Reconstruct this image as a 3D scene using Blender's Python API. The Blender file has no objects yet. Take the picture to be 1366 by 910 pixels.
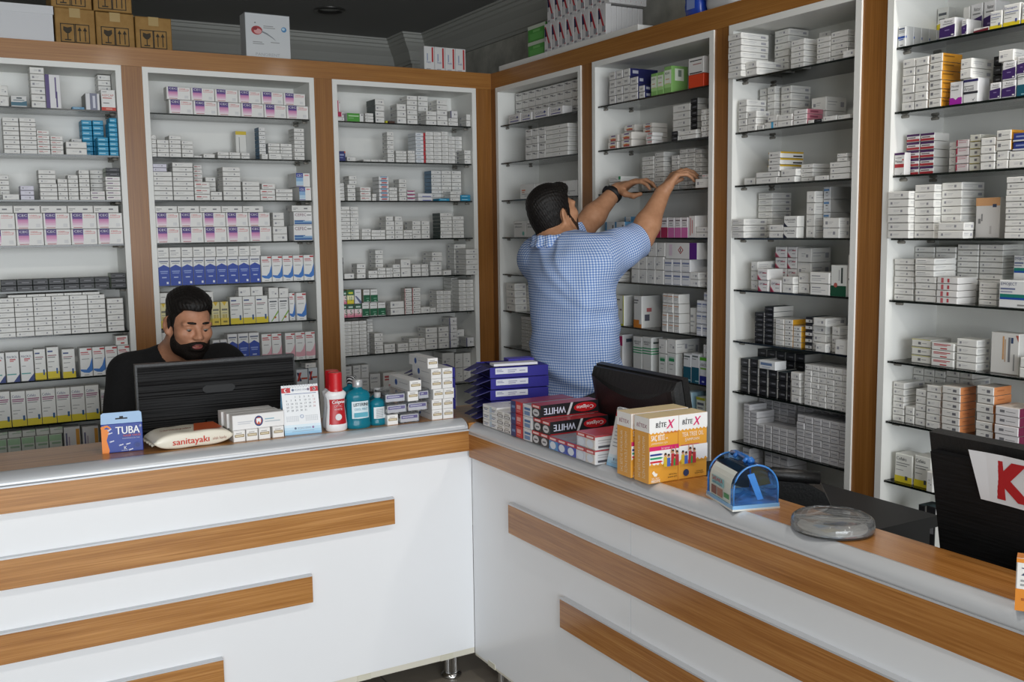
import bpy, bmesh, math, random
from mathutils import Vector, Matrix, Euler
random.seed(7)
scene=bpy.context.scene
COL=scene.collection
# ------------------------------------------------------------------ materials
def lin(c): return c/12.92 if c<=.04045 else ((c+.055)/1.055)**2.4
def hexc(h): return tuple(lin(int(h[i:i+2],16)/255) for i in (0,2,4))+(1,)
MATS={}
def mat(h,rough=.5,metal=0,spec=.5,coat=0,name=None):
    k=(h,rough,metal,spec,coat)
    if k in MATS: return MATS[k]
    m=bpy.data.materials.new(name or 'paint_'+h); m.use_nodes=True
    b=m.node_tree.nodes['Principled BSDF']
    b.inputs['Base Color'].default_value=hexc(h); b.inputs['Roughness'].default_value=rough
    b.inputs['Metallic'].default_value=metal; b.inputs['Specular IOR Level'].default_value=spec
    b.inputs['Coat Weight'].default_value=coat
    MATS[k]=m; return m
def nodes(name):
    m=bpy.data.materials.new(name); m.use_nodes=True
    nt=m.node_tree; return m,nt,nt.nodes['Principled BSDF']
def wood(name,axis,c1,c2,c3,rough=.28,coat=.25):
    m,nt,b=nodes(name); N=nt.nodes.new; L=nt.links.new
    g=N('ShaderNodeNewGeometry'); mp=N('ShaderNodeMapping')
    s={'x':(2.2,150,150),'y':(150,2.2,150),'z':(150,150,2.2)}[axis]; mp.inputs['Scale'].default_value=s
    L(g.outputs['Position'],mp.inputs['Vector'])
    n=N('ShaderNodeTexNoise'); n.inputs['Scale'].default_value=1.6; n.inputs['Detail'].default_value=5; n.inputs['Roughness'].default_value=.65
    L(mp.outputs[0],n.inputs['Vector'])
    mp2=N('ShaderNodeMapping'); mp2.inputs['Scale'].default_value=tuple(1.2 if v==2.2 else v*.25 for v in s); L(g.outputs['Position'],mp2.inputs['Vector'])
    n2=N('ShaderNodeTexNoise'); n2.inputs['Scale'].default_value=1.5; n2.inputs['Detail'].default_value=2; L(mp2.outputs[0],n2.inputs['Vector'])
    r=N('ShaderNodeValToRGB'); e=r.color_ramp.elements
    e[0].position=.32; e[0].color=hexc(c1); e[1].position=.68; e[1].color=hexc(c3)
    x=e.new(.5); x.color=hexc(c2)
    mx=N('ShaderNodeMath'); mx.operation='MULTIPLY_ADD'; mx.inputs[1].default_value=.65
    mm=N('ShaderNodeMath'); mm.operation='MULTIPLY'; mm.inputs[1].default_value=.35
    L(n2.outputs['Fac'],mm.inputs[0]); L(n.outputs['Fac'],mx.inputs[0]); L(mm.outputs[0],mx.inputs[2]); L(mx.outputs[0],r.inputs[0])
    L(r.outputs[0],b.inputs['Base Color']); b.inputs['Roughness'].default_value=rough; b.inputs['Coat Weight'].default_value=coat; b.inputs['Coat Roughness'].default_value=.12
    return m
WX=wood('bamboo_laminate_x','x','8a5722','9e6a30','b07c3e',.34,.16)
WXC=wood('bamboo_counter_x','x','8c5822','ab763c','c69258',.30,.15)
WY=wood('bamboo_laminate_y','y','8a5722','9e6a30','b07c3e',.34,.16)
WYC=wood('bamboo_counter_y','y','86521f','a56e35','be884c',.24,.25)
WZ=wood('bamboo_laminate_z','z','7c4c1c','905e28','a26e36',.36,.05)
def noisy(name,c1,c2,scale,rough,spec=.5,detail=4,bump=0,stretch=(1,1,1),metal=0):
    m,nt,b=nodes(name); N=nt.nodes.new; L=nt.links.new
    g=N('ShaderNodeNewGeometry'); mp=N('ShaderNodeMapping'); mp.inputs['Scale'].default_value=stretch
    L(g.outputs['Position'],mp.inputs['Vector'])
    n=N('ShaderNodeTexNoise'); n.inputs['Scale'].default_value=scale; n.inputs['Detail'].default_value=detail; L(mp.outputs[0],n.inputs['Vector'])
    r=N('ShaderNodeValToRGB'); e=r.color_ramp.elements; e[0].position=.35; e[1].position=.65; e[0].color=hexc(c1); e[1].color=hexc(c2)
    L(n.outputs['Fac'],r.inputs[0]); L(r.outputs[0],b.inputs['Base Color']); b.inputs['Roughness'].default_value=rough; b.inputs['Specular IOR Level'].default_value=spec; b.inputs['Metallic'].default_value=metal
    if bump:
        bp=N('ShaderNodeBump'); bp.inputs['Strength'].default_value=bump; bp.inputs['Distance'].default_value=.004
        L(n.outputs['Fac'],bp.inputs['Height']); L(bp.outputs[0],b.inputs['Normal'])
    return m
LAM=mat('eceef1',.22,spec=.5,name='white_laminate')          # glossy white laminate
LAMI=mat('ecece8',.42,name='white_cabinet_board')
ALU=mat('c9ccd0',.34,metal=.25,name='satin_aluminium')
CHROME=mat('c9c9c9',.18,metal=1,name='chrome')
BLACKP=noisy('black_plastic','0b0b0c','151516',180,.42,bump=.15)
BLACKD=mat('1a1a1b',.55,name='black_desk')
def glassmat(name,tint,refl=.9,gray=0):
    m=bpy.data.materials.new(name); m.use_nodes=True; nt=m.node_tree; nt.nodes.clear(); N=nt.nodes.new; L=nt.links.new
    o=N('ShaderNodeOutputMaterial'); t=N('ShaderNodeBsdfTransparent'); t.inputs[0].default_value=tint+(1,)
    g=N('ShaderNodeBsdfGlossy'); g.inputs['Roughness'].default_value=.03; g.inputs[0].default_value=(refl,refl,refl,1)
    f=N('ShaderNodeFresnel'); f.inputs[0].default_value=1.5
    mx=N('ShaderNodeMixShader'); L(f.outputs[0],mx.inputs[0]); L(t.outputs[0],mx.inputs[1]); L(g.outputs[0],mx.inputs[2])
    if gray:
        d=N('ShaderNodeBsdfDiffuse'); d.inputs[0].default_value=(.75,.78,.8,1); m2=N('ShaderNodeMixShader'); m2.inputs[0].default_value=gray
        L(mx.outputs[0],m2.inputs[1]); L(d.outputs[0],m2.inputs[2]); L(m2.outputs[0],o.inputs[0])
    else: L(mx.outputs[0],o.inputs[0])
    return m
GLASS=glassmat('shelf_glass',(.955,.98,.965))
GEDGE=mat('0d1512',.15,name='glass_edge')
CLEAR=glassmat('clear_plastic',(.93,.93,.94),gray=.10)
# ------------------------------------------------------------------ mesh builder
class MB:
    def __init__(s): s.v=[];s.f=[];s.m=[];s.mats=[];s.sm=[]
    def mi(s,m):
        if m not in s.mats: s.mats.append(m)
        return s.mats.index(m)
    def add(s,vs,fs,m,T=None,smooth=False):
        o=len(s.v); k=s.mi(m)
        for p in vs:
            p=Vector(p); s.v.append(tuple(T@p) if T else tuple(p))
        for f in fs: s.f.append(tuple(i+o for i in f)); s.m.append(k); s.sm.append(smooth)
    def box(s,x0,x1,y0,y1,z0,z1,m,T=None,ms=None):
        vs=[(x0,y0,z0),(x1,y0,z0),(x1,y1,z0),(x0,y1,z0),(x0,y0,z1),(x1,y0,z1),(x1,y1,z1),(x0,y1,z1)]
        fs=[(0,1,5,4),(1,2,6,5),(2,3,7,6),(3,0,4,7),(4,5,6,7),(3,2,1,0)]  # front right back left top bottom
        if ms is None: s.add(vs,fs,m,T)
        else:
            for f,mm in zip(fs,ms): s.add([vs[i] for i in f],[(0,1,2,3)],mm or m,T)
    def carton(s,w,d,h,m,ms=None,c=.0017):   # chamfered carton: x centred, y 0..d (front y=0), z 0..h
        a=w/2; c=min(c,h*.08,w*.08)
        vs=[(-a+c,0,c),(a-c,0,c),(a-c,0,h-c),(-a+c,0,h-c),(-a,c,0),(a,c,0),(a,c,h),(-a,c,h),(-a,d,0),(a,d,0),(a,d,h),(-a,d,h)]
        F,R,B,Lf,Tp,Bt=ms or (m,)*6
        for f,mm in (((0,1,2,3),F),((0,4,5,1),F),((1,5,6,2),F),((2,6,7,3),F),((3,7,4,0),F),((5,9,10,6),R),((9,8,11,10),B),((8,4,7,11),Lf),((7,6,10,11),Tp),((4,8,9,5),Bt)):
            s.add([vs[i] for i in f],[(0,1,2,3)],mm)
    def quad(s,p,m,T=None): s.add(p,[tuple(range(len(p)))],m,T)
    def prism(s,pts,z0,z1,m,T=None,smooth=False):  # polygon in xy extruded in z
        n=len(pts); vs=[(x,y,z0) for x,y in pts]+[(x,y,z1) for x,y in pts]
        s.add(vs,[tuple(range(n-1,-1,-1)),tuple(range(n,2*n))],m,T); s.add(vs,[(i,(i+1)%n,n+(i+1)%n,n+i) for i in range(n)],m,T,smooth)
    def lathe(s,prof,m,n=24,T=None,smooth=True):
        vs=[];fs=[]
        for r,z in prof:
            for i in range(n): a=2*math.pi*i/n; vs.append((r*math.cos(a),r*math.sin(a),z))
        for j in range(len(prof)-1):
            for i in range(n): fs.append((j*n+i,j*n+(i+1)%n,(j+1)*n+(i+1)%n,(j+1)*n+i))
        s.add(vs,fs,m,T,smooth)
        s.add(vs[:n],[tuple(range(n-1,-1,-1))],m,T); s.add(vs[-n:],[tuple(range(n))],m,T)
    def tube(s,pts,r,m,n=10,T=None):
        rs=r if isinstance(r,(list,tuple)) else [r]*len(pts); P=[Vector(p) for p in pts]; vs=[];fs=[]
        up=Vector((0,0,1))
        for i,p in enumerate(P):
            t=(P[min(i+1,len(P)-1)]-P[max(i-1,0)]).normalized()
            a=t.cross(up) if abs(t.dot(up))<.95 else t.cross(Vector((1,0,0))); a.normalize(); b=t.cross(a)
            for k in range(n): an=2*math.pi*k/n; vs.append(p+rs[i]*(math.cos(an)*a+math.sin(an)*b))
        for j in range(len(P)-1):
            for i in range(n): fs.append((j*n+i,j*n+(i+1)%n,(j+1)*n+(i+1)%n,(j+1)*n+i))
        fs.append(tuple(range(n-1,-1,-1))); fs.append(tuple(range((len(P)-1)*n,len(P)*n)))
        s.add(vs,fs,m,T,True)
    def text(s,txt,x,z,h,m,y=-.0004,wmax=None,T=None,bold=False,italic=0,align='L',wfix=None):
        vs,fs,w=glyphs(txt)
        sx=h
        if wfix: sx=wfix/max(w,.01)
        elif wmax and w*h>wmax: sx=wmax/w
        off=0 if align=='L' else (-w*sx/2 if align=='C' else -w*sx)
        for dx in ((0,.05*h) if bold else (0,)):
            s.add([(x+off+vx*sx+dx+italic*vz*h,y-dx*.02,z+vz*h) for vx,vz in vs],fs,m,T)
    def mesh(s,name):
        me=bpy.data.meshes.new(name); me.from_pydata(s.v,[],s.f)
        for m in s.mats: me.materials.append(m)
        me.polygons.foreach_set('material_index',s.m); me.polygons.foreach_set('use_smooth',s.sm); me.update()
        return me
    def build(s,name,parent=None,loc=(0,0,0),rz=0,**kw):
        o=bpy.data.objects.new(name,s.mesh(name)); COL.objects.link(o); o.location=loc; o.rotation_euler=(0,0,rz)
        if parent: o.parent=parent
        for k,v in kw.items(): o[k]=v
        return o
GL={}
def glyphs(t):
    if t in GL: return GL[t]
    cu=bpy.data.curves.new('t','FONT'); cu.body=t; cu.resolution_u=2; cu.fill_mode='FRONT'
    o=bpy.data.objects.new('t',cu); COL.objects.link(o)
    me=o.to_mesh(); vs=[(v.co.x/.73,v.co.y/.73) for v in me.vertices]; fs=[tuple(p.vertices) for p in me.polygons]
    o.to_mesh_clear(); COL.objects.unlink(o); bpy.data.objects.remove(o); bpy.data.curves.remove(cu)
    w=max([v[0] for v in vs] or [1]); GL[t]=(vs,fs,w); return GL[t]
def empty(name,loc=(0,0,0),rz=0,**kw):
    o=bpy.data.objects.new(name,None); COL.objects.link(o); o.location=loc; o.rotation_euler=(0,0,rz); o.empty_display_size=.05
    for k,v in kw.items(): o[k]=v
    return o
def tagd(label,cat,group=None):
    d=dict(label=label,category=cat)
    if group: d['group']=group
    return d
def dup(root,loc,rz=None,**kw):
    def cp(o,p):
        c=o.copy(); COL.objects.link(c)
        if p: c.parent=p
        for ch in o.children: cp(ch,c)
        return c
    r=cp(root,None); r.location=loc
    if rz is not None: r.rotation_euler=(0,0,rz)
    for k,v in kw.items(): r[k]=v
    return r
ORD=['','first','second','third','fourth','fifth','sixth','seventh','eighth','ninth','tenth','eleventh','twelfth','thirteenth','fourteenth','fifteenth','sixteenth','seventeenth','eighteenth','nineteenth','twentieth','twenty-first','twenty-second','twenty-third','twenty-fourth']
# ------------------------------------------------------------------ camera
cd=bpy.data.cameras.new('camera'); co=bpy.data.objects.new('camera',cd); COL.objects.link(co)
YAW,PIT,ROL=.5175113,.1124467,-.0131519
fw=Vector((math.sin(YAW)*math.cos(PIT),math.cos(YAW)*math.cos(PIT),-math.sin(PIT))); rt=Vector((math.cos(YAW),-math.sin(YAW),0)); up=rt.cross(fw)
rt2=math.cos(ROL)*rt+math.sin(ROL)*up; up2=-math.sin(ROL)*rt+math.cos(ROL)*up
CAM=Vector((-2.394,-4.381,1.5))
co.matrix_world=Matrix(((rt2.x,up2.x,-fw.x,CAM.x),(rt2.y,up2.y,-fw.y,CAM.y),(rt2.z,up2.z,-fw.z,CAM.z),(0,0,0,1)))
cd.sensor_width=36; cd.lens=36*1328/1366; cd.clip_start=.05; scene.camera=co
# ------------------------------------------------------------------ room
def slab(name,x0,x1,y0,y1,z0,z1,m,**kw):
    b=MB(); b.box(x0,x1,y0,y1,z0,z1,m); return b.build(name,kind='structure',**kw)
# floor tiles
m,nt,b_=nodes('floor_tiles'); N=nt.nodes.new; L=nt.links.new
g=N('ShaderNodeNewGeometry'); br=N('ShaderNodeTexBrick'); br.offset=0; br.inputs['Scale'].default_value=1; br.inputs['Brick Width'].default_value=.4; br.inputs['Row Height'].default_value=.4; br.inputs['Mortar Size'].default_value=.003
br.inputs['Color1'].default_value=hexc('8b8378'); br.inputs['Color2'].default_value=hexc('857d72'); br.inputs['Mortar'].default_value=hexc('4e4943')
L(g.outputs['Position'],br.inputs['Vector']); L(br.outputs['Color'],b_.inputs['Base Color']); b_.inputs['Roughness'].default_value=.3
FLOORM=m
WALLM=noisy('mottled_grey_wallpaper','9d9b93','c0beb4',9,.8,detail=8,bump=.3)
CEILM=mat('8a8a88',.9,name='ceiling_paint'); CORN=mat('a8a8a2',.7,name='cornice_paint')
slab('floor',-6,3.2,-9,2.2,-.1,0,FLOORM)
slab('ceiling',-6,3.2,-9,2.2,2.7,2.8,CEILM)
slab('wall_right',.36,.46,-9,1.7,0,2.7,WALLM)
slab('wall_back',-6,.46,1.7,1.8,0,2.7,WALLM)
slab('wall_left',-6.1,-6,-9,1.8,0,2.7,WALLM)
slab('pillar_corner',.235,.36,1.45,1.7,0,2.7,WALLM)
def cornice(name,pts,nrm):
    # moulding profile swept along pts (at ceiling); profile offsets (out from wall, below ceiling)
    prof=[(0,.17),(.012,.17),(.014,.155),(.02,.15),(.024,.135),(.04,.10),(.066,.07),(.075,.055),(.082,.05),(.085,.035),(.095,.03),(.098,.012),(.108,.01),(.11,0)]
    b=MB(); vs=[];fs=[]
    k=len(prof)
    for (x,y),(nx,ny) in zip(pts,nrm):
        for o,d in prof: vs.append((x+nx*o,y+ny*o,2.7-d))
    for i in range(len(pts)-1):
        for j in range(k-1): fs.append((i*k+j,(i+1)*k+j,(i+1)*k+j+1,i*k+j+1))
    b.add(vs,fs,CORN); return b.build(name,kind='structure')
cornice('trim_1',[(-6,1.7),(.235,1.7),(.235,1.45),(.36,1.45),(.36,-9)],[(0,-1),(-1,-1),(-1,-1),(-1,-1),(-1,0)])
# ceiling downlight (unlit)
b=MB(); b.lathe([(.085,2.7),(.085,2.694),(.07,2.69),(.066,2.695),(.06,2.699)],mat('4b4a48',.35,metal=.6),28); b.lathe([(.059,2.6985),(.02,2.6975)],mat('26262a',.2),28)
b.build('ceiling_downlight',loc=(-.4654,.968,0),**tagd('round recessed downlight in the dark ceiling above the corner','light'))
# ------------------------------------------------------------------ shelf cabinets
SHZ=[1.9944-.17985*i for i in range(9)]
S=1.2
BAY={'B1':(-2.46,-1.7124),'B2':(-1.6308,-.9024),'B3':(-.8172,-.0876),'R1':(-.054,-.7992),'R2':(-.8844,-1.6356),'R3':(-1.7136,-2.2824),'R4':(-2.376,-3.2)}
BAYN={'B1':'leftmost bay','B2':"seated man's bay",'B3':'left corner bay','R1':'right corner bay','R2':"reaching man's bay",'R3':'second bay from right','R4':'rightmost bay'}
CABL={'B1':'white shelf cabinet with nine shelves of medicine, leftmost of the bays','B2':'white shelf cabinet full of medicine directly behind the seated man','B3':'white shelf cabinet of medicine left of the corner, above the mouthwash bottles',
'R1':'white shelf cabinet of medicine right of the corner, partly behind the standing man','R2':'white shelf cabinet of medicine into which the standing man reaches','R3':'white shelf cabinet with black and grey boxes, second bay from right','R4':'white shelf cabinet of medicine at the right edge behind the letter K'}
PINM=mat('8a867e',.45,metal=.2)
TH=.022; ZB=.555; ZT=2.1792
def RT(run): return 0 if run=='L' else -math.pi/2
def frame_to(run,v,d,z): return (v,d,z) if run=='L' else (d,-v,z)   # viewer-right v, depth d
for bay,(p,q) in BAY.items():
    run='L' if bay[0]=='B' else 'R'
    v0,v1=(p,q) if run=='L' else (-p,-q)
    W=v1-v0; c=(v0+v1)/2
    r=empty('shelf_cabinet',frame_to(run,c,0,0),RT(run),**tagd(CABL[bay],'cabinet','shelf cabinets along the two walls'))
    a=W/2
    b=MB()
    for s in (-1,1): b.box(*( (-a,-a+TH) if s<0 else (a-TH,a)),-.006,.232,0,ZT,LAMI)
    b.build('side_panel',r).name='side_panel' if False else 'side_panel'
    b=MB(); b.box(-a+TH,a-TH,-.006,.232,ZT-TH,ZT,LAMI); b.build('top_panel',r)
    b=MB(); b.box(-a+TH,a-TH,.224,.232,.09,ZT-TH,LAMI); b.build('back_panel',r)
    b=MB(); b.box(-a+TH,a-TH,.004,.224,ZB-.018,ZB+.003,LAMI); b.build('bottom_board',r)
    for s in (0,1):
        x0=-a+TH+.002+s*(W/2-TH); x1=x0+W/2-TH-.004
        dd=MB(); dd.box(x0,x1,-.006,.012,.09,ZB-.022,LAM); do=dd.build('door',r)
        hb=MB(); hx=x1-.05 if s==0 else x0+.05; hb.tube([(hx,-.006,ZB-.1),(hx,-.03,ZB-.1),(hx,-.03,ZB-.22),(hx,-.006,ZB-.22)],.005,CHROME); hb.build('handle',do)
    b=MB(); b.box(-a+TH,a-TH,.02,.03,0,.09,LAM); b.build('plinth',r)
    for i in range(8):
        z=SHZ[i]; b=MB()
        gm=GLASS
        b.box(-a+TH+.001,a-TH-.001,.008,.222,z-.003,z+.003,gm,ms=(GEDGE,None,None,None,None,None))
        so=b.build('glass_shelf',r)
        for yy in (.04,.17):
            pb=MB(); s=-1 if run=='R' else 1
            x=s*(a-TH-.012); pb.tube([(x-.011,yy,z-.009),(x+.011,yy,z-.009)],.0045,PINM,8); pb.tube([(x-s*.004,yy,z-.009),(x-s*.004,yy,z-.003)],.003,PINM,8)
            pb.build('shelf_pin',so)
# wooden uprights + fascia
UP=[('L',-2.6,-2.46,'leftmost wooden upright at the edge of the left bays'),('L',-1.7124,-1.6308,'wooden upright just left of the seated man'),('L',-.9024,-.8172,'wooden upright above the red mouthwash caps, left of the corner bay'),('L',-.0876,0,'wooden upright at the corner, left half'),
('R',0.0005,.054,'wooden upright at the corner, right half'),('R',.7992,.8844,"wooden upright behind the standing man's outstretched arms"),('R',1.6356,1.7136,'wooden upright right of the standing man, behind the orange shampoo packs'),('R',2.2824,2.376,'wooden upright between the two rightmost bays'),('R',3.2,3.4,'wooden upright beyond the rightmost bay')]
for run,v0,v1,lab in UP:
    b=MB(); b.box(-(v1-v0)/2,(v1-v0)/2,.0005,.03,0,ZT,WZ)
    b.build('wooden_upright',loc=frame_to(run,(v0+v1)/2,0,0),rz=RT(run),**tagd(lab,'panel','wooden uprights between the shelf bays'))
b=MB(); b.box(-2.6,0,0,.232,ZT+.0005,2.2548,WX); b.build('wooden_fascia',**tagd('long wooden board topping the left shelf bays, cartons on it','panel','wooden top boards of the shelves'))
b=MB(); b.box(.0005,.232,-3.4,-.0005,ZT+.0005,2.2548,WY); b.build('wooden_fascia',**tagd('long wooden board topping the right shelf bays, toothbrush packs on it','panel','wooden top boards of the shelves'))
b=MB(); b.box(.03,.23,-.47,-.03,2.2552,2.288,LAMI); b.box(.03,.23,-1.15,-.474,2.2552,2.288,LAMI)
b.build('top_shelf_board',**tagd('white board lying on the right wooden top under the packs','board'))
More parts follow.
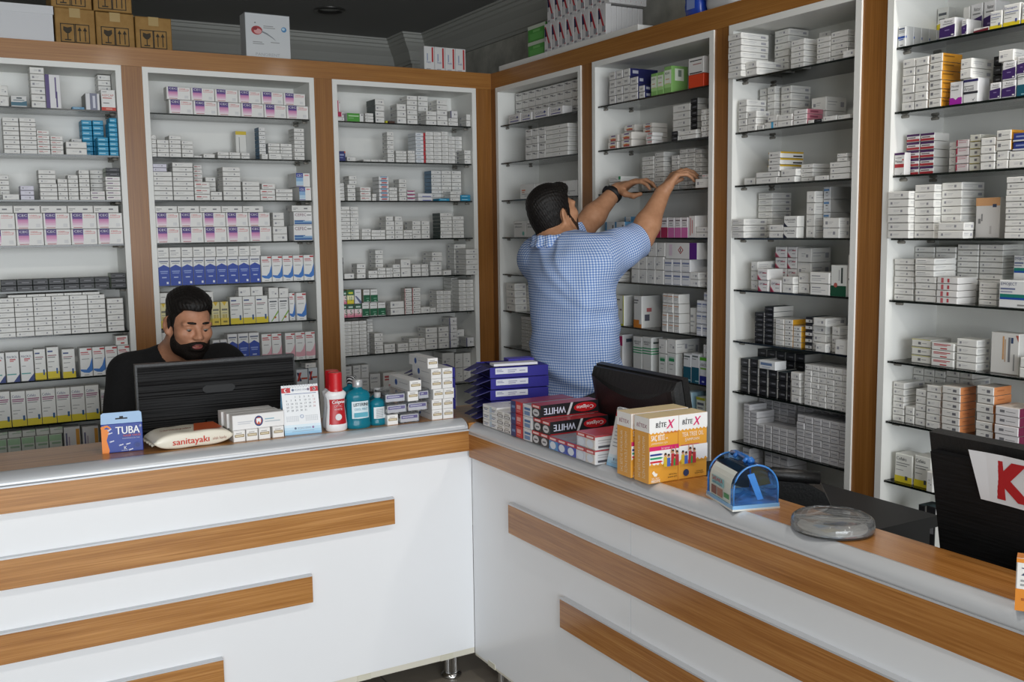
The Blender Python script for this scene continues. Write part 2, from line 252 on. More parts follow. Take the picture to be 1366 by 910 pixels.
# ------------------------------------------------------------------ box types
# code: (object name, look, front hex, side hex or None, decoration list)
# decoration: (x0,x1,z0,z1,hex) in fractions of the front; or ('t',text,x,z,h,hex[,wmax]) ; key 'S' prefix = on side
def lines(x0,x1,z1,n,dz,h='8f9094',t=.018): return [(x0,x1-.12*((i*7)%3)*(x1-x0),z1-i*dz-t,z1-i*dz,h) for i in range(n)]
G='8c8c8c'
T={
'w':('medicine_box','white medicine box','e4e3df',None,'M'),
'wl':('medicine_box','white medicine box','e4e3df',None,[(.1,.4,.55,.62,G),(.62,.8,.3,.5,'6b6b6b')]),
'wtx':('medicine_box','white medicine box','e8e7e3',None,'L'),
'wsm':('medicine_box','small white medicine box','e6e5e2',None,'M'),
'gsm':('medicine_box','small grey medicine box','cfced0',None,'B'),
'gbx':('medicine_box','small square medicine box','dcdbd8',None,'U'),
'gbs':('medicine_box','small grey medicine box','c9c8c4',None,'B'),
'wsq':('medicine_box','square white medicine box','dddcd8',None,'M'),
'cel':('medicine_box','white box lying flat','e4e3df',None,[(.06,.3,.5,.6,G),(.06,.2,.3,.38,G),(.6,.78,.4,.6,'77777b')]),
'wr':('tablet_box','white box, red print','e8e7e3',None,[(.1,.42,.5,.68,'b5474a'),(.46,.8,.5,.62,'c08a8a'),(.1,.5,.25,.33,G)]),
'wv':('tablet_box','white box, violet print','e8e7e3',None,[(.1,.5,.45,.65,'6d4a74'),(.55,.9,.45,.53,'c48fa8')]),
'lav':('tablet_box','pale lavender box','d9d7e4',None,'M'),
'drk':('tablet_box','dark grey flat box','4a4b4e','b9c4b6',[(.1,.9,.35,.7,'2c2c30'),(.3,.8,.42,.55,'8d8d92')]),
'cec':('tablet_box','white purple-pink tablet box','ecebe8',None,[(.07,.46,.72,1,'4a2f7c'),(.07,.46,.62,.72,'6a4a92'),(.07,.46,.5,.62,'cf86b4'),(.07,.46,.38,.5,'dca0c4'),(.07,.46,.26,.38,'e6bfd6'),(.07,.46,.15,.26,'eed9e4'),(.1,.44,.06,.1,'b23358'),('t','CEC',.1,.79,.15,'f4f2f6',.33),('t','1000',.5,.78,.13,'cc4a52',.28),('t','mg',.79,.78,.09,'cc4a52',.14),(.5,.92,.69,.72,'d98a8c'),(.74,.9,.12,.34,'dcdcdc')]),
'ceb':('tablet_box','white blue-square tablet box','ecebe8',None,[(.0,.5,.68,1,'34449a'),(.0,.5,.4,.68,'8fb6dc'),(.0,.5,.12,.4,'bcd8ec'),(.0,.5,.03,.08,'34449a'),('t','CEC',.05,.74,.17,'f4f2f6',.4),(.6,.9,.8,.88,'d97a7c')]),
'cfc':('tablet_box','white box, blue waves','ecebea',None,[('t','CEFEC',.06,.68,.22,'7c3f58',.62),(.72,.95,.72,.8,G),(.03,.98,.05,.16,'2f5f9c'),(.03,.98,.16,.24,'7fa6cc'),(.03,.6,.24,.36,'3f6da6'),(.5,.98,.24,.31,'9dbcd8')]),
'mac':('syrup_box','white box, navy corner','e8e8e6',None,[('t','MACROL',.08,.8,.08,'2b3560',.8),(.3,.75,.73,.77,'c0555a'),(.3,.6,.68,.71,'c0555a'),(.1,.4,.5,.52,G),(.04,.75,.24,.28,'5aa39e'),('p',[(.5,.0),(1,.0),(1,.26)],'2a3d7c')]),
'fin':('syrup_box','white yellow-based carton','e8e8e4',None,[(0,1,0,.22,'dfc928'),(.08,.5,.84,.89,'3b4d80'),(.08,.8,.72,.75,'a07078'),(.08,.7,.66,.69,G),(.08,.6,.52,.54,G),(.08,.4,.36,.38,G),(.72,.86,.14,.32,'31598a')]),
'blw':('syrup_box','white carton, blue swoosh','e9e9e7',None,[(.6,.98,.91,.97,'b8393c'),(.08,.7,.82,.86,'c4666a'),(.1,.8,.76,.79,'c98d90'),(.15,.75,.6,.62,G),('p',[(.02,.26),(.5,.24),(.75,.36),(1,.66),(1,.2),(.7,.12),(.3,.14),(.02,.2)],'3a78c4'),(.3,.7,.05,.07,G)]),
'pnk':('syrup_box','white carton, pink swoosh','e9e9e7',None,[(.6,.98,.92,.97,'b8393c'),(.08,.7,.84,.88,'c4565a'),(.08,.8,.78,.81,'c4565a'),(.2,.7,.6,.62,G),('p',[(.02,.3),(.5,.28),(.75,.38),(1,.6),(1,.14),(.7,.12),(.3,.12),(.02,.14)],'e2a9b4'),(.3,.7,.05,.07,G)]),
'wrd':('tablet_box','white box, red print','e8e7e3',None,[(.1,.85,.7,.82,'c05a5c'),(.1,.7,.55,.64,'c05a5c'),(.4,.7,.15,.3,'b83a3c')]),
'cef':('syrup_box','white yellow-based carton','e6e6e2',None,[(0,1,0,.2,'e0cc2e'),('t','Cefaks',.07,.82,.08,'46507e',.6),(.08,.9,.75,.785,'a06a86'),(.08,.85,.7,.73,'a06a86'),(.08,.75,.65,.67,G),(.1,.6,.45,.465,G),(.1,.4,.36,.375,G),(.75,.9,.16,.3,'2c5c8c')]),
'cft':('tablet_box','white yellow-based tablet box','e8e8e2',None,[(0,1,0,.22,'e0cc2e'),('t','Cefaks',.07,.78,.12,'44484e',.6),(.08,.85,.66,.69,G),(.08,.7,.58,.61,G),(.08,.5,.42,.44,G),(.6,.75,.1,.24,'44484e')]),
'grn':('syrup_box','pale grey-green carton','c6cbc2',None,[(.05,.95,.8,.98,'9fc09c'),(.2,.9,.7,.76,'8fa88e'),(.25,.4,.06,.3,'44504a'),(.5,.6,.1,.5,'8f9c92')]),
'grt':('syrup_box','pale green-white carton','cdcfc8',None,[(.3,.95,.6,.75,'9fae9c'),(.6,1,.85,1,'a8c4a0')]),
'ora':('syrup_box','white carton, orange stripe','d8d7d6',None,[(.74,.96,.1,.94,'d2963c'),(.1,.2,.35,.85,'6a6a88'),(.28,.34,.2,.75,'a08aa0'),(.5,.7,.3,.33,G)]),
'ylt':('tablet_box','tall white yellow-topped box','e2e1dc',None,[(0,1,.88,1,'d8bd34'),(.3,.36,.1,.8,G)]),
'bls':('tablet_box','white blue-sided box','e4e4e2','5e7f9c','M'),
'blu':('syrup_box','white-and-blue syrup carton','e6e6e6',None,[(0,1,0,.66,'2d4aa6'),('p',[(0,.66),(.5,.76),(1,.66)],'2d4aa6'),(.1,.9,.86,.9,'55607c'),(.2,.8,.8,.82,G),(.15,.85,.5,.54,'8fa2d8'),(.2,.8,.44,.47,'8fa2d8'),(.3,.7,.28,.32,'b8c4e6'),(.68,.86,.06,.14,'e8ecf6')]),
'ylw':('syrup_box','pale yellow carton','e2d9a6','5f7f4a',[(0,1,0,.3,'e3c84a'),('p',[(.2,1),(.8,1),(.5,.82)],'dcb92c'),(.15,.85,.62,.7,'7a7a6a'),(.2,.8,.5,.54,'a8a488'),(.2,.5,.3,.46,'c4b26a'),(.55,.8,.3,.46,'c4b26a'),(.3,.8,.1,.18,'8a7a2a')]),
'flo':('syrup_box','white carton, red dot','e9e9e7',None,[(.1,.85,.84,.9,'55585e'),(.15,.8,.74,.77,G),(.15,.7,.66,.69,G),(.15,.75,.56,.58,G),('o',.62,.2,.13,'c23a30'),('p',[(.2,.02),(.3,.02),(.98,.4),(.98,.5)],'7fae3a')]),
'bsk':('syrup_box','pale blue carton, red cross','dfe6ec',None,[(0,1,0,.16,'6fb4dc'),(0,1,.16,.36,'bcd9ec'),('p',[(.02,.9),(.2,.9),(.45,.6),(.25,.6)],'23315c'),('p',[(.02,.6),(.2,.6),(.45,.9),(.25,.9)],'c23c34'),(.4,.95,.66,.72,'c4553c'),(.3,.8,.45,.47,G)]),
'blk':('ampoule_box','black medicine box','1d1d20','d9d8d4',[(.14,.34,.35,.65,'3e3e42'),(.38,.85,.42,.6,'77777c')]),
'teal':('tablet_box','white box, teal band','d8d8d6',None,[(0,1,.1,.42,'35687c'),('p',[(0,.42),(.5,.36),(1,.55),(1,.3),(0,.3)],'35687c'),(.35,.7,.72,.84,'3a4a52'),(.15,.85,.55,.62,'55707c')]),
'purp':('tablet_box','tall white purple-edged box','e6e5e6',None,[(0,.26,0,1,'56437c'),(.62,.72,.3,.92,'6a5a88'),(.66,.76,.03,.5,'4a3a74')]),
'blue':('tablet_box','flat blue box','5d93b8',None,[(.1,.6,.3,.7,'9cc0d6')]),
'grey':('tablet_box','grey-and-white upright box','e2e2e4','8d8c8a',[(.3,.82,0,1,'7d7f92'),(.5,.68,.12,.85,'d4d5e0')]),
'kef':('tablet_box','white red-based tablet box','e9e8e5','d8d7d4',[('t','KEFCAP',.08,.68,.11,'c05a50',.8),(.1,.75,.58,.62,'c05a50'),(.12,.55,.34,.38,'707070'),(0,1,0,.16,'c63a26'),(.3,.75,.05,.11,'e4a090'),(.1,.4,.88,.91,G)]),
'cy':('tablet_box','bright blue flat box','2f9ac4',None,[(.1,.7,.35,.6,'a8d8ea')]),
'mag':('tablet_box','magenta-and-white box','e4e2e2',None,[(0,.45,0,1,'c02a58'),(.7,.85,.75,.9,'55555a')]),
'magw':('tablet_box','crimson-and-white box','e4e2e2',None,[(0,.62,.05,1,'b32450'),(.76,.9,.35,.75,'55555a')]),
'grb':('tablet_box','green-and-white flat box','e2e2e0',None,[(0,.76,0,1,'4a9a36'),(.08,.7,.6,.74,'b8dcae'),(.08,.4,.36,.42,'9cc890'),(.86,.94,.75,.88,'55555a')]),
'wds':('medicine_box','white dark-sided box','e4e3df','4a5552','M'),
'ylb':('tablet_box','tiny yellow box','c8c62a',None,[]),
'brn':('tablet_box','tiny brown box','4a2c22',None,[]),
'wnv':('medicine_box','white navy-sided box','e4e3e2','d0d0ce',[(0,.12,0,1,'2a2a66'),(.5,.62,.4,.62,'77777b'),(.66,.9,.46,.52,G)]),
'nav':('tablet_box','small navy box','2c3470',None,[(.1,.75,.55,.7,'9aa4cc'),(.1,.6,.3,.4,'7c86b8'),(.8,1,.8,1,'c05a3c')]),
'rst':('tablet_box','white box, red edge','e2e6ea',None,[(.78,1,0,1,'b82c34'),(.1,.5,.4,.6,'9aa6b4')]),
'bwr':('tablet_box','white box, blue-red print','e6e6e6',None,[(.15,.85,.78,1,'3f86b4'),(.25,.8,.3,.62,'b8484c'),(.2,.75,.12,.22,'6a7a9c')]),
'wrb':('tablet_box','white box, red-violet top','e6e5e5',None,[(0,1,.72,1,'b24a6c'),(.1,.8,.6,.72,'7a5aa0')]),
'wbl':('tablet_box','long white box, blue edge','e6e6e8',None,[(.3,.9,.05,.25,'5a64b0')]),
'pkg':('syrup_box','pink-and-green carton','e8a8b4','3c6a54',[(0,1,.62,1,'245a44'),(.2,.85,.72,.85,'c4d8cc'),(0,1,.3,.62,'f0dadc'),('t','5',.36,.22,.36,'2a7a54'),(0,1,0,.14,'d67a92')]),
'ylg':('syrup_box','yellow-and-green carton','e2cf3a','3c6a54',[(0,1,.62,1,'2a6a44'),(.2,.85,.72,.86,'d8d84a'),(0,1,.3,.62,'f0ecc0'),('t','10',.24,.22,.34,'2a7a44',.5)]),
'wsl':('syrup_box','white carton, slate stripe','e4e5e8',None,[('p',[(.02,.55),(.25,.55),(.98,.16),(.98,.0),(.7,.04)],'6a7490'),(.2,.8,.78,.82,G)]),
'grw':('syrup_box','green-and-white carton','e4e4e2','a8a08c',[(0,1,.05,.58,'17603f'),(.4,.85,.3,.34,'8fc4a8'),(.5,.8,.12,.17,'b8d8c4'),(.1,.85,.8,.84,'8a8a86')]),
'wrs':('tablet_box','white box, red side','e4e3df','c4c2be','M'),
'rdw':('tablet_box','white box, red side stripe','e4e3df','b8b4ae',[(0,.06,0,1,'b82430'),(.16,.3,.35,.65,'77777b'),(.35,.8,.45,.55,G)]),
'lax':('tablet_box','white carton, blue print','dfdfdd',None,[('t','Lastan',.1,.7,.16,'4a5066',.6),(.1,.7,.5,.54,G)]),
'glf':('tablet_box','white box, violet bar','e2e0df',None,[('t','Glifix',.12,.45,.34,'8a8690',.6),(.14,.86,.16,.27,'3c3a86'),('p',[(.68,.6),(.76,.44),(.84,.6),(.76,.76)],'2c3c80')]),
'dmk':('medicine_box','long white box, orange print','dcdcda',None,[(.12,.36,.55,.64,'cf7448'),(.12,.3,.42,.48,'b87a60'),(.12,.9,.3,.34,G),(.3,.6,.18,.22,G)]),
'dso':('tablet_box','white box, teal leaf','dcdcdb',None,[(.08,.7,.8,.86,G),('t','dasan',.1,.6,.13,'5a626a',.6),('o',.8,.24,.13,'6ab0a4')]),
'nvb':('tablet_box','white-fronted navy box','dcdbd8','23265c',[(.25,.75,.5,.58,'77777b'),(.3,.72,.36,.44,'77777b'),('B',.1,.3,.35,.75,'b4b6c4')]),
'aks':('syrup_box','green-and-white carton','84b466','84b466',[(.04,.96,.34,.86,'dfe6d8'),(.04,.96,.2,.34,'a8d48a'),('t','AKSAN',.12,.7,.1,'3a4a34',.6),(.2,.7,.5,.54,'c4a07a'),(.15,.8,.34,.37,'c8c48a'),('B',.2,.75,.45,.9,'dfe6d8'),('B',.4,.6,.6,.85,'7a8a7a')]),
'ogr':('tablet_box','bright orange carton','d8431a','c83a16',[]),
'wtb':('tablet_box','white carton, black print','dedddb','cbc9c6',[(.1,.9,.78,.84,'2c2c2e'),(.3,.85,.55,.62,'b08a86'),(.1,.9,.03,.1,'33302e')]),
'orp':('tablet_box','white orange-striped box','e6e1da',None,[(.3,.75,.72,.88,'5a3c84'),('p',[(.1,.36),(.5,.5),(.9,.36),(.5,.24)],'d98a3a'),(.25,.8,.08,.3,'b84a4e')]),
'rdt':('tablet_box','white box, red top edge','e2e0de',None,[(.2,.9,.5,.72,'b83a3e'),(.3,.8,.3,.36,G)]),
'wgn':('tablet_box','white box, green tab','e2e2e0',None,[(.82,1,.4,1,'2c9a62'),(.1,.6,.6,.66,G),(.1,.7,.4,.45,G)]),
'blb':('tablet_box','pale box, blue edges','dcdfe2','5a90b8',[(0,.18,0,1,'4f90c0'),(.75,.9,.5,.8,'77777b')]),
'mgd':('syrup_box','white-and-crimson carton','dfdcde',None,[(0,1,0,.52,'a01c4c'),(.15,.85,.8,.86,'6a5a64'),(.2,.7,.68,.72,G)]),
'mgp':('syrup_box','white-and-pink carton','dfdcde',None,[(0,1,0,.5,'c868a4'),(.15,.85,.82,.88,'6a5a64'),(.2,.7,.7,.74,G),(.2,.8,.6,.63,G)]),
'wrl':('tablet_box','white box, red lettering','e2e0de',None,[(.2,.32,.1,.9,'c0646a'),(.5,.6,.2,.8,'b84a50')]),
'blt':('tablet_box','white box, blue lettering','dfdfe0',None,[(.08,.9,.62,.76,'7a84a4'),(.14,.84,.46,.52,'98a0b4'),(.1,.88,.06,.1,'a4a8b4')]),
'hzd':('tablet_box','large white-and-purple box','dfdedc',None,[(.77,1,0,1,'54187a'),('p',[(.4,.55),(.49,.8),(.58,.55),(.49,.3)],'a8484c'),('p',[(.43,.55),(.49,.72),(.55,.55),(.49,.38)],'dfdedc'),(.47,.5,.44,.66,'6a4a4a'),(.12,.22,.2,.9,'d6c4d0')]),
'yge':('syrup_box','tall white yellow-edged carton','e4e4da','eae9e4',[(.9,1,0,1,'c6c62a'),(0,1,0,.06,'c6c62a'),(.1,.6,.84,.88,'6a6a6a'),(.6,.8,.5,.56,'8a7a7a'),('B',.1,.85,.1,.96,'efeee9')]),
'oge':('syrup_box','tall white orange-cornered carton','e2e1de','dcdbd7',[(0,1,0,.25,'d8822a'),(.7,1,.12,.25,'e2e1de'),(.06,.6,.84,.88,'6a6a6a'),(.06,.5,.76,.8,'8a8a8a'),('B',.15,.4,.22,.42,'5a5a66'),('B',.25,.5,.5,.62,'b86a6a')]),
'wot':('tablet_box','white box, orange print','e0dfdb',None,[(.1,.9,.68,.78,'c8906a'),(.15,.85,.5,.56,'a8a4a4'),(.15,.7,.36,.4,G)]),
'mgw':('syrup_box','tall white carton, magenta patch','e0dfdf','d8d7d7',[(0,1,.68,.96,'b81c64'),('B',.35,.9,.78,.88,'4c5a68')]),
'rvx':('syrup_box','tall white green-striped carton','e2e3e0','e2e3e0',[('t','REVOXY',.15,.83,.06,'44504c',.75),(.2,.7,.79,.81,G),(0,1,.68,.71,'2c9a62'),(0,1,.61,.64,'2c9a62'),(0,1,.54,.57,'2c9a62'),(.1,.25,.07,.11,'44504c'),(.7,.95,.07,.1,G),('B',0,1,.68,.71,'2c9a62'),('B',0,1,.61,.64,'2c9a62'),('B',0,1,.54,.57,'2c9a62'),('B',.15,.8,.83,.88,'55605c')]),
'grc':('syrup_box','small white green-labelled carton','dfe0dc',None,[(.2,.8,.68,.8,'2c8a5a'),(.2,.8,.8,.86,'a8c8b4'),(.25,.7,.55,.58,G),(.3,.6,.36,.38,G),(.2,.7,.12,.15,G)]),
'tel':('syrup_box','white-and-teal carton','dfe0e0','c8cccc',[(0,1,0,.54,'14566a'),(.1,.85,.88,.93,'55605c'),(.1,.6,.8,.83,G),(.5,.95,.06,.1,'9cc4cc')]),
'asc':('syrup_box','green-topped carton, navy base','dfe0e4',None,[(0,1,.88,1,'5aa82c'),(0,1,0,.32,'1c2484'),('t','ASACOL',.1,.68,.1,'3c3c40',.8),(.1,.85,.56,.62,'7ab04a'),(.3,.6,.08,.14,'c4c8e4')]),
'lbl':('syrup_box','pale blue carton','c4dce8','9cc0d4',[(.1,.9,.6,.68,'3c6a94'),(0,.1,0,1,'6aa4c4')]),
'yla':('syrup_box','yellow-green based carton','d8dcd0','b0b43c',[(0,1,0,.3,'c4c424'),(0,1,.92,1,'a8ae2c'),(.12,.85,.78,.85,'5a6270'),(.15,.75,.68,.72,G)]),
'wcy':('tablet_box','white box, cyan end','e2e1dd',None,[(.55,.72,0,1,'4aa4d0'),(.1,.16,.4,.6,'77777b'),(.85,.93,.4,.6,'8a5a64')]),
'wpk':('tablet_box','white pink-sided box','e3e2e0','b0707c',[(.3,.42,.35,.65,'77777b'),(.46,.85,.45,.52,G),('B',.2,.7,.3,.7,'7a3c4c')]),
'wyl':('tablet_box','white yellow-topped box','dddcd9','dddcd9',[(.16,.3,.35,.65,'77777b'),(.35,.8,.45,.52,G),('B',0,1,.72,1,'bd9a28'),('B',.55,.95,.16,.4,'2c2c30')]),
'nlx':('tablet_box','white box, black corner','e4e4e1','dadad6',[('p',[(0,0),(.3,0),(0,.45)],'23283c'),('t','NALOXAN',.1,.56,.2,'3c4048',.75),(.3,.8,.4,.46,G)]),
'mtx':('tablet_box','white box, blue lettering','cfd2d6','b8b8b6',[(.08,.85,.66,.82,'5a86b4'),(.35,.65,.5,.58,'55585e'),(.4,.7,.26,.3,G)]),
'opt':('tablet_box','white box, red corner','e4e2e1','e0dfdd',[('p',[(0,0),(.32,0),(0,.38)],'8c2440'),('p',[(.32,0),(.4,0),(0,.5),(0,.38)],'d06a80'),('t','OPTIM',.12,.58,.2,'5a4a6a',.55),(.5,.9,.6,.7,'c06a74'),(.5,.85,.32,.37,G)]),
'dkg':('tablet_box','white-and-dark-green upright box','dfe0dc',None,[(0,1,0,.34,'0e4a30'),('o',.32,.36,.12,'b05a50'),(.66,.78,.42,.92,'3c4440'),(.52,.56,.5,.85,G)]),
'wor':('tablet_box','tall white orange-dotted box','e2e0dc',None,[(.4,.85,.2,.34,'d8924a'),(.35,.75,.8,.92,'b0504a'),(.2,.5,.4,.44,'44444a')]),
'yor':('tablet_box','white yellow-sided box','e4e3df','d8a02c',[(.55,.72,.35,.65,'77777b'),(.1,.4,.45,.52,G)]),
'bkw':('ampoule_box','black-and-white box','2a2a30','d8d7d3',[(.05,.95,.1,.6,'dad9d6'),(.5,.66,.22,.5,'55555a')]),
'wtn':('tablet_box','white box, blue lettering','e8e9ea',None,[(.1,.8,.45,.75,'6a82a8'),(.2,.7,.2,.28,'a4b0c4')]),
'blh':('tablet_box','white upright box, blue bars','e2e3e4','c6c7c6',[(.1,.85,.86,.93,'4a5878'),(.1,.85,.76,.8,G),(.1,.85,.69,.72,G),(.0,.95,.42,.53,'2450a8'),(.15,.75,.34,.39,'2450a8'),(.3,.7,.07,.11,'77777b'),('B',.02,.14,.42,.53,'2450a8')]),
'ywt':('tablet_box','yellow-and-white upright box','e2e1dc','d0cfca',[(0,1,.08,.62,'d6c222'),('p',[(0,.62),(0,.5),(1,.6),(1,.7)],'d6c222'),(.15,.85,.82,.88,'55585e'),(.2,.7,.72,.75,G),(.1,.75,.36,.4,'8a7c1c')]),
'prp':('tablet_box','white-and-purple tablet box','e2e1e2','dddcdc',[(0,1,.06,.56,'3c2460'),('p',[(0,.56),(1,.56),(1,.66)],'3c2460'),('t','Relcar',.3,.8,.1,'44444c',.55),(.2,.85,.7,.74,G),(.35,.65,.38,.43,'8a78a8'),(.78,.94,.1,.17,'e2e1e2')]),
'wmr':('tablet_box','long white box, maroon base','e2e0de',None,[(0,1,0,.4,'6a1c2a'),('p',[(0,.4),(1,.4),(1,.75)],'6a1c2a'),(.45,.75,.7,.85,G)]),
'dev':('tablet_box','white yellow-based upright box','e2e2de',None,[(0,1,0,.18,'d6c028'),('t','Devapen',.06,.78,.11,'44508c',.75),(.08,.9,.62,.66,'6a74a0'),(.08,.75,.52,.56,G),(.08,.5,.36,.39,G),(.72,.84,.14,.3,'44508c')]),
'yos':('tablet_box','white orange-sided box','dddcd7','d0902a',[(.14,.34,.35,.7,'77777b'),(.4,.85,.45,.52,G),('B',.06,.6,.6,.74,'8a5c1c')]),
'pur':('tablet_box','white box, violet base','e2e1e2',None,[(0,1,0,.3,'a024a0'),('p',[(.3,.3),(.7,.3),(.5,.2)],'e2e1e2'),('t','Nicotil',.12,.76,.1,'4c4c54',.6),(.12,.7,.62,.66,G)]),
'arc':('tablet_box','white box, black-violet bands','e2e2e3','d6d6d8',[(0,1,.86,.96,'2c2860'),('t','Arcotil',.06,.5,.15,'4c4c54',.65),(0,1,.36,.46,'2c2c34'),(.06,.7,.66,.7,G),('p',[(.62,.16),(.7,.1),(.86,.22),(.7,.06)],'2c2c34')]),
'mel':('tablet_box','white-and-red upright box','e3e2e1',None,[(0,1,.9,1,'4a2458'),(.04,.94,.34,.5,'b02c34'),('t','Meloxan',.1,.56,.12,'44444c',.7),(.1,.7,.76,.79,G),('o',.84,.68,.07,'c04a44'),('p',[(.6,.1),(.68,.05),(.84,.14),(.68,.02)],'2c2c34')]),
'mel2':('tablet_box','white box, purple-red bands','e3e2e1','d3d2cf',[(0,1,.72,1,'4a2458'),(0,1,.06,.36,'a82c34'),(.1,.7,.46,.6,'6a5a60')]),
'pkw':('tablet_box','white box, red edge','ddd6d6',None,[(0,.12,.2,1,'a8344c'),(.2,.8,.6,.68,'b87a88'),(.2,.9,.86,.92,'b86a7a')]),
'yew':('tablet_box','white yellow-lined box','dddcd2',None,[(0,1,0,.07,'b8a83c'),(.5,.75,.35,.7,'77777b')]),
'nvs':('tablet_box','navy-and-white box','2c3a84',None,[(0,1,.02,.2,'d4d4d8'),(.2,.8,.5,.7,'8a94c0')]),
'pch':('tablet_box','tall white box, peach top','dedcda','d4d0cc',[(0,1,.8,1,'dca878'),(.7,.86,.76,.84,'3c4a68'),(.12,.22,.36,.48,'8a8a8a'),(.24,.3,.42,.6,G),(.6,.68,.1,.3,'c4c0be')]),
'emj':('tablet_box','white box, teal-blue bar','e2e3e3',None,[(.04,.95,.3,.38,'1c4a9c'),(.04,.95,.38,.5,'1c7a6c'),('t','EMOJECT',.06,.82,.11,'3c4470',.6),(.06,.6,.66,.72,'6a7494'),(.06,.5,.56,.6,'8a90a8'),(.7,.95,.08,.14,G)]),
'wyt':('tablet_box','white box, yellow-green edge','e3e2dc',None,[(0,1,.9,1,'c6c078'),(.35,.5,.3,.65,'77777b'),(.55,.8,.45,.52,G)]),
'wrd2':('tablet_box','white box','e4e3df',None,[]),
'lsc':('tablet_box','large pale box, vertical lettering','dcdad6',None,[(.62,.7,.3,.9,'7a7a7e'),(.42,.48,.35,.92,'d0a070'),(.5,.54,.3,.85,'c0a48a'),(.72,.8,.76,.9,'33466a'),('p',[(.88,.96),(.98,.96),(.98,.8)],'b0584a'),(.82,.86,.1,.5,G)]),
'pes':('tablet_box','white orange-sided box','dedcd8','dd8f5a',[(.3,.5,.55,.62,G),(.6,.8,.3,.65,'6a6a70'),('B',.2,.6,.5,.6,'b86a3c')]),
'wmg':('tablet_box','white magenta-sided box','dedbdc','7a2848',[(.2,.4,.35,.65,'77777b'),(.45,.85,.45,.52,G)]),
}
for _k in 'cec ceb cfc cft prp dev blh ywt mel arc pur kef purp grey nav dkg wor ylt pch lsc emj dso glf hzd wtb ogr'.split(): T[_k]=('upright_medicine_box',)+T[_k][1:]
for _k in 'cy drk lav blue ylb brn'.split(): T[_k]=('flat_medicine_box',)+T[_k][1:]
PLAIN={'w','wl','wtx','wsm','gsm','gbx','gbs','wsq','cel','wds','wnv','dmk'}
def box_mesh(ty,w,d,h,var,run):
    nm,look,fc,sc,dec=T[ty]
    F=mat(fc); Sd=mat(sc) if sc else F
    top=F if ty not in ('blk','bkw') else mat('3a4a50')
    if ty=='wpk' or ty=='yos' or ty=='pes' or ty=='wmg' : top=mat('dcd2ca')
    if ty=='nvb': top=Sd
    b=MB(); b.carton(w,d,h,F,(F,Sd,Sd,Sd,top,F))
    if ty in PLAIN and ty!='wds':
        xs=w/2+.0003 if run=='R' else -w/2-.0003
        def srect(a0,a1,z0,z1,c):
            pts=[(xs,a0*d,z0*h),(xs,a1*d,z0*h),(xs,a1*d,z1*h),(xs,a0*d,z1*h)]; b.quad(pts if run=='R' else pts[::-1],mat(c))
        if ty in ('gsm','wsm','gbs'): srect(.12,.85,.52,.6,'b4b4b6')
        else:
            srect(.08,.55 if var else .7,.62,.68,'b2b2b4'); srect(.08,.48,.42,.47,'bcbcbe')
            if h>.018: srect(.72,.9,.3,.66,'a8a8b0')
    def rect(x0,x1,z0,z1,c,e=.0003): b.quad([(-w/2+x0*w,-e,z0*h),(-w/2+x1*w,-e,z0*h),(-w/2+x1*w,-e,z1*h),(-w/2+x0*w,-e,z1*h)],mat(c))
    if dec=='M':
        q=min(.32*h,.16*w)/w; x=.14 if var%2 else .62
        rect(x,x+q,.34,.34+q*w/h,'94949a'); x2=x+q+.05 if var%2 else x-.32
        rect(x2,x2+.28,.56,.61,'b0b0b2'); rect(x2,x2+.22,.41,.45,'b6b6b8')
    elif dec=='L':
        rect(.1,.55,.62,.72,'9a9a9e'); rect(.1,.8,.42,.48,'b2b2b4'); rect(.1,.6,.26,.32,'b2b2b4')
    elif dec=='B': rect(.14,.88,.52,.64,'8c8c92'); rect(.14,.7,.32,.37,'a6a6aa')
    elif dec=='U': rect(.12,.5,.72,.82,'5a5a60'); rect(.3,.86,.62,.7,'6a6a70'); rect(.0,.02,.0,1,'55586a')
    else:
        e=.0003
        for t in dec:
            e+=.00006
            if t[0]=='t':
                _,s,x,z,hh,c=t[:6]; wm=t[6] if len(t)>6 else None
                b.text(s,-w/2+x*w,z*h,hh*h,mat(c),y=-e-.0002,wfix=wm*w if wm else None)
            elif t[0]=='p': b.quad([(-w/2+x*w,-e,z*h) for x,z in t[1]],mat(t[2]))
            elif t[0]=='o': 
                r=t[3]*min(w,h); b.quad([(-w/2+t[1]*w+r*math.cos(k*math.pi/8),-e,t[2]*h+r*math.sin(k*math.pi/8)) for k in range(16)],mat(t[4]))
            elif t[0]=='B':
                _,a0,a1,z0,z1,c=t
                for s in (-1,1):
                    xx=s*(w/2+e); pts=[(xx,a0*d,z0*h),(xx,a1*d,z0*h),(xx,a1*d,z1*h),(xx,a0*d,z1*h)]
                    b.quad(pts if s>0 else pts[::-1],mat(c))
            else: rect(*t,e=e)
    return b
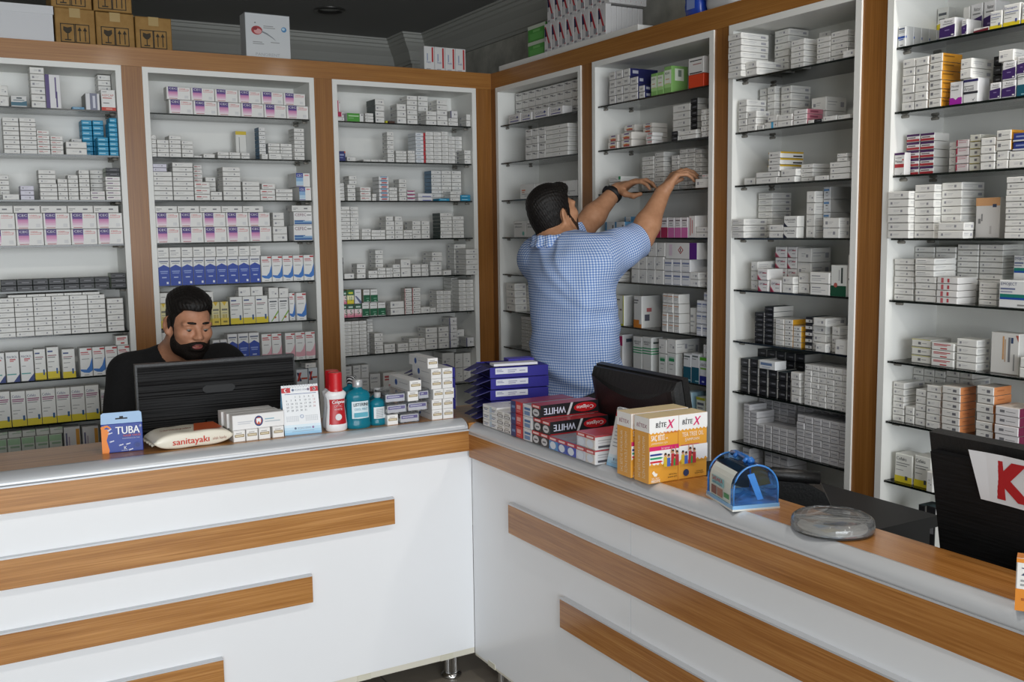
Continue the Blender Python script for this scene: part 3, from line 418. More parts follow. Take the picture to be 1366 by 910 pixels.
BOXES=[
('B1',1,[(-21607,-21276,100,900,19974,20767,2,'w'),(-21211,-20640,100,900,19974,20417,1,'teal'),(-20486,-19960,100,900,19974,21540,6,'w'),(-19955,-19394,100,600,19974,21297,1,'purp'),(-19022,-18560,100,500,19974,20015,1,'blue'),(-18513,-17968,100,1325,19974,20652,1,'grey'),(-17876,-17368,1100,900,19974,21540,7,'w'),(-17924,-17368,100,600,19974,20821,1,'kef')]),
('B1',2,[(-21562,-20986,100,900,18175,19568,8,'w'),(-20970,-20380,100,900,18175,19571,8,'w'),(-20378,-19909,100,900,18175,19114,5,'wr'),(-19899,-19432,100,900,18175,18907,4,'wr'),(-19346,-18563,100,900,18175,18699,2,'w'),(-19022,-18615,1100,900,18175,18911,4,'w'),(-18610,-18208,1000,900,18175,19669,7,'cy'),(-18187,-17763,1000,900,18175,19679,7,'cy'),(-18158,-17741,100,900,18175,18911,4,'cy'),(-17704,-17368,100,900,18175,19503,7,'cy'),(-17662,-17368,100,900,19503,19702,1,'cy')]),
('B1',3,[(-21766,-21405,1000,900,16377,17393,5,'w'),(-21732,-21132,100,900,16377,16612,1,'w'),(-21094,-20597,100,900,16377,16939,3,'lav'),(-20392,-19751,100,900,16377,17027,4,'w'),(-20418,-19779,100,900,17027,17568,3,'w'),(-19737,-19364,100,900,16377,17217,5,'w'),(-19351,-18966,100,900,16377,17382,6,'w'),(-18939,-18537,100,900,16377,17585,7,'w'),(-18397,-17878,1100,900,16377,17652,7,'w'),(-18532,-17978,100,900,16377,16747,2,'wv'),(-17945,-17368,100,900,16377,17342,5,'wv'),(-17908,-17368,100,900,17342,17696,2,'drk')]),
('B1',4,[(-22332,-21346,100,600,14578,15865,2,'cec'),(-21338,-20351,100,600,14578,15865,2,'cec'),(-20343,-19357,100,600,14578,15865,2,'cec'),(-19349,-18362,100,600,14578,15865,2,'cec'),(-18354,-17368,100,600,14578,15865,2,'cec'),(-22360,-21392,100,900,15865,16158,1,'cel'),(-21384,-20416,100,900,15865,16158,1,'cel'),(-20408,-19440,100,900,15865,16158,1,'cel'),(-19432,-18465,100,900,15865,16158,1,'cel'),(-18457,-17489,100,900,15865,16158,1,'cel')]),
('B1',5,[(-22011,-21446,100,900,12780,13251,2,'drk'),(-21438,-20874,100,900,12780,13251,2,'drk'),(-20866,-20301,100,900,12780,13251,2,'drk'),(-20293,-19728,100,900,12780,13251,2,'drk'),(-19720,-19155,100,900,12780,13251,2,'drk'),(-19147,-18582,100,900,12780,13251,2,'drk'),(-18574,-18009,100,900,12780,13251,2,'drk'),(-17952,-17368,100,900,12780,13386,3,'drk')]),
('B1',6,[(-22252,-21587,100,900,10981,12548,8,'w'),(-21579,-20913,100,900,10981,12548,8,'w'),(-20905,-20240,100,900,10981,12548,8,'w'),(-20232,-19567,100,900,10981,12548,8,'w'),(-19559,-18893,100,900,10981,12548,8,'w'),(-18885,-18220,100,900,10981,12548,8,'w'),(-21791,-21121,100,900,12548,12605,1,'w'),(-21113,-20442,100,900,12548,12605,1,'w'),(-20434,-19764,100,900,12548,12605,1,'w'),(-19756,-19085,100,900,12548,12605,1,'w'),(-19077,-18407,100,900,12548,12605,1,'w'),(-18164,-17520,100,900,10981,12361,6,'w')]),
('B1',7,[(-22530,-22055,100,600,9183,10392,1,'mac'),(-22027,-21546,100,600,9183,10400,1,'mac'),(-21514,-21026,100,600,9183,10391,1,'mac'),(-20992,-20564,300,600,9183,10429,1,'fin'),(-20520,-20059,400,600,9183,10471,1,'fin'),(-19978,-19488,100,600,9183,10377,1,'fin'),(-19321,-18839,100,600,9183,10382,1,'blw'),(-18831,-18349,100,600,9183,10382,1,'blw'),(-18341,-17858,100,600,9183,10382,1,'blw'),(-17850,-17368,100,600,9183,10382,1,'blw'),(-17900,-17414,100,900,10382,10787,1,'wrd')]),
('B1',8,[(-21944,-21404,100,600,7384,8816,1,'cef'),(-21396,-20856,100,600,7384,8816,1,'cef'),(-20848,-20308,100,600,7384,8816,1,'cef'),(-20300,-19759,100,600,7384,8816,1,'cef'),(-19751,-19211,100,600,7384,8816,1,'cef'),(-19203,-18663,100,600,7384,8816,1,'cef'),(-22514,-21961,100,600,7384,8847,1,'cef'),(-21908,-21360,800,600,7384,8718,1,'cef'),(-21352,-20803,800,600,7384,8718,1,'cef'),(-20795,-20246,800,600,7384,8718,1,'cef'),(-20238,-19689,800,600,7384,8718,1,'cef'),(-19681,-19132,800,600,7384,8718,1,'cef'),(-19124,-18576,800,600,7384,8718,1,'cef'),(-18571,-18219,500,600,7384,8528,1,'cef')]),
('B1',9,[(-22681,-22184,100,600,5586,6936,1,'grn'),(-22176,-21680,100,600,5586,6936,1,'grn'),(-21672,-21175,100,600,5586,6936,1,'grn'),(-21167,-20671,100,600,5586,6936,1,'grn'),(-20663,-20166,100,600,5586,6936,1,'grn'),(-22623,-22127,100,900,6936,7210,1,'grt'),(-22119,-21624,100,900,6936,7210,1,'grt'),(-21616,-21120,100,900,6936,7210,1,'grt'),(-21112,-20616,100,900,6936,7210,1,'grt'),(-20608,-20113,100,900,6936,7210,1,'grt'),(-20099,-19471,100,600,5586,7156,1,'ora'),(-19400,-18761,100,600,5586,7107,1,'ora')]),
('B2',1,[(-15288,-14292,100,600,19974,20557,1,'cec'),(-14284,-13287,100,600,19974,20557,1,'cec'),(-13279,-12282,100,600,19974,20557,1,'cec'),(-12274,-11277,100,600,19974,20557,1,'cec'),(-11269,-10273,100,600,19974,20557,1,'cec'),(-10265,-9268,100,600,19974,20557,1,'cec'),(-15360,-14371,100,600,20557,21091,1,'cec'),(-14363,-13375,100,600,20557,21091,1,'cec'),(-13367,-12378,100,600,20557,21091,1,'cec'),(-12370,-11382,100,600,20557,21091,1,'cec'),(-11374,-10385,100,600,20557,21091,1,'cec'),(-10377,-9389,100,600,20557,21091,1,'cec')]),
('B2',2,[(-16064,-15862,100,900,18175,19074,5,'w'),(-15849,-15365,100,900,18175,18886,4,'w'),(-15356,-14872,100,900,18175,18901,4,'w'),(-14853,-14374,100,900,18175,18879,4,'w'),(-15350,-14839,100,900,18901,19080,1,'w'),(-14332,-13972,300,900,18175,18271,1,'w'),(-13967,-13478,100,900,18175,18354,1,'w'),(-13320,-12820,300,900,18175,18463,2,'w'),(-12812,-12336,300,900,18175,18465,2,'w'),(-12331,-11960,200,900,18175,18442,2,'w'),(-12288,-11799,1200,500,18175,19464,1,'ylt'),(-11438,-11135,500,700,18175,19604,8,'bls'),(-11458,-11174,100,350,18175,18418,1,'wtx'),(-11041,-10501,500,900,18175,18918,5,'w'),(-10493,-9953,500,900,18175,18918,5,'w'),(-11136,-10565,100,350,18175,18449,1,'wtx'),(-9948,-9477,200,841,18175,19583,8,'w')]),
('B2',3,[(-16064,-15298,100,900,16377,17570,6,'w'),(-16064,-15500,100,900,17570,17889,2,'lav'),(-15280,-14433,100,900,16377,17962,8,'w'),(-14222,-13838,1000,900,16377,17945,8,'wr'),(-14406,-13752,100,900,16377,17167,3,'wr'),(-13729,-13283,1000,900,16377,17416,5,'w'),(-13199,-12424,100,994,16377,17815,7,'w'),(-13737,-13242,100,900,16377,16756,2,'w'),(-12360,-11599,100,900,16377,17208,4,'w'),(-11586,-10918,100,900,16377,16874,2,'wr'),(-11512,-10902,100,900,16874,17132,1,'wr'),(-10897,-10128,100,900,16377,16891,3,'w'),(-9828,-9268,100,400,16377,16987,1,'ceb'),(-9828,-9268,510,400,16377,16987,1,'ceb'),(-9828,-9268,920,400,16377,16987,1,'ceb'),(-9955,-9294,100,400,16987,17609,1,'ceb'),(-9955,-9294,510,400,16987,17609,1,'ceb'),(-9955,-9294,920,400,16987,17609,1,'ceb')]),
('B2',4,[(-16064,-15088,100,600,14578,15242,1,'cec'),(-15080,-14104,100,600,14578,15242,1,'cec'),(-14096,-13119,100,600,14578,15242,1,'cec'),(-13111,-12135,100,600,14578,15242,1,'cec'),(-12127,-11151,100,600,14578,15242,1,'cec'),(-16064,-15097,100,600,15242,15859,1,'cec'),(-15089,-14122,100,600,15242,15859,1,'cec'),(-14114,-13146,100,600,15242,15859,1,'cec'),(-13138,-12171,100,600,15242,15859,1,'cec'),(-12163,-11196,100,600,15242,15859,1,'cec'),(-16064,-15153,100,900,15859,16147,1,'cel'),(-15145,-14234,100,900,15859,16147,1,'cel'),(-14226,-13316,100,900,15859,16147,1,'cel'),(-13308,-12397,100,900,15859,16147,1,'cel'),(-12389,-11478,100,900,15859,16147,1,'cel'),(-11099,-10451,100,900,14578,15232,2,'w'),(-11073,-10561,100,900,15232,15859,2,'w'),(-10152,-9268,100,794,14578,15293,1,'cfc'),(-10127,-9268,100,600,15293,15882,1,'cfc'),(-10200,-9268,100,900,15882,16172,1,'cel')]),
('B2',5,[(-16064,-15588,100,600,12780,13961,1,'blu'),(-15580,-15105,100,600,12780,13961,1,'blu'),(-15097,-14621,100,600,12780,13961,1,'blu'),(-14613,-14138,100,600,12780,13961,1,'blu'),(-14130,-13654,100,600,12780,13961,1,'blu'),(-13646,-13170,100,600,12780,13961,1,'blu'),(-13162,-12687,100,600,12780,13961,1,'blu'),(-12679,-12203,100,600,12780,13961,1,'blu'),(-12195,-11720,100,600,12780,13961,1,'blu'),(-16064,-15583,100,900,13961,14404,1,'wtx'),(-15575,-15093,100,900,13961,14404,1,'wtx'),(-15085,-14604,100,900,13961,14404,1,'wtx'),(-14596,-14114,100,900,13961,14404,1,'wtx'),(-14106,-13625,100,900,13961,14404,1,'wtx'),(-13617,-13136,100,900,13961,14404,1,'wtx'),(-13128,-12646,100,900,13961,14404,1,'wtx'),(-12638,-12157,100,900,13961,14404,1,'wtx'),(-12149,-11667,100,900,13961,14404,1,'wtx'),(-11685,-11208,100,600,12780,13950,1,'blw'),(-11200,-10723,100,600,12780,13950,1,'blw'),(-10715,-10238,100,600,12780,13950,1,'blw'),(-10230,-9753,100,600,12780,13950,1,'blw'),(-9745,-9268,100,600,12780,13950,1,'blw')]),
('B2',6,[(-16064,-15799,100,600,10981,12045,1,'ylw'),(-15791,-15526,100,600,10981,12045,1,'ylw'),(-16064,-15489,100,900,12045,12495,1,'wl'),(-14309,-13941,100,600,10981,12009,1,'ylw'),(-13933,-13565,100,600,10981,12009,1,'ylw'),(-13557,-13189,100,600,10981,12009,1,'ylw'),(-14274,-13817,100,900,12009,12468,1,'wl'),(-13129,-12575,100,600,10981,12193,1,'fin'),(-12567,-12013,100,600,10981,12193,1,'fin'),(-12005,-11451,100,600,10981,12193,1,'fin'),(-11432,-10976,100,600,10981,12046,1,'flo'),(-10968,-10511,100,600,10981,12046,1,'flo'),(-10423,-10155,300,600,10981,12252,1,'blw'),(-10150,-9684,100,600,10981,12251,1,'blw'),(-12737,-12197,100,600,12193,12605,1,'w'),(-12189,-11649,100,600,12193,12605,1,'w'),(-11400,-10947,100,900,12046,12535,1,'w'),(-10926,-10482,100,900,12046,12494,1,'w')]),
('B2',7,[(-16064,-15857,100,600,9183,10806,2,'w'),(-13956,-13642,100,600,9183,10352,1,'blu'),(-13634,-13321,100,600,9183,10352,1,'blu'),(-13283,-12845,200,600,9183,10561,1,'blu'),(-12840,-12376,100,600,9183,10570,1,'blu'),(-12368,-11896,100,600,9183,10570,1,'blu'),(-11805,-11351,100,600,9183,10475,1,'pnk'),(-11343,-10888,100,600,9183,10475,1,'pnk'),(-10736,-10272,100,600,9183,10457,1,'pnk'),(-10264,-9801,100,600,9183,10457,1,'pnk'),(-9793,-9329,100,600,9183,10457,1,'pnk')]),
('B2',8,[(-10273,-9728,100,600,7384,8742,1,'bsk'),(-9705,-9268,100,600,7384,8768,1,'bsk'),(-9834,-9323,100,900,8768,9008,1,'w')]),
('B3',1,[(-7928,-7575,100,900,19974,20153,1,'w'),(-7928,-7584,100,900,20153,20383,1,'magw'),(-7928,-7750,100,600,20383,20895,1,'mag'),(-7458,-6641,100,900,19974,20358,1,'grb'),(-6579,-6171,100,900,19974,20388,3,'w'),(-6031,-5569,200,1102,19974,21072,4,'wds'),(-5564,-5450,100,500,19974,19991,1,'ylb'),(-5415,-5091,100,500,19974,19982,1,'brn'),(-4987,-4509,100,817,19974,20888,3,'w'),(-4423,-3888,200,900,19974,21307,6,'w'),(-3436,-2895,1100,800,19974,21452,6,'w'),(-3494,-2937,100,900,19974,20623,3,'w'),(-2863,-2304,200,900,19974,21194,5,'w'),(-2299,-1795,100,900,19974,20345,2,'w'),(-2193,-1788,100,900,20345,20698,1,'wnv'),(-1355,-1120,100,772,19974,20564,2,'w')]),
('B3',2,[(-7865,-7541,200,900,18175,18642,1,'nav'),(-7409,-6962,400,900,18175,18405,1,'w'),(-6643,-6277,300,900,18175,18291,1,'w'),(-6269,-5903,300,900,18175,18291,1,'w'),(-5895,-5529,300,900,18175,18291,1,'w'),(-5524,-5178,100,603,18175,19580,7,'w'),(-5098,-4546,100,900,18175,18719,4,'w'),(-4481,-4104,100,900,18175,18746,4,'w'),(-4073,-3555,100,899,18175,19592,8,'rst'),(-3541,-3128,100,900,18175,19652,8,'wtx'),(-3120,-2708,100,900,18175,19652,8,'wtx'),(-2687,-2343,100,900,18175,19693,8,'wtx'),(-2337,-1979,100,900,18175,19472,7,'wtx'),(-1515,-1133,1000,900,18175,19576,7,'wtx'),(-1482,-1128,100,897,18175,18842,3,'w')]),
('B3',3,[(-7928,-7696,100,900,16377,17183,5,'w'),(-7545,-7153,100,900,16377,17123,4,'w'),(-7473,-7081,100,795,17123,17523,2,'w'),(-6932,-6398,100,900,16377,17014,3,'wr'),(-6340,-6130,100,900,16377,16706,2,'w'),(-6000,-5494,100,821,16377,17509,6,'bwr'),(-5482,-5072,100,900,16377,17007,4,'w'),(-4942,-4544,200,701,16377,17412,5,'w'),(-4438,-4017,400,900,16377,16884,3,'wrb'),(-4012,-3248,100,900,16377,16745,2,'wbl'),(-2862,-2316,1000,807,16377,17887,8,'bls'),(-2307,-1761,1000,900,16377,17896,8,'w'),(-1741,-1213,1000,900,16377,17895,8,'w'),(-2892,-2328,100,700,16377,16506,1,'cy'),(-2298,-1751,100,700,16377,16846,3,'w'),(-1733,-1198,100,900,16377,16680,2,'cy')]),
('B3',4,[(-7928,-7418,200,900,14578,16126,9,'w'),(-7330,-6916,400,900,14578,16121,9,'w'),(-6911,-6456,100,900,14578,15088,3,'w'),(-6438,-5740,100,900,14578,15030,3,'w'),(-5698,-5260,100,900,14578,15432,4,'w'),(-5682,-5300,100,814,15432,15662,1,'w'),(-5241,-4821,100,900,14578,15428,4,'w'),(-5225,-4851,100,900,15428,15660,1,'w'),(-4796,-4348,100,900,14578,15010,3,'w'),(-4335,-3895,100,937,14578,15432,4,'w'),(-3858,-3420,100,900,14578,15428,4,'w'),(-2815,-2187,200,874,14578,15808,7,'wds'),(-2182,-1578,100,900,14578,15644,6,'w')]),
('B3',5,[(-7928,-7856,100,900,12780,13786,6,'blk'),(-7823,-7332,100,900,12780,13038,1,'w'),(-7209,-6766,100,717,12780,13476,3,'w'),(-5989,-5575,800,800,12780,14077,6,'w'),(-6643,-6183,100,500,12780,13137,2,'w'),(-6168,-5765,100,500,12780,13256,3,'w'),(-5746,-5412,100,500,12780,13243,3,'w'),(-5391,-5015,100,900,12780,13398,3,'w'),(-4993,-4471,100,730,12780,13621,2,'wrs'),(-4397,-3933,100,900,12780,13369,3,'w'),(-3907,-3549,100,900,12780,13366,3,'w'),(-3347,-2734,300,900,12780,13483,3,'w'),(-3338,-2787,100,1079,13483,13932,2,'w'),(-2729,-2299,100,900,12780,13030,1,'w'),(-1779,-1120,800,800,12780,14284,6,'w'),(-1752,-1120,-400,1190,12780,14041,5,'w')]),
('B3',6,[(-7928,-7762,100,600,10981,11619,1,'pkg'),(-7749,-7401,100,600,10981,11609,1,'pkg'),(-7387,-7020,100,600,10981,11606,1,'pkg'),(-6995,-6636,100,600,10981,11639,1,'grw'),(-6612,-6233,100,600,10981,11620,1,'grw'),(-6214,-5815,100,600,10981,11622,1,'grw'),(-7920,-7741,100,600,11619,12254,1,'pkg'),(-7727,-7380,100,600,11609,12271,1,'ylg'),(-7355,-7010,100,600,11606,12281,1,'wsl'),(-6920,-6583,100,600,11639,12263,1,'grw'),(-6565,-6197,100,600,11620,12259,1,'grw'),(-5571,-4865,100,499,10981,11633,2,'w'),(-4837,-4456,100,461,10981,12229,6,'rdw'),(-4436,-3993,100,900,10981,12239,6,'rdw'),(-3986,-3497,100,900,10981,11292,1,'w'),(-3490,-3174,100,900,10981,11240,1,'w'),(-3144,-2761,100,845,10981,12053,5,'wtx'),(-2753,-2360,100,900,10981,12037,5,'wtx'),(-1925,-1526,100,793,10981,12543,8,'wtx'),(-1518,-1120,100,900,10981,12528,8,'wtx'),(-1932,-1559,900,900,10981,12605,9,'w')]),
('B3',7,[(-7928,-7560,100,900,9183,10806,10,'wtx'),(-7552,-7184,100,900,9183,10806,10,'wtx'),(-7176,-6808,100,900,9183,10806,10,'wtx'),(-6513,-6205,800,900,9183,10806,10,'wtx'),(-6438,-5994,100,690,9183,10169,5,'w'),(-5944,-5380,100,900,9183,9617,2,'w'),(-5257,-4691,100,880,9183,9600,2,'w'),(-4661,-4147,100,970,9183,9817,3,'w'),(-4140,-3799,100,900,9183,9794,3,'w'),(-3726,-3101,200,916,9183,10261,4,'w'),(-3026,-2474,200,900,9183,10261,4,'w'),(-2448,-2013,200,913,9183,10691,4,'wnv'),(-1565,-1120,100,862,9183,9644,1,'wnv'),(-1648,-1216,972,900,9183,9985,2,'w')]),
('B3',8,[(-7927,-7524,300,600,7384,8672,2,'lax'),(-7467,-7071,300,600,7384,8694,2,'lax'),(-7063,-6667,300,600,7384,8694,2,'lax'),(-6635,-6095,300,600,7384,8213,1,'lax'),(-5959,-5276,300,600,7384,8216,1,'wrd'),(-2716,-2039,500,1004,7384,8912,2,'w'),(-1998,-1563,500,600,7384,8828,2,'w'),(-1555,-1120,500,600,7384,8828,2,'w')]),
('R1',1,[(1514,2649,100,500,19974,20402,1,'glf'),(2721,3663,100,500,19974,20357,1,'glf'),(3847,5146,100,500,19974,20396,1,'glf'),(5202,6342,100,500,19974,20352,1,'glf'),(1000,1617,800,900,19974,21512,4,'gbx'),(1625,2241,800,900,19974,21512,4,'gbx'),(2249,2866,800,900,19974,21512,4,'gbx'),(2874,3491,800,900,19974,21512,4,'gbx'),(3499,4115,800,900,19974,21512,4,'gbx'),(4123,4740,800,900,19974,21512,4,'gbx'),(4748,5365,800,900,19974,21512,4,'gbx'),(5373,5989,800,900,19974,21512,4,'gbx'),(5997,6614,800,900,19974,21512,4,'gbx')]),
('R1',2,[(3140,3713,100,900,18175,19574,4,'gbx'),(3721,4295,100,900,18175,19574,4,'gbx'),(4303,4876,100,900,18175,19574,4,'gbx'),(4934,6789,100,900,18175,19554,7,'w')]),
('R1',3,[(2543,3914,100,600,16377,17070,1,'dmk'),(3961,5983,100,600,16377,17076,1,'dmk'),(6026,7449,100,600,16377,17076,1,'dmk')]),
('R1',4,[(1884,3036,100,600,14578,15364,1,'dso'),(3103,4205,100,600,14578,15348,1,'dso'),(4270,5325,100,600,14578,15333,1,'dso')]),
('R1',6,[(1098,1979,100,640,10981,12360,4,'w'),(1701,2560,750,900,10981,12272,4,'w')]),
('R1',7,[(2353,2930,200,900,9183,10806,10,'gbs'),(2938,3515,200,900,9183,10806,10,'gbs'),(3523,4099,200,900,9183,10806,10,'gbs')]),
('R2',1,[(9858,10321,100,1384,19974,21245,4,'nvb'),(10329,10791,100,1384,19974,21245,4,'nvb'),(10799,11262,100,1384,19974,21245,4,'nvb'),(11285,11818,100,900,19974,20847,3,'nvb'),(11842,12209,100,900,19974,20465,2,'nvb'),(12600,12987,100,600,19974,20822,1,'aks'),(12995,13381,100,600,19974,20822,1,'aks'),(13403,13860,100,769,19974,20966,1,'aks'),(14810,15665,100,331,19974,20457,1,'ogr'),(14805,15658,100,331,20457,21051,1,'wtb')]),
('R2',2,[(9785,10461,100,900,18175,18740,2,'orp'),(10705,11431,100,800,18175,18752,2,'orp'),(9628,10376,1000,900,18175,19184,4,'orp'),(11035,11654,910,759,18175,19127,5,'orp'),(12333,12723,100,500,18175,18631,3,'rdt'),(13307,14320,600,900,18175,19578,5,'w'),(14341,14738,600,485,18175,19715,7,'blk'),(13884,14268,100,400,18175,18537,2,'blk'),(14289,15292,100,400,18175,18501,2,'w'),(15549,15799,100,900,18175,19162,5,'w'),(15807,16056,100,900,18175,19162,5,'w')]),
('R2',3,[(9861,10670,100,900,16377,17058,3,'wgn'),(11176,11932,760,900,16377,17796,8,'w'),(12003,12579,760,900,16377,17913,8,'w'),(13045,13499,760,900,16377,17731,7,'w'),(13528,13964,760,900,16377,17916,9,'w'),(13972,14408,760,900,16377,17916,9,'w'),(14431,14808,760,900,16377,17849,9,'w'),(15319,16073,30,250,16377,16714,1,'w'),(15684,16070,30,250,16714,16859,1,'wr')]),
('R2',4,[(9544,10216,100,600,14578,15232,1,'blb'),(10224,10896,100,600,14578,15232,1,'blb'),(9946,10350,800,600,14578,15440,1,'blb'),(12592,12911,100,600,14578,15342,1,'mgd'),(12919,13239,100,600,14578,15342,1,'mgd'),(13247,13667,100,600,14578,15351,1,'mgd'),(13675,14061,100,600,14578,15344,1,'mgp'),(14069,14454,100,600,14578,15344,1,'mgp'),(14462,14848,100,600,14578,15344,1,'mgp'),(14891,15273,100,600,14578,15397,1,'wrl'),(15298,16016,100,500,14578,14985,2,'w'),(14479,15101,800,600,14578,15410,1,'wrl')]),
('R2',5,[(9598,10475,100,643,12780,13191,3,'w'),(11351,11864,100,600,12780,13337,1,'wsq'),(11872,12386,100,600,12780,13337,1,'wsq'),(12394,12907,100,600,12780,13337,1,'wsq'),(12915,13429,100,600,12780,13337,1,'wsq'),(11350,11863,100,600,13337,13854,1,'wsq'),(11871,12384,100,600,13337,13854,1,'wsq'),(12392,12904,100,600,13337,13854,1,'wsq'),(12912,13425,100,600,13337,13854,1,'wsq'),(12458,12978,100,600,13854,14404,1,'wsq'),(12986,13506,100,600,13854,14404,1,'wsq'),(13451,13961,100,600,12780,13294,1,'blt'),(13969,14478,100,600,12780,13294,1,'blt'),(14486,14996,100,600,12780,13294,1,'blt'),(13448,13957,100,830,13294,13780,1,'blt'),(13965,14474,100,830,13294,13780,1,'blt'),(14482,14991,100,830,13294,13780,1,'blt'),(13535,15374,100,600,13780,14404,1,'hzd'),(15017,15515,100,411,12780,13325,2,'w')]),
('R2',6,[(10171,10848,100,466,10981,12232,1,'yge'),(11506,12048,100,982,10981,12276,1,'oge'),(13374,13709,100,513,10981,12461,4,'wot'),(13717,14052,100,513,10981,12461,4,'wot'),(14060,14395,100,513,10981,12461,4,'wot'),(14400,14748,600,600,10981,11941,1,'wtx'),(15379,15691,100,900,10981,12304,3,'blt'),(15699,16010,100,900,10981,12304,3,'blt'),(15754,15998,100,900,12304,12605,1,'blt')]),
('R2',7,[(10496,10764,100,517,9183,10618,1,'mgw'),(11468,12066,100,600,9183,10636,1,'rvx'),(12095,12690,100,559,9183,10669,1,'rvx'),(13127,13631,100,600,9183,10107,1,'grc'),(13658,14214,100,313,9183,10182,1,'grc'),(13123,13625,100,600,10107,10674,1,'w'),(13653,14207,100,600,10182,10722,1,'w'),(13746,14111,710,600,9183,10703,2,'w'),(14633,15091,100,600,9183,10260,1,'tel'),(15105,15547,100,300,9183,10308,1,'tel'),(15567,16011,100,500,9183,10216,1,'asc'),(15755,16001,100,500,10216,10692,1,'w')]),
('R2',8,[(14743,15140,100,600,7384,8823,1,'lbl'),(14940,15117,710,600,7384,8790,1,'lbl'),(15393,15897,100,600,7384,8710,1,'yla'),(15917,16033,100,600,7384,8743,1,'yla')]),
('R3',1,[(17388,18043,-300,1217,19974,21414,7,'w'),(18048,18587,-100,1199,19974,20431,2,'w'),(18099,18772,1109,900,19974,21540,7,'w'),(19668,20252,300,900,19974,20901,5,'w'),(19978,20462,1210,850,19974,21181,6,'w'),(20723,21274,350,900,19974,20816,5,'w'),(21292,21960,350,900,19974,20890,5,'w'),(22061,22580,30,250,19974,20196,1,'w')]),
('R3',2,[(17501,17925,100,876,18175,19259,5,'w'),(17951,18378,100,602,18175,18835,3,'w'),(18391,18699,100,900,18175,18350,1,'w'),(17531,17882,1000,900,18175,19682,6,'w'),(18007,18386,900,900,18175,19687,6,'w'),(18539,19013,1010,900,18175,19638,6,'w'),(18720,19321,100,600,18175,18388,1,'wcy'),(18878,19317,100,600,18388,18600,1,'w'),(19359,20001,100,500,18175,18574,2,'w'),(20039,20628,100,700,18175,18658,3,'wpk'),(20014,20657,900,900,18175,19077,2,'w'),(20653,20896,100,600,18175,18288,1,'w'),(20910,21241,100,600,18175,18284,1,'blk'),(21277,21828,100,600,18175,18333,1,'w'),(21864,22343,100,600,18175,18315,1,'w'),(22348,22493,200,900,18175,18377,1,'wr')]),
('R3',3,[(18369,19355,100,900,16377,16594,1,'w'),(18365,19434,100,900,16594,16772,1,'w'),(18954,19509,100,1032,16772,17408,3,'wyl'),(17680,18213,200,400,16377,16622,1,'w'),(19375,20150,100,900,16377,16576,1,'w'),(19514,20199,100,900,16576,16812,1,'w'),(20204,20718,300,774,16377,16941,4,'w'),(20973,21546,100,900,16377,16534,1,'w'),(21623,22404,100,900,16377,16908,3,'w'),(21882,22259,100,900,16908,17160,2,'w'),(22330,22511,1010,900,16377,17095,4,'w')]),
('R3',4,[(17383,18002,-50,1053,14578,15235,3,'wtx'),(17522,18217,1013,900,14578,16128,7,'wtx'),(19033,19673,100,600,14578,15026,2,'w'),(19706,20324,100,303,14578,15300,2,'nlx'),(20463,20833,300,900,14578,16074,4,'w'),(20580,20873,1210,850,14578,16202,4,'mtx'),(20892,21191,600,900,14578,16202,4,'mtx'),(21420,22081,50,450,14578,15213,2,'w'),(22467,22580,100,900,14578,15884,3,'w')]),
('R3',5,[(17869,18203,400,900,12780,13774,3,'w'),(18543,19032,100,700,12780,13546,2,'opt'),(19116,19616,100,700,12780,13201,1,'opt'),(18413,18945,1000,900,12780,14275,4,'opt'),(18985,19413,1000,900,12780,14280,4,'opt'),(19434,20068,1000,900,12780,14246,3,'w'),(19677,20169,100,600,12780,13070,1,'w'),(19670,20162,100,600,13070,13328,1,'w'),(20191,20651,300,500,12780,13462,2,'w'),(20885,21701,100,600,12780,13513,2,'wtx'),(21734,22365,100,500,12780,13757,1,'dkg'),(22395,22580,100,500,12780,14093,1,'wor')]),
('R3',6,[(18090,18538,400,900,10981,12035,6,'blk'),(18551,18995,400,925,10981,12258,7,'blk'),(19188,19580,300,900,10981,11890,5,'wtx'),(19607,19978,300,900,10981,11897,5,'yor'),(20001,20352,300,300,10981,11702,4,'yor'),(20521,20850,300,900,10981,12040,5,'bkw'),(20874,21413,300,900,10981,11793,3,'w'),(21060,21594,100,900,11793,12067,1,'w'),(21599,21910,350,546,10981,11807,3,'w'),(21207,21652,50,200,10981,11273,1,'w'),(22010,22580,50,250,10981,11457,1,'w')]),
('R3',7,[(17510,17922,300,900,9183,10367,4,'blk'),(17982,18385,300,900,9183,10399,4,'blk'),(18447,18841,300,900,9183,10140,3,'blk'),(18899,19308,300,900,9183,10120,3,'blk'),(19341,19741,300,900,9183,10101,3,'blk'),(19763,19930,300,900,9183,10133,3,'blk'),(17417,17861,1200,800,9183,10628,5,'blk'),(17869,18313,1200,800,9183,10628,5,'blk'),(18321,18765,1200,800,9183,10628,5,'blk'),(18773,19217,1200,800,9183,10628,5,'blk'),(19225,19670,1200,800,9183,10628,5,'blk'),(18644,19424,100,500,10140,10450,1,'wtn'),(20109,20516,150,300,9183,10204,4,'w'),(20702,21005,150,1000,9183,10529,7,'wsm'),(21013,21317,150,1000,9183,10529,7,'wsm'),(21325,21628,150,1000,9183,10529,7,'wsm'),(21636,21940,150,1000,9183,10529,7,'wsm'),(21948,22251,150,1000,9183,10529,7,'wsm'),(22259,22563,150,1000,9183,10529,7,'wsm')]),
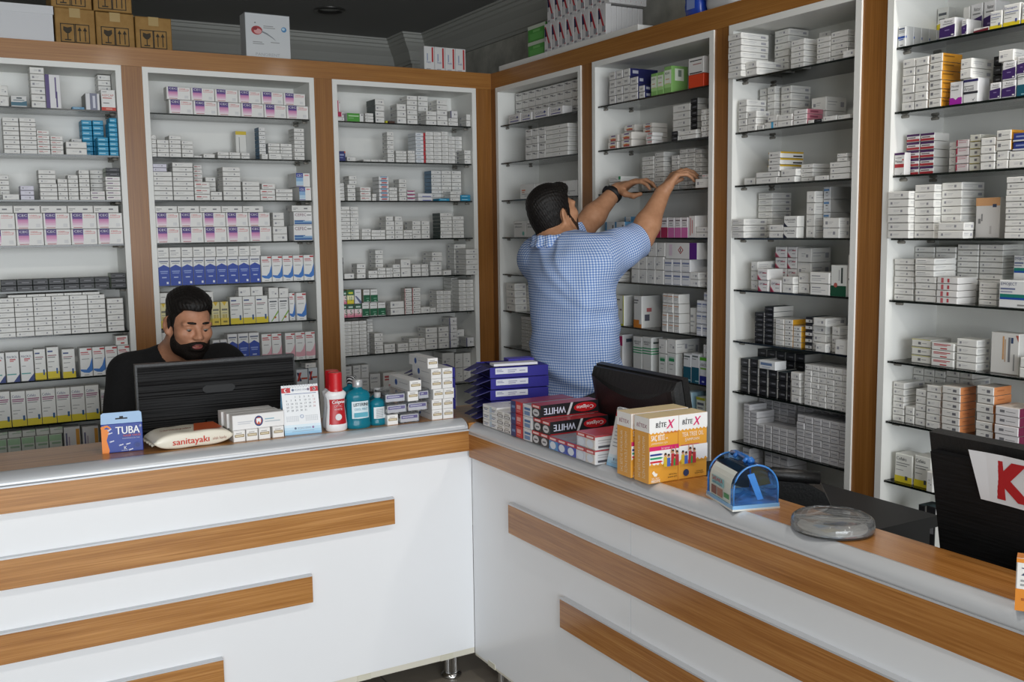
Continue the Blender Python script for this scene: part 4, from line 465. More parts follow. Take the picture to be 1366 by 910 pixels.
('R3',8,[(17754,18070,250,800,7384,8778,6,'gsm'),(18096,18442,250,800,7384,8581,5,'gsm'),(18470,18785,250,800,7384,8168,3,'gsm'),(18819,19143,250,800,7384,8188,3,'gsm'),(19176,19522,250,800,7384,8199,3,'gsm'),(19530,19875,250,800,7384,8199,3,'gsm'),(19883,20228,250,800,7384,8199,3,'gsm'),(20349,20701,200,900,7384,8805,6,'gsm'),(20709,21060,200,900,7384,8805,6,'gsm'),(21068,21420,200,900,7384,8805,6,'gsm'),(21428,21779,200,900,7384,8805,6,'gsm'),(21787,22139,200,900,7384,8805,6,'gsm'),(22147,22499,200,900,7384,8805,6,'gsm'),(17500,17851,1200,800,7384,8900,6,'gsm'),(17859,18210,1200,800,7384,8900,6,'gsm'),(18218,18568,1200,800,7384,8900,6,'gsm'),(18576,18927,1200,800,7384,8900,6,'gsm'),(18935,19286,1200,800,7384,8900,6,'gsm'),(19369,19735,1200,800,7384,8901,6,'gsm'),(19743,20109,1200,800,7384,8901,6,'gsm'),(20117,20483,1200,800,7384,8901,6,'gsm'),(20491,20857,1200,800,7384,8901,6,'gsm'),(20865,21231,1200,800,7384,8901,6,'gsm'),(21239,21605,1200,800,7384,8901,6,'gsm')]),
('R3',9,[(17677,18049,300,660,5586,7199,4,'gsm'),(18458,18825,600,900,5586,7210,4,'gsm'),(18833,19200,600,900,5586,7210,4,'gsm'),(19208,19575,600,900,5586,7210,4,'gsm')]),
('R4',1,[(24004,24275,100,320,19974,20549,1,'blh'),(24004,24275,430,320,19974,20549,1,'blh'),(24004,24275,760,320,19974,20549,1,'blh'),(24004,24275,1090,320,19974,20549,1,'blh'),(24004,24275,1420,320,19974,20549,1,'blh'),(24004,24391,1750,310,19974,21216,1,'ywt'),(25365,25859,100,400,19974,20507,1,'prp'),(26049,26219,100,600,19974,20388,1,'prp'),(25263,25486,1200,600,19974,20963,1,'w'),(25501,25877,1200,600,19974,20988,1,'prp'),(25905,26271,1200,600,19974,20980,1,'prp'),(26410,26861,100,600,19974,20061,1,'wmr'),(26879,27235,100,600,19974,20430,1,'dev'),(27256,27727,100,600,19974,20523,1,'dev'),(27754,28199,100,600,19974,20490,1,'dev')]),
('R4',2,[(24213,24631,100,900,18175,19612,6,'w'),(24652,25075,100,900,18175,19601,6,'w'),(25104,25515,100,824,18175,19622,6,'yos'),(25758,26153,100,500,18175,18787,1,'pur'),(26169,26623,100,467,18175,18820,1,'arc'),(26076,26423,100,900,18820,19349,2,'w'),(26953,27270,100,600,18175,18614,1,'prp'),(27296,27689,100,600,18175,18620,1,'prp'),(27294,27668,100,600,18620,19101,1,'prp'),(27713,27972,100,600,18175,18712,1,'tel'),(27690,27948,100,600,18712,19173,1,'prp'),(27164,27595,100,600,19101,19401,1,'w'),(26464,26725,900,900,18175,19419,5,'blk')]),
('R4',3,[(24004,24375,100,250,16377,17027,1,'mel'),(24168,24613,400,900,16377,17540,5,'mel2'),(24636,25102,400,637,16377,17533,5,'mel2'),(25502,25709,500,900,16377,17226,4,'w'),(25873,26265,300,900,16377,17250,4,'pkw'),(26280,26608,300,900,16377,17354,5,'yew'),(26769,27198,100,900,16377,17220,4,'w'),(27236,27574,100,900,16377,16846,2,'w'),(27591,28109,100,900,16377,16812,2,'w'),(27213,27641,100,900,16846,17372,2,'yos'),(27673,28088,100,900,16812,17263,2,'nvs')]),
('R4',4,[(24004,24751,-100,900,14578,15921,6,'w'),(24756,25420,100,900,14578,16083,7,'w'),(25425,26074,350,957,14578,16119,7,'w'),(25697,26515,-100,400,14578,15026,2,'w'),(26400,27128,500,400,14578,15671,1,'pch'),(27556,28207,100,900,14578,16163,10,'w')]),
('R4',5,[(24057,24717,200,900,12780,13991,7,'w'),(24830,25514,150,900,12780,13505,4,'w'),(24845,25489,100,900,13505,14023,3,'wtx'),(24005,24695,1100,900,12780,14322,9,'w'),(24725,25403,1100,900,12780,14328,9,'w'),(25445,26114,1100,900,12780,14404,10,'w'),(26148,26861,1100,900,12780,14404,10,'w'),(25575,26244,100,796,12780,13519,4,'wrl'),(26667,27195,400,600,12780,13404,4,'w'),(27453,28226,100,500,12780,13511,1,'emj'),(27367,27847,800,500,12780,14139,2,'emj')]),
('R4',6,[(24559,25210,400,900,10981,11691,3,'wyt'),(25307,26045,300,300,10981,11670,3,'wrd'),(26112,26754,300,567,10981,11835,4,'w'),(27080,27901,400,400,10981,12092,1,'lsc'),(28064,28564,200,900,10981,11520,2,'w')]),
('R4',7,[(24040,24442,300,900,9183,10361,6,'w'),(24484,24798,300,900,9183,9685,2,'w'),(24831,25173,300,900,9183,10250,5,'w'),(25237,25705,250,900,9183,10427,6,'w'),(25803,26385,200,686,9183,10488,6,'pes'),(26877,27390,200,753,9183,10627,6,'pes'),(27507,28201,100,900,9183,10182,4,'wmg'),(24004,24370,1200,800,9183,10709,7,'w'),(24378,24745,1200,800,9183,10709,7,'w'),(24753,25119,1200,800,9183,10709,7,'w'),(25138,25577,1200,800,9183,10806,7,'w'),(25585,26023,1200,800,9183,10806,7,'w')]),
('R4',8,[(24185,24810,300,600,7384,8241,1,'cft'),(24867,25440,300,600,7384,8309,1,'cft'),(25476,25707,50,200,7384,7979,1,'w')]),
('R4',9,[(25199,25450,100,600,5586,6937,1,'blk'),(25471,25793,100,600,5586,6972,1,'blk')]),
]
SHN=['','top','second','third','fourth','fifth','sixth','seventh','eighth','bottom']
def rnd(k): return random.Random(k).random()
def place_boxes():
    cols=[]
    for bay,sh,rows in BOXES:
        run='L' if bay[0]=='B' else 'R'
        fr=[];re=[]
        for t in rows:
            v0,v1,d,D,zb,zt,n,ty=t
            c=dict(run=run,bay=bay,sh=sh,v0=v0/1e4,v1=v1/1e4,d=d/1e4,D=D/1e4,zb=zb/1e4,zt=zt/1e4,n=n,ty=ty)
            (re if d>=700 else fr).append(c); cols.append(c)
        for lst,word in ((fr,'stack'),(re,'rear stack')):
            # columns that share the same span are tiers of one stack
            lst.sort(key=lambda c:c['v0']); k=0; last=-9
            for c in lst:
                if c['v0']-last>.012: k+=1; last=c['v0']
                c['k']=k; c['word']=word
            for kk in set(c['k'] for c in lst):
                g=sorted([c for c in lst if c['k']==kk],key=lambda c:-c['zt']); tot=sum(c['n'] for c in g); i=0
                for c in g: c['t0']=i; c['tot']=tot; i+=c['n']
    inst=[]
    for ci,c in enumerate(cols):
        W=c['v1']-c['v0']; H=max((c['zt']-c['zb'])/c['n'],.011 if c['n']==1 else .004)
        pos=Vector(frame_to(c['run'],(c['v0']+c['v1'])/2,c['d'],(c['zb']+c['zt'])/2)); dist=(pos-CAM).length
        dirv=(CAM-pos).normalized(); nrm=Vector((0,-1,0)) if c['run']=='L' else Vector((-1,0,0)); sd=Vector((-1,0,0)) if c['run']=='L' else Vector((0,-1,0))
        area=H*(W*max(dirv.dot(nrm),0)+.5*c['D']*max(dirv.dot(sd),0))/dist**2*(.45 if c['d']>=.07 else 1)
        for i in range(c['n']): inst.append((c['ty'] in PLAIN,area,ci,i))
    plain=sorted([x for x in inst if x[0]],key=lambda x:-x[1]); keep=set((x[2],x[3]) for x in plain[:300])
    stuff=MB(); seen={}
    for ci,c in enumerate(cols):
        nm,look=T[c['ty']][:2]; W=c['v1']-c['v0']; n=c['n']; H=(c['zt']-c['zb'])/n
        if n==1: H=max(H,.011)
        me={}
        for i in range(n):
            var=int(rnd(ci*37+i)*2)
            off=-.004*rnd(ci*91+i*7+1) if n>1 else 0
            if c['d']>.02 or (c['d']+off<.0035 and c['d']>=0): off=0
            sh_=.0016*(rnd(ci*53+i*11)-.5) if n>2 else 0
            z=c['zb']+i*H; loc=frame_to(c['run'],(c['v0']+c['v1'])/2,c['d']+off,z+.0002)
            if c['ty'] in PLAIN and (ci,i) not in keep:
                b=box_mesh(c['ty'],W-.0017,c['D'],H-.0016,var,c['run'])
                Tm=Matrix.Translation(loc)@Matrix.Rotation(RT(c['run']),4,'Z')
                o=len(stuff.v); mi=[stuff.mi(m) for m in b.mats]
                stuff.v+= [tuple(Tm@Vector(p)) for p in b.v]; stuff.f+=[tuple(q+o for q in f) for f in b.f]; stuff.m+=[mi[k] for k in b.m]; stuff.sm+=b.sm
                continue
            if var not in me: me[var]=box_mesh(c['ty'],W-.0017,c['D'],H-.0016,var,c['run']).mesh(nm)
            ob=bpy.data.objects.new(nm,me[var]); COL.objects.link(ob); ob.location=loc; ob.rotation_euler=(0,0,RT(c['run']))
            tier=c['t0']+(n-1-i); tot=c['tot']
            if tot==1: tw=''
            elif tier==0: tw='topmost of '
            elif tier==tot-1 and tot>2: tw='lowest of '
            else: tw=ORD[tier+1]+' down in '
            shn=SHN[c['sh']]+' shelf'
            lab=f"{look}, {tw}{ORD[c['k']]} {c['word']}, {shn}, {BAYN[c['bay']]}"
            if lab in seen: seen[lab]+=1; lab=lab.replace(c['word'],c['word']+' front' if 0 else c['word']+', upper' if seen[lab]==2 else c['word']+', inner')
            else: seen[lab]=1
            ob['label']=lab; ob['category']='medicine box'; ob['group']=f"{look.split(',')[0]}es" if False else f"medicine boxes on the {SHN[c['sh']]} shelf of the {BAYN[c['bay']]}"
    so=stuff.build('medicine_boxes'); so['kind']='stuff'; so['label']='many small white medicine boxes stacked across all the glass shelves'; so['category']='medicine boxes'
place_boxes()
# ------------------------------------------------------------------ counters
KX,KY=-.9455,-1.5448; ZL,ZR=.885,.875
TR=.746*math.pi/180   # the right counter is turned by this much
def wood_strip(parent,L,z0,z1,m,x0=0,T=None,th=.018):
    b=MB(); b.box(x0,x0+L,0,th,z0,z1,m); o=b.build('wood_strip',parent)
    b=MB(); b.box(x0,x0+L,-.0005,th,z1+.0003,z1+.005,ALU); b.build('edge_trim',o)
def leg(parent,x,y):
    b=MB(); prof=[(.034,0),(.036,.004),(.034,.01),(.026,.016)]
    b.lathe(prof,CHROME,24)
    n=24; pts=[]
    for i in range(n*2): a=math.pi*i/n; r=.0235 if i%2 else .0215; pts.append((r*math.cos(a),r*math.sin(a)))
    b.prism(pts,.014,.088,CHROME); return b.build('leg',parent,loc=(x,y,0))
EDGE=mat('d8d4c6',.5); 
# left counter: local x runs along the front to the right, y into the counter; origin at the corner
cl=empty('pharmacy_counter',(KX,KY,0),0,**tagd('white pharmacy counter with bamboo strips, left of the corner','counter','pharmacy counters'))
b=MB(); b.box(-2.6,.0165,.018,.036,.106,.853,LAM); b.build('front_panel',cl)
b=MB(); b.box(-2.6,.0165,.019,.30,.086,.1055,EDGE); b.build('bottom_board',cl)
for x in (-.11,-.40): 
    b=MB(); b.box(x,x+.045,.0165,.019,.086,.104,mat('d2cfbe',.4)); b.build('edge_clip',cl)
b=MB(); b.box(-.02,-.002,.036,.30,.106,.853,LAM); b.build('side_panel',cl)
wood_strip(cl,2.6,.783,.849,WXC,-2.6); wood_strip(cl,2.6-.266,.581,.661,WXC,-2.6); wood_strip(cl,2.6-.540,.381,.462,WXC,-2.6); wood_strip(cl,2.6-.815,.181,.262,WXC,-2.6)
for x in (-.045,-.75,-1.5,-2.3): leg(cl,x,.075)
for x in (-.75,-1.5,-2.3): leg(cl,x,.27)
# right counter: local x along the front away from the corner (towards the camera), y into the counter
cr=empty('pharmacy_counter',(KX,KY,0),-math.pi/2+TR*-1 if False else -math.pi/2-TR*-1,**tagd('white pharmacy counter with bamboo strips, right of the corner','counter','pharmacy counters'))
b=MB(); b.box(-.0170,.838,.018,.036,.086,.841,LAM); b.build('front_panel',cr)
b=MB(); b.box(.8405,2.3,.018,.036,.086,.841,LAM); b.build('front_panel',cr)
b=MB(); b.box(-.0170,2.3,.019,.17,.078,.0855,EDGE); b.build('bottom_board',cr)
b=MB(); b.box(.075,.12,.0165,.019,.078,.096,mat('d2cfbe',.4)); b.build('edge_clip',cr)
b=MB(); b.box(.002,.018,.036,.17,.098,.841,LAM); b.build('side_panel',cr)
wood_strip(cr,2.3,.762,.8375,WYC); wood_strip(cr,2.3-.248,.573,.662,WYC,.248); wood_strip(cr,2.3-.533,.372,.455,WYC,.533); wood_strip(cr,2.3-.82,.172,.255,WYC,.82)
for x in (.11,.8,1.5,2.2): leg(cr,x,.06)
# worktops with rounded aluminium nosing
def top(name,x0,x1,dep,z,m,nz,nd,label,loc,rz):
    r=empty(name,loc,rz,**tagd(label,'worktop','bamboo worktops of the counters'))
    b=MB(); b.box(x0,x1,nd,dep,z-.022,z,m); b.build('board',r)
    b=MB(); prof=[(nd,z-.0005)]+[(nd*(1-math.sin(a)),z-nz*(1-math.cos(a))) for a in [k*math.pi/2/10 for k in range(11)]]+[(0,z-nz-.004),(.01,z-nz-.004),(.01,z-nz),(nd,z-nz+.006)]
    n=len(prof); vs=[(x0,y,zz) for y,zz in prof]+[(x1,y,zz) for y,zz in prof]
    b.add(vs,[tuple(range(n)),tuple(range(2*n-1,n-1,-1))],mat('b4b8bc',.4,metal=.2)); b.add(vs,[(i,n+i,n+(i+1)%n,(i+1)%n) for i in range(n)],ALU,smooth=False)
    for f in range(len(b.f)-n,len(b.f)): b.sm[f]=True
    b.build('nosing',r); return r
top('worktop',-2.6,-.003,.30,ZL,WXC,.026,.05,'bamboo worktop of the left counter under the wipes and bottles',(KX,KY,0),0)
top('worktop',.0,2.3,.17,ZR,WYC,.028,.036,'bamboo worktop of the right counter under the donation box',(KX,KY,0),-math.pi/2+TR)
b=MB(); b.box(KX,KX+.17,KY+.0,KY+.30,ZR-.022,ZR,WXC); b.build('worktop',**tagd('bamboo corner worktop piece under the blue cartons','worktop','bamboo worktops of the counters'))
# lower black desks behind the counters
def desk(name,x0,x1,y0,y1,z,label,knee=False):
    r=empty(name,((x0+x1)/2,(y0+y1)/2,0),**tagd(label,'desk')); a=(x1-x0)/2; c=(y1-y0)/2
    b=MB(); b.box(-a,a,-c,c,z-.03,z,BLACKD); b.build('desk_top',r)
    for s in ((-1,) if knee else (-1,1)):
        b=MB(); b.box(-a+.03,a-.03,s*c-(.018 if s>0 else 0),s*c+(0 if s>0 else .018),0,z-.03,BLACKD); b.build('side_panel',r)
desk('desk',-.765,-.235,-2.77,-2.0,.76,'black desk surface behind the right counter beside the clear dish')
desk('desk',-.765,-.30,-3.7,-2.78,.69,'lower black desk behind the right counter under the monitor with the K')
desk('desk',-3.2,-1.12,-1.23,-.93,.74,'black desk behind the left counter in front of the seated man',True)
# ------------------------------------------------------------------ monitors
def tilt(o,a): o.rotation_euler.x=a
# left monitor (back seen): wide, ribbed back
ml=empty('monitor',(-1.655,-1.16,.741),math.radians(-3),**tagd('wide black monitor with a rippled back, in front of the seated man','monitor'))
b=MB(); nx=2; nz=84; rr_=random.Random(5); W=.247; vs=[]; fs=[]
rows=[]
for k in range(nz+1):
    z=.035+k/nz*.315; y=-.035-.0035*math.sin(k*math.pi)-.0016*rr_.random()*(1+(k%3==0))
    rows.append((z,y))
mt=noisy('rippled_black','09090a','131315',10,.62,spec=.3,stretch=(1,1,24),bump=.35)
for z,y in rows: vs+= [(-W+.006,y,z),(W-.006,y,z)]
fs=[(2*k,2*k+1,2*k+3,2*k+2) for k in range(nz)]
b.add(vs,fs,mt); b.box(-W+.006,W-.006,-.033,-.004,.035,.35,BLACKP); b.build('back_cover',ml)
b=MB(); b.box(-W,W,-.034,.0,.027,.035,BLACKP); b.box(-W,W,-.034,0,.35,.358,BLACKP); b.box(-W,-W+.006,-.034,0,.035,.35,BLACKP); b.box(W-.006,W,-.034,0,.035,.35,BLACKP); b.build('bezel',ml)
b=MB(); b.box(-W+.012,W-.012,-.003,.0005,.04,.345,mat('20262e',.15)); b.build('screen',ml)
b=MB(); b.prism([(-.05+.01,0),(.05-.01,0),(.05,.008),(.05,.018),(.04,.024),(-.04,.024),(-.05,.018),(-.05,.008)],-.0395,-.036,mat('101012',.6),T=Matrix.Translation((0,0,.255))@Matrix.Rotation(math.pi/2,4,'X')@Matrix.Translation((0,0,.076))); b.build('badge',ml)
b=MB(); b.box(-.045,.045,-.06,-.036,.02,.17,BLACKP); b.lathe([(.1,0),(.1,.006),(.09,.012),(.03,.02)],BLACKP,32,T=Matrix.Translation((0,-.02,0))); b.build('stand',ml)
# middle monitor (bulging back)
def bulge_monitor(loc,rz,w,h,z0,tiltx,label):
    r=empty('monitor',loc,rz,**tagd(label,'monitor'))
    T=Matrix.Translation((0,0,z0))@Matrix.Rotation(tiltx,4,'X')
    a=w/2
    b=MB(); b.box(-a,a,-.02,.0,0,h,BLACKP,T=T); b.build('bezel',r)
    b=MB(); b.box(-a+.014,a-.014,-.0005,.0015,.02,h-.014,mat('20262e',.15),T=T); b.build('screen',r)
    b=MB(); n=20; vs=[];fs=[]
    def ring(sc,y,top):
        out=[]
        xs=[-a*sc+2*a*sc*i/n for i in range(n+1)]
        for x in xs: out.append((x,y,h*.04))
        for x in reversed(xs): out.append((x,y,h*top-.045*h*((x/a)**2 if 0 else 0)-(1-abs(x/a)**2)*0))
        return out
    rings=[]
    for sc,y,dip in ((.985,-.02,0),(.97,-.034,0),(.955,-.046,.17),(.93,-.052,.20),(.85,-.055,.22)):
        xs=[-a*sc+2*a*sc*i/n for i in range(n+1)]
        rings.append([(x,y,h*.05) for x in xs]+[(x,y,h*.985-dip*h*(.35+.65*(1-(x/(a*sc))**2))) for x in reversed(xs)])
    k=len(rings[0])
    for q in rings: vs+=q
    for j in range(len(rings)-1):
        for i in range(k): fs.append((j*k+i,j*k+(i+1)%k,(j+1)*k+(i+1)%k,(j+1)*k+i))
    fs.append(tuple(range((len(rings)-1)*k,len(rings)*k)))
    b.add(vs,fs,BLACKP,T); b.build('back_cover',r)
    b=MB(); b.box(-.035,.035,-.075,-.03,0,z0+.12,BLACKP); b.lathe([(.11,0),(.11,.008),(.09,.016),(.03,.024)],BLACKP,32,T=Matrix.Translation((0,-.03,0))); b.build('stand',r)
    return r
bulge_monitor((-.635,-2.135,.76),-math.pi/2,.40,.30,.045,math.radians(11),'black monitor with a curved back behind the orange shampoo packs')
mr=empty('monitor',(-.60,-3.33,.69),-math.pi/2,**tagd('large black monitor at the right edge with a K sheet taped on','monitor'))
Tm=Matrix.Translation((0,0,.07))@Matrix.Rotation(math.radians(11),4,'X')
b=MB(); b.box(-.245,.245,-.03,-.004,0,.335,BLACKP,T=Tm); b.box(-.235,.235,-.045,-.03,.02,.30,mt,T=Tm); b.build('back_cover',mr)
b=MB(); b.box(-.24,.24,-.004,.0,.01,.33,mat('20262e',.15),T=Tm); b.build('screen',mr)
b=MB(); b.box(-.04,.04,-.09,-.045,0,.2,BLACKP); b.lathe([(.11,0),(.11,.008),(.09,.016),(.03,.024)],BLACKP,32,T=Matrix.Translation((0,-.04,0))); b.build('stand',mr)
# paper sheet with red K stuck on the back (its own thing)
b=MB(); n=10; vs=[];fs=[]
PX=(-.140,.19); PZ=(.226,.326)
def pk(u,v): # u across, v up ; curled left edge
    return (PX[0]+(PX[1]-PX[0])*u+.014*(1-v)*(u<.02),-.0470-.010*max(0,.22-u)**1.5*8*(.4+.6*v),PZ[0]+(PZ[1]-PZ[0])*v-.01*u)
for i in range(n+1):
    for j in range(n+1): vs.append(pk(i/n,j/n))
fs=[(i*(n+1)+j,(i+1)*(n+1)+j,(i+1)*(n+1)+j+1,i*(n+1)+j+1) for i in range(n) for j in range(n)]
b.add(vs,fs,mat('d9dadd',.7),Tm)
b.text('KART',-.110,.234,.084,mat('b01c22',.6),y=-.0478,T=Tm,bold=True); b.text('KART',-.104,.234,.084,mat('b01c22',.6),y=-.0479,T=Tm,bold=True); b.text('KART',-.099,.234,.084,mat('b01c22',.6),y=-.0480,T=Tm,bold=True)
po=b.build('paper_sheet',loc=(-.60,-3.33,.69),rz=-math.pi/2,**tagd('white paper sheet with a large red letter K on the right monitor','paper'))
# ------------------------------------------------------------------ small objects on the left worktop
def ang(p,q): return math.atan2(q[1]-p[1],q[0]-p[0])
def printed(name,w,d,h,front,dec,side=None,topc=None,loc=(0,0,0),rz=0,decT=(),decS=(),label=None,cat='box',group=None,parent=None):
    b=MB(); F=mat(front,.4); Sd=mat(side or front,.4); b.carton(w,d,h,F,(F,Sd,Sd,Sd,mat(topc or side or front,.4),F))
    e=.0003
    for t in dec:
        e+=.00008; put(b,t,w,h,e,None)
    e=.0003
    for t in decS:   # left side (normal -x)
        e+=.00008; put(b,t,d,h,e,Matrix.Translation((-w/2,d/2,0))@Matrix.Rotation(-math.pi/2,4,'Z'))
    e=.0003
    for t in decT:   # top
        e+=.00008; put(b,t,w,d,e,Matrix.Translation((0,0,h))@Matrix.Rotation(-math.pi/2,4,'X'))
    kw=tagd(label,cat,group) if label else {}
    return b.build(name,parent,loc=loc,rz=rz,**kw)
def put(b,t,w,h,e,T):
    if t[0]=='t':
        _,s,x,z,hh,c=t[:6]; wm=t[6] if len(t)>6 else None; it=t[7] if len(t)>7 else 0
        b.text(s,-w/2+x*w,z*h,hh*h,mat(c,.45),y=-e-.0002,wfix=wm*w if wm else None,T=T,italic=it,bold=len(t)>8)
    elif t[0]=='p': b.quad([(-w/2+x*w,-e,z*h) for x,z in t[1]],mat(t[2],.45),T)
    elif t[0]=='o': b.quad([(-w/2+t[1]*w+t[3]*w*math.cos(k*math.pi/10),-e,t[2]*h+t[4]*h*math.sin(k*math.pi/10)) for k in range(20)],mat(t[5],.45),T)
    else:
        x0,x1,z0,z1,c=t; b.quad([(-w/2+x0*w,-e,z0*h),(-w/2+x1*w,-e,z0*h),(-w/2+x1*w,-e,z1*h),(-w/2+x0*w,-e,z1*h)],mat(c,.45),T)
# TUBA plaster box with hang tab
def foot(x,z,s,c,flip=1,rot=0):
    out=[]
    def P(u,v): a=rot; return (x+s*(u*math.cos(a)-v*math.sin(a)),z+s*(u*math.sin(a)+v*math.cos(a)))
    sole=[(.0,0),(.16,.04),(.2,.2),(.13,.45),(.17,.62),(.26,.75),(.22,.92),(0,.98),(-.16,.92),(-.22,.75),(-.17,.5),(-.18,.2),(-.12,.04)]
    out.append(('p',[P(u*flip,v) for u,v in sole],c))
    for (u,v,r) in ((-.2,1.05,.1),(-.04,1.12,.07),(.08,1.12,.06),(.17,1.07,.055),(.25,1.0,.05)):
        out.append(('p',[P(u*flip+r*math.cos(k*math.pi/5),v+r*.9*math.sin(k*math.pi/5)) for k in range(10)],c))
    return out
dec=[('p',[(0,0),(.16,0),(.18,.1),(.12,.45),(.17,.66),(.2,.82),(0,.84)],'e8862c')]
for (u,v,r) in ((.04,.88,.05),(.1,.92,.035),(.145,.93,.03),(.18,.9,.028),(.21,.86,.025)): dec.append(('o',u,v,r,r*1.15,'e8862c'))
for (x,z,a) in ((.3,.7,-1.9),(.33,.42,-1.9),(.55,.28,-1.9),(.72,.3,-1.9),(.78,.1,-1.9),(.28,.84,-2.2)): dec+=foot(x-.03,z,.1,'d4d8ea',1,-a)
dec+=[('t','TUBA',.34,.64,.27,'eceef4',.58,0,1),('t','®',.92,.84,.08,'eceef4'),('t','NASIR YAKISI',.52,.54,.075,'d8603c',.42),('t','BAŞPARMAK İÇİN YAKI',.5,.465,.035,'c8cce4',.42),('t','K',.52,.1,.12,'eceef4'),(.46,.62,.06,.075,'b8bedc'),('o',.86,.22,.08,.09,'33488e'),('o',.86,.22,.06,.07,'23357c')]
tb=printed('plaster_box',.109,.03,.083,'203c94',dec,'1c3480','8fb0d8',(-1.985,-1.428,ZL+.0003),math.radians(-6),label='blue plaster box with an orange foot and pale blue hang tab')
b=MB(); zt=.083; pts=[(-.0545,0),(.0545,0),(.0535,.028),(.048,.032),(-.048,.032),(-.0535,.028)]
hole=[(-.016,.016),(-.005,.016),(-.005,.0205),(.005,.0205),(.005,.016),(.016,.016),(.016,.012),(-.016,.012)]
b.add([(x,0,zt+z) for x,z in pts]+[(x,.0012,zt+z) for x,z in pts],[(0,1,2,3,4,5),(11,10,9,8,7,6)]+[(i,6+i,6+(i+1)%6,(i+1)%6) for i in range(6)],mat('9fbfe2',.45)); b.quad([(x,-.0003,zt+z) for x,z in hole],mat('15171c',.6)); b.build('hang_tab',tb)
# wet wipes pack
b=MB(); n=24; m=12; W,D,H=.225,.13,.047; vs=[];fs=[]
def pill(u,v):
    pass
for i in range(n+1):
    u=-1+2*i/n; k=1-abs(u)**6*.88; wy=1-abs(u)**8*.04
    for j in range(m*2):
        a=2*math.pi*j/(m*2); c,s_=math.cos(a),math.sin(a)
        y=math.copysign(abs(c)**.22,c)*D/2*wy; z=H/2+math.copysign(abs(s_)**.36,s_)*H/2*k*(1+.03*math.sin(9*u+3*c)) 
        vs.append((u*W/2,y,max(z,.0005)))
M2=m*2
for i in range(n):
    for j in range(M2): fs.append((i*M2+j,(i+1)*M2+j,(i+1)*M2+(j+1)%M2,i*M2+(j+1)%M2))
fs+= [tuple(range(M2)),tuple(range(n*M2+M2-1,n*M2-1,-1))]
cream=mat('e6e0d0',.3)
b.add(vs,fs,cream,smooth=True)
b.text('sanitayakı',-.065,.0135,.019,mat('c8321e',.4),y=-D/2-.0012,wfix=.105,bold=True); b.text('ıslak havlu',.05,.016,.009,mat('a06a5a',.4),y=-D/2-.001,wfix=.04)
b.quad([(.0,-.055,H*1.03),(.085,-.055,H*1.02),(.088,.05,H*1.02),(.03,.05,H*1.03)],mat('c85a2a',.35)); b.quad([(.04,-.02,H*1.022),(.075,-.02,H*1.02),(.08,.02,H*1.02),(.05,.025,H*1.022)],mat('e6e0d0',.35))
b.text('sanitayakı',-.085,.0,.02,mat('9a4a3c',.4),y=0,wfix=.09,T=Matrix.Translation((0,-.012,H*1.022))@Matrix.Rotation(-math.pi/2,4,'X'))
wp=b.build('wet_wipes_pack',loc=(-1.80,-1.412,ZL),rz=math.radians(4),**tagd('cream and orange wet wipes pack lying in front of the monitor','wipes'))
b=MB()
for s in (-1,1):
    k=9
    for i in range(k): 
        y0=-D/2*.95+D*.95*i/k; y1=y0+D*.95/k; zz=.018+(.002 if i%2 else -.002)
        x0,x1=s*W/2*.985,s*(W/2+.008); b.quad([(x0,y0,.02),(x1,y0,zz),(x1,y1,.036-zz),(x0,y1,.02)] if s>0 else [(x0,y1,.02),(x1,y1,.036-zz),(x1,y0,zz),(x0,y0,.02)],cream)
b.build('crimped_seal',wp)
# small white boxes and long dental boxes beside it
GOLD=[(.1,.9,.42,.66,'8a7448'),(.16,.84,.48,.6,'d8ccb0'),(.2,.7,.74,.8,'9a9690')]
places=['leftmost','second','third','rightmost']
for i in range(4):
    printed('dental_box',.0345,.13,.034,'e9e8e6',GOLD,loc=(-1.668+i*.0375+(.004 if i==3 else 0),-1.476,ZL+.0002),label=f'small white gold-labelled box beside the calendar, {places[i]} of the lower four',group='small boxes in front of the left monitor')
LOGO=[('o',.5,.5,.085,.36,'23356c'),('o',.5,.5,.06,.25,'c8562e'),('p',[(.455,.68),(.545,.68),(.54,.42),(.525,.32),(.51,.46),(.49,.46),(.475,.32),(.46,.42)],'eef0f2'),(.1,.38,.5,.56,'c4c6cc'),(.1,.34,.38,.43,'c4c6cc'),(.62,.8,.55,.62,'8fb4c4'),(.62,.92,.38,.43,'a8b4bc')]
for i,l in enumerate(('front','middle','rear')):
    printed('dental_box',.155,.04,.044,'e8e7e6',LOGO,loc=(-1.608-.006*i,-1.47+.042*i,ZL+.0345),label=f'long white box with a tooth emblem, {l} of three beside the calendar',group='long dental boxes beside the calendar')
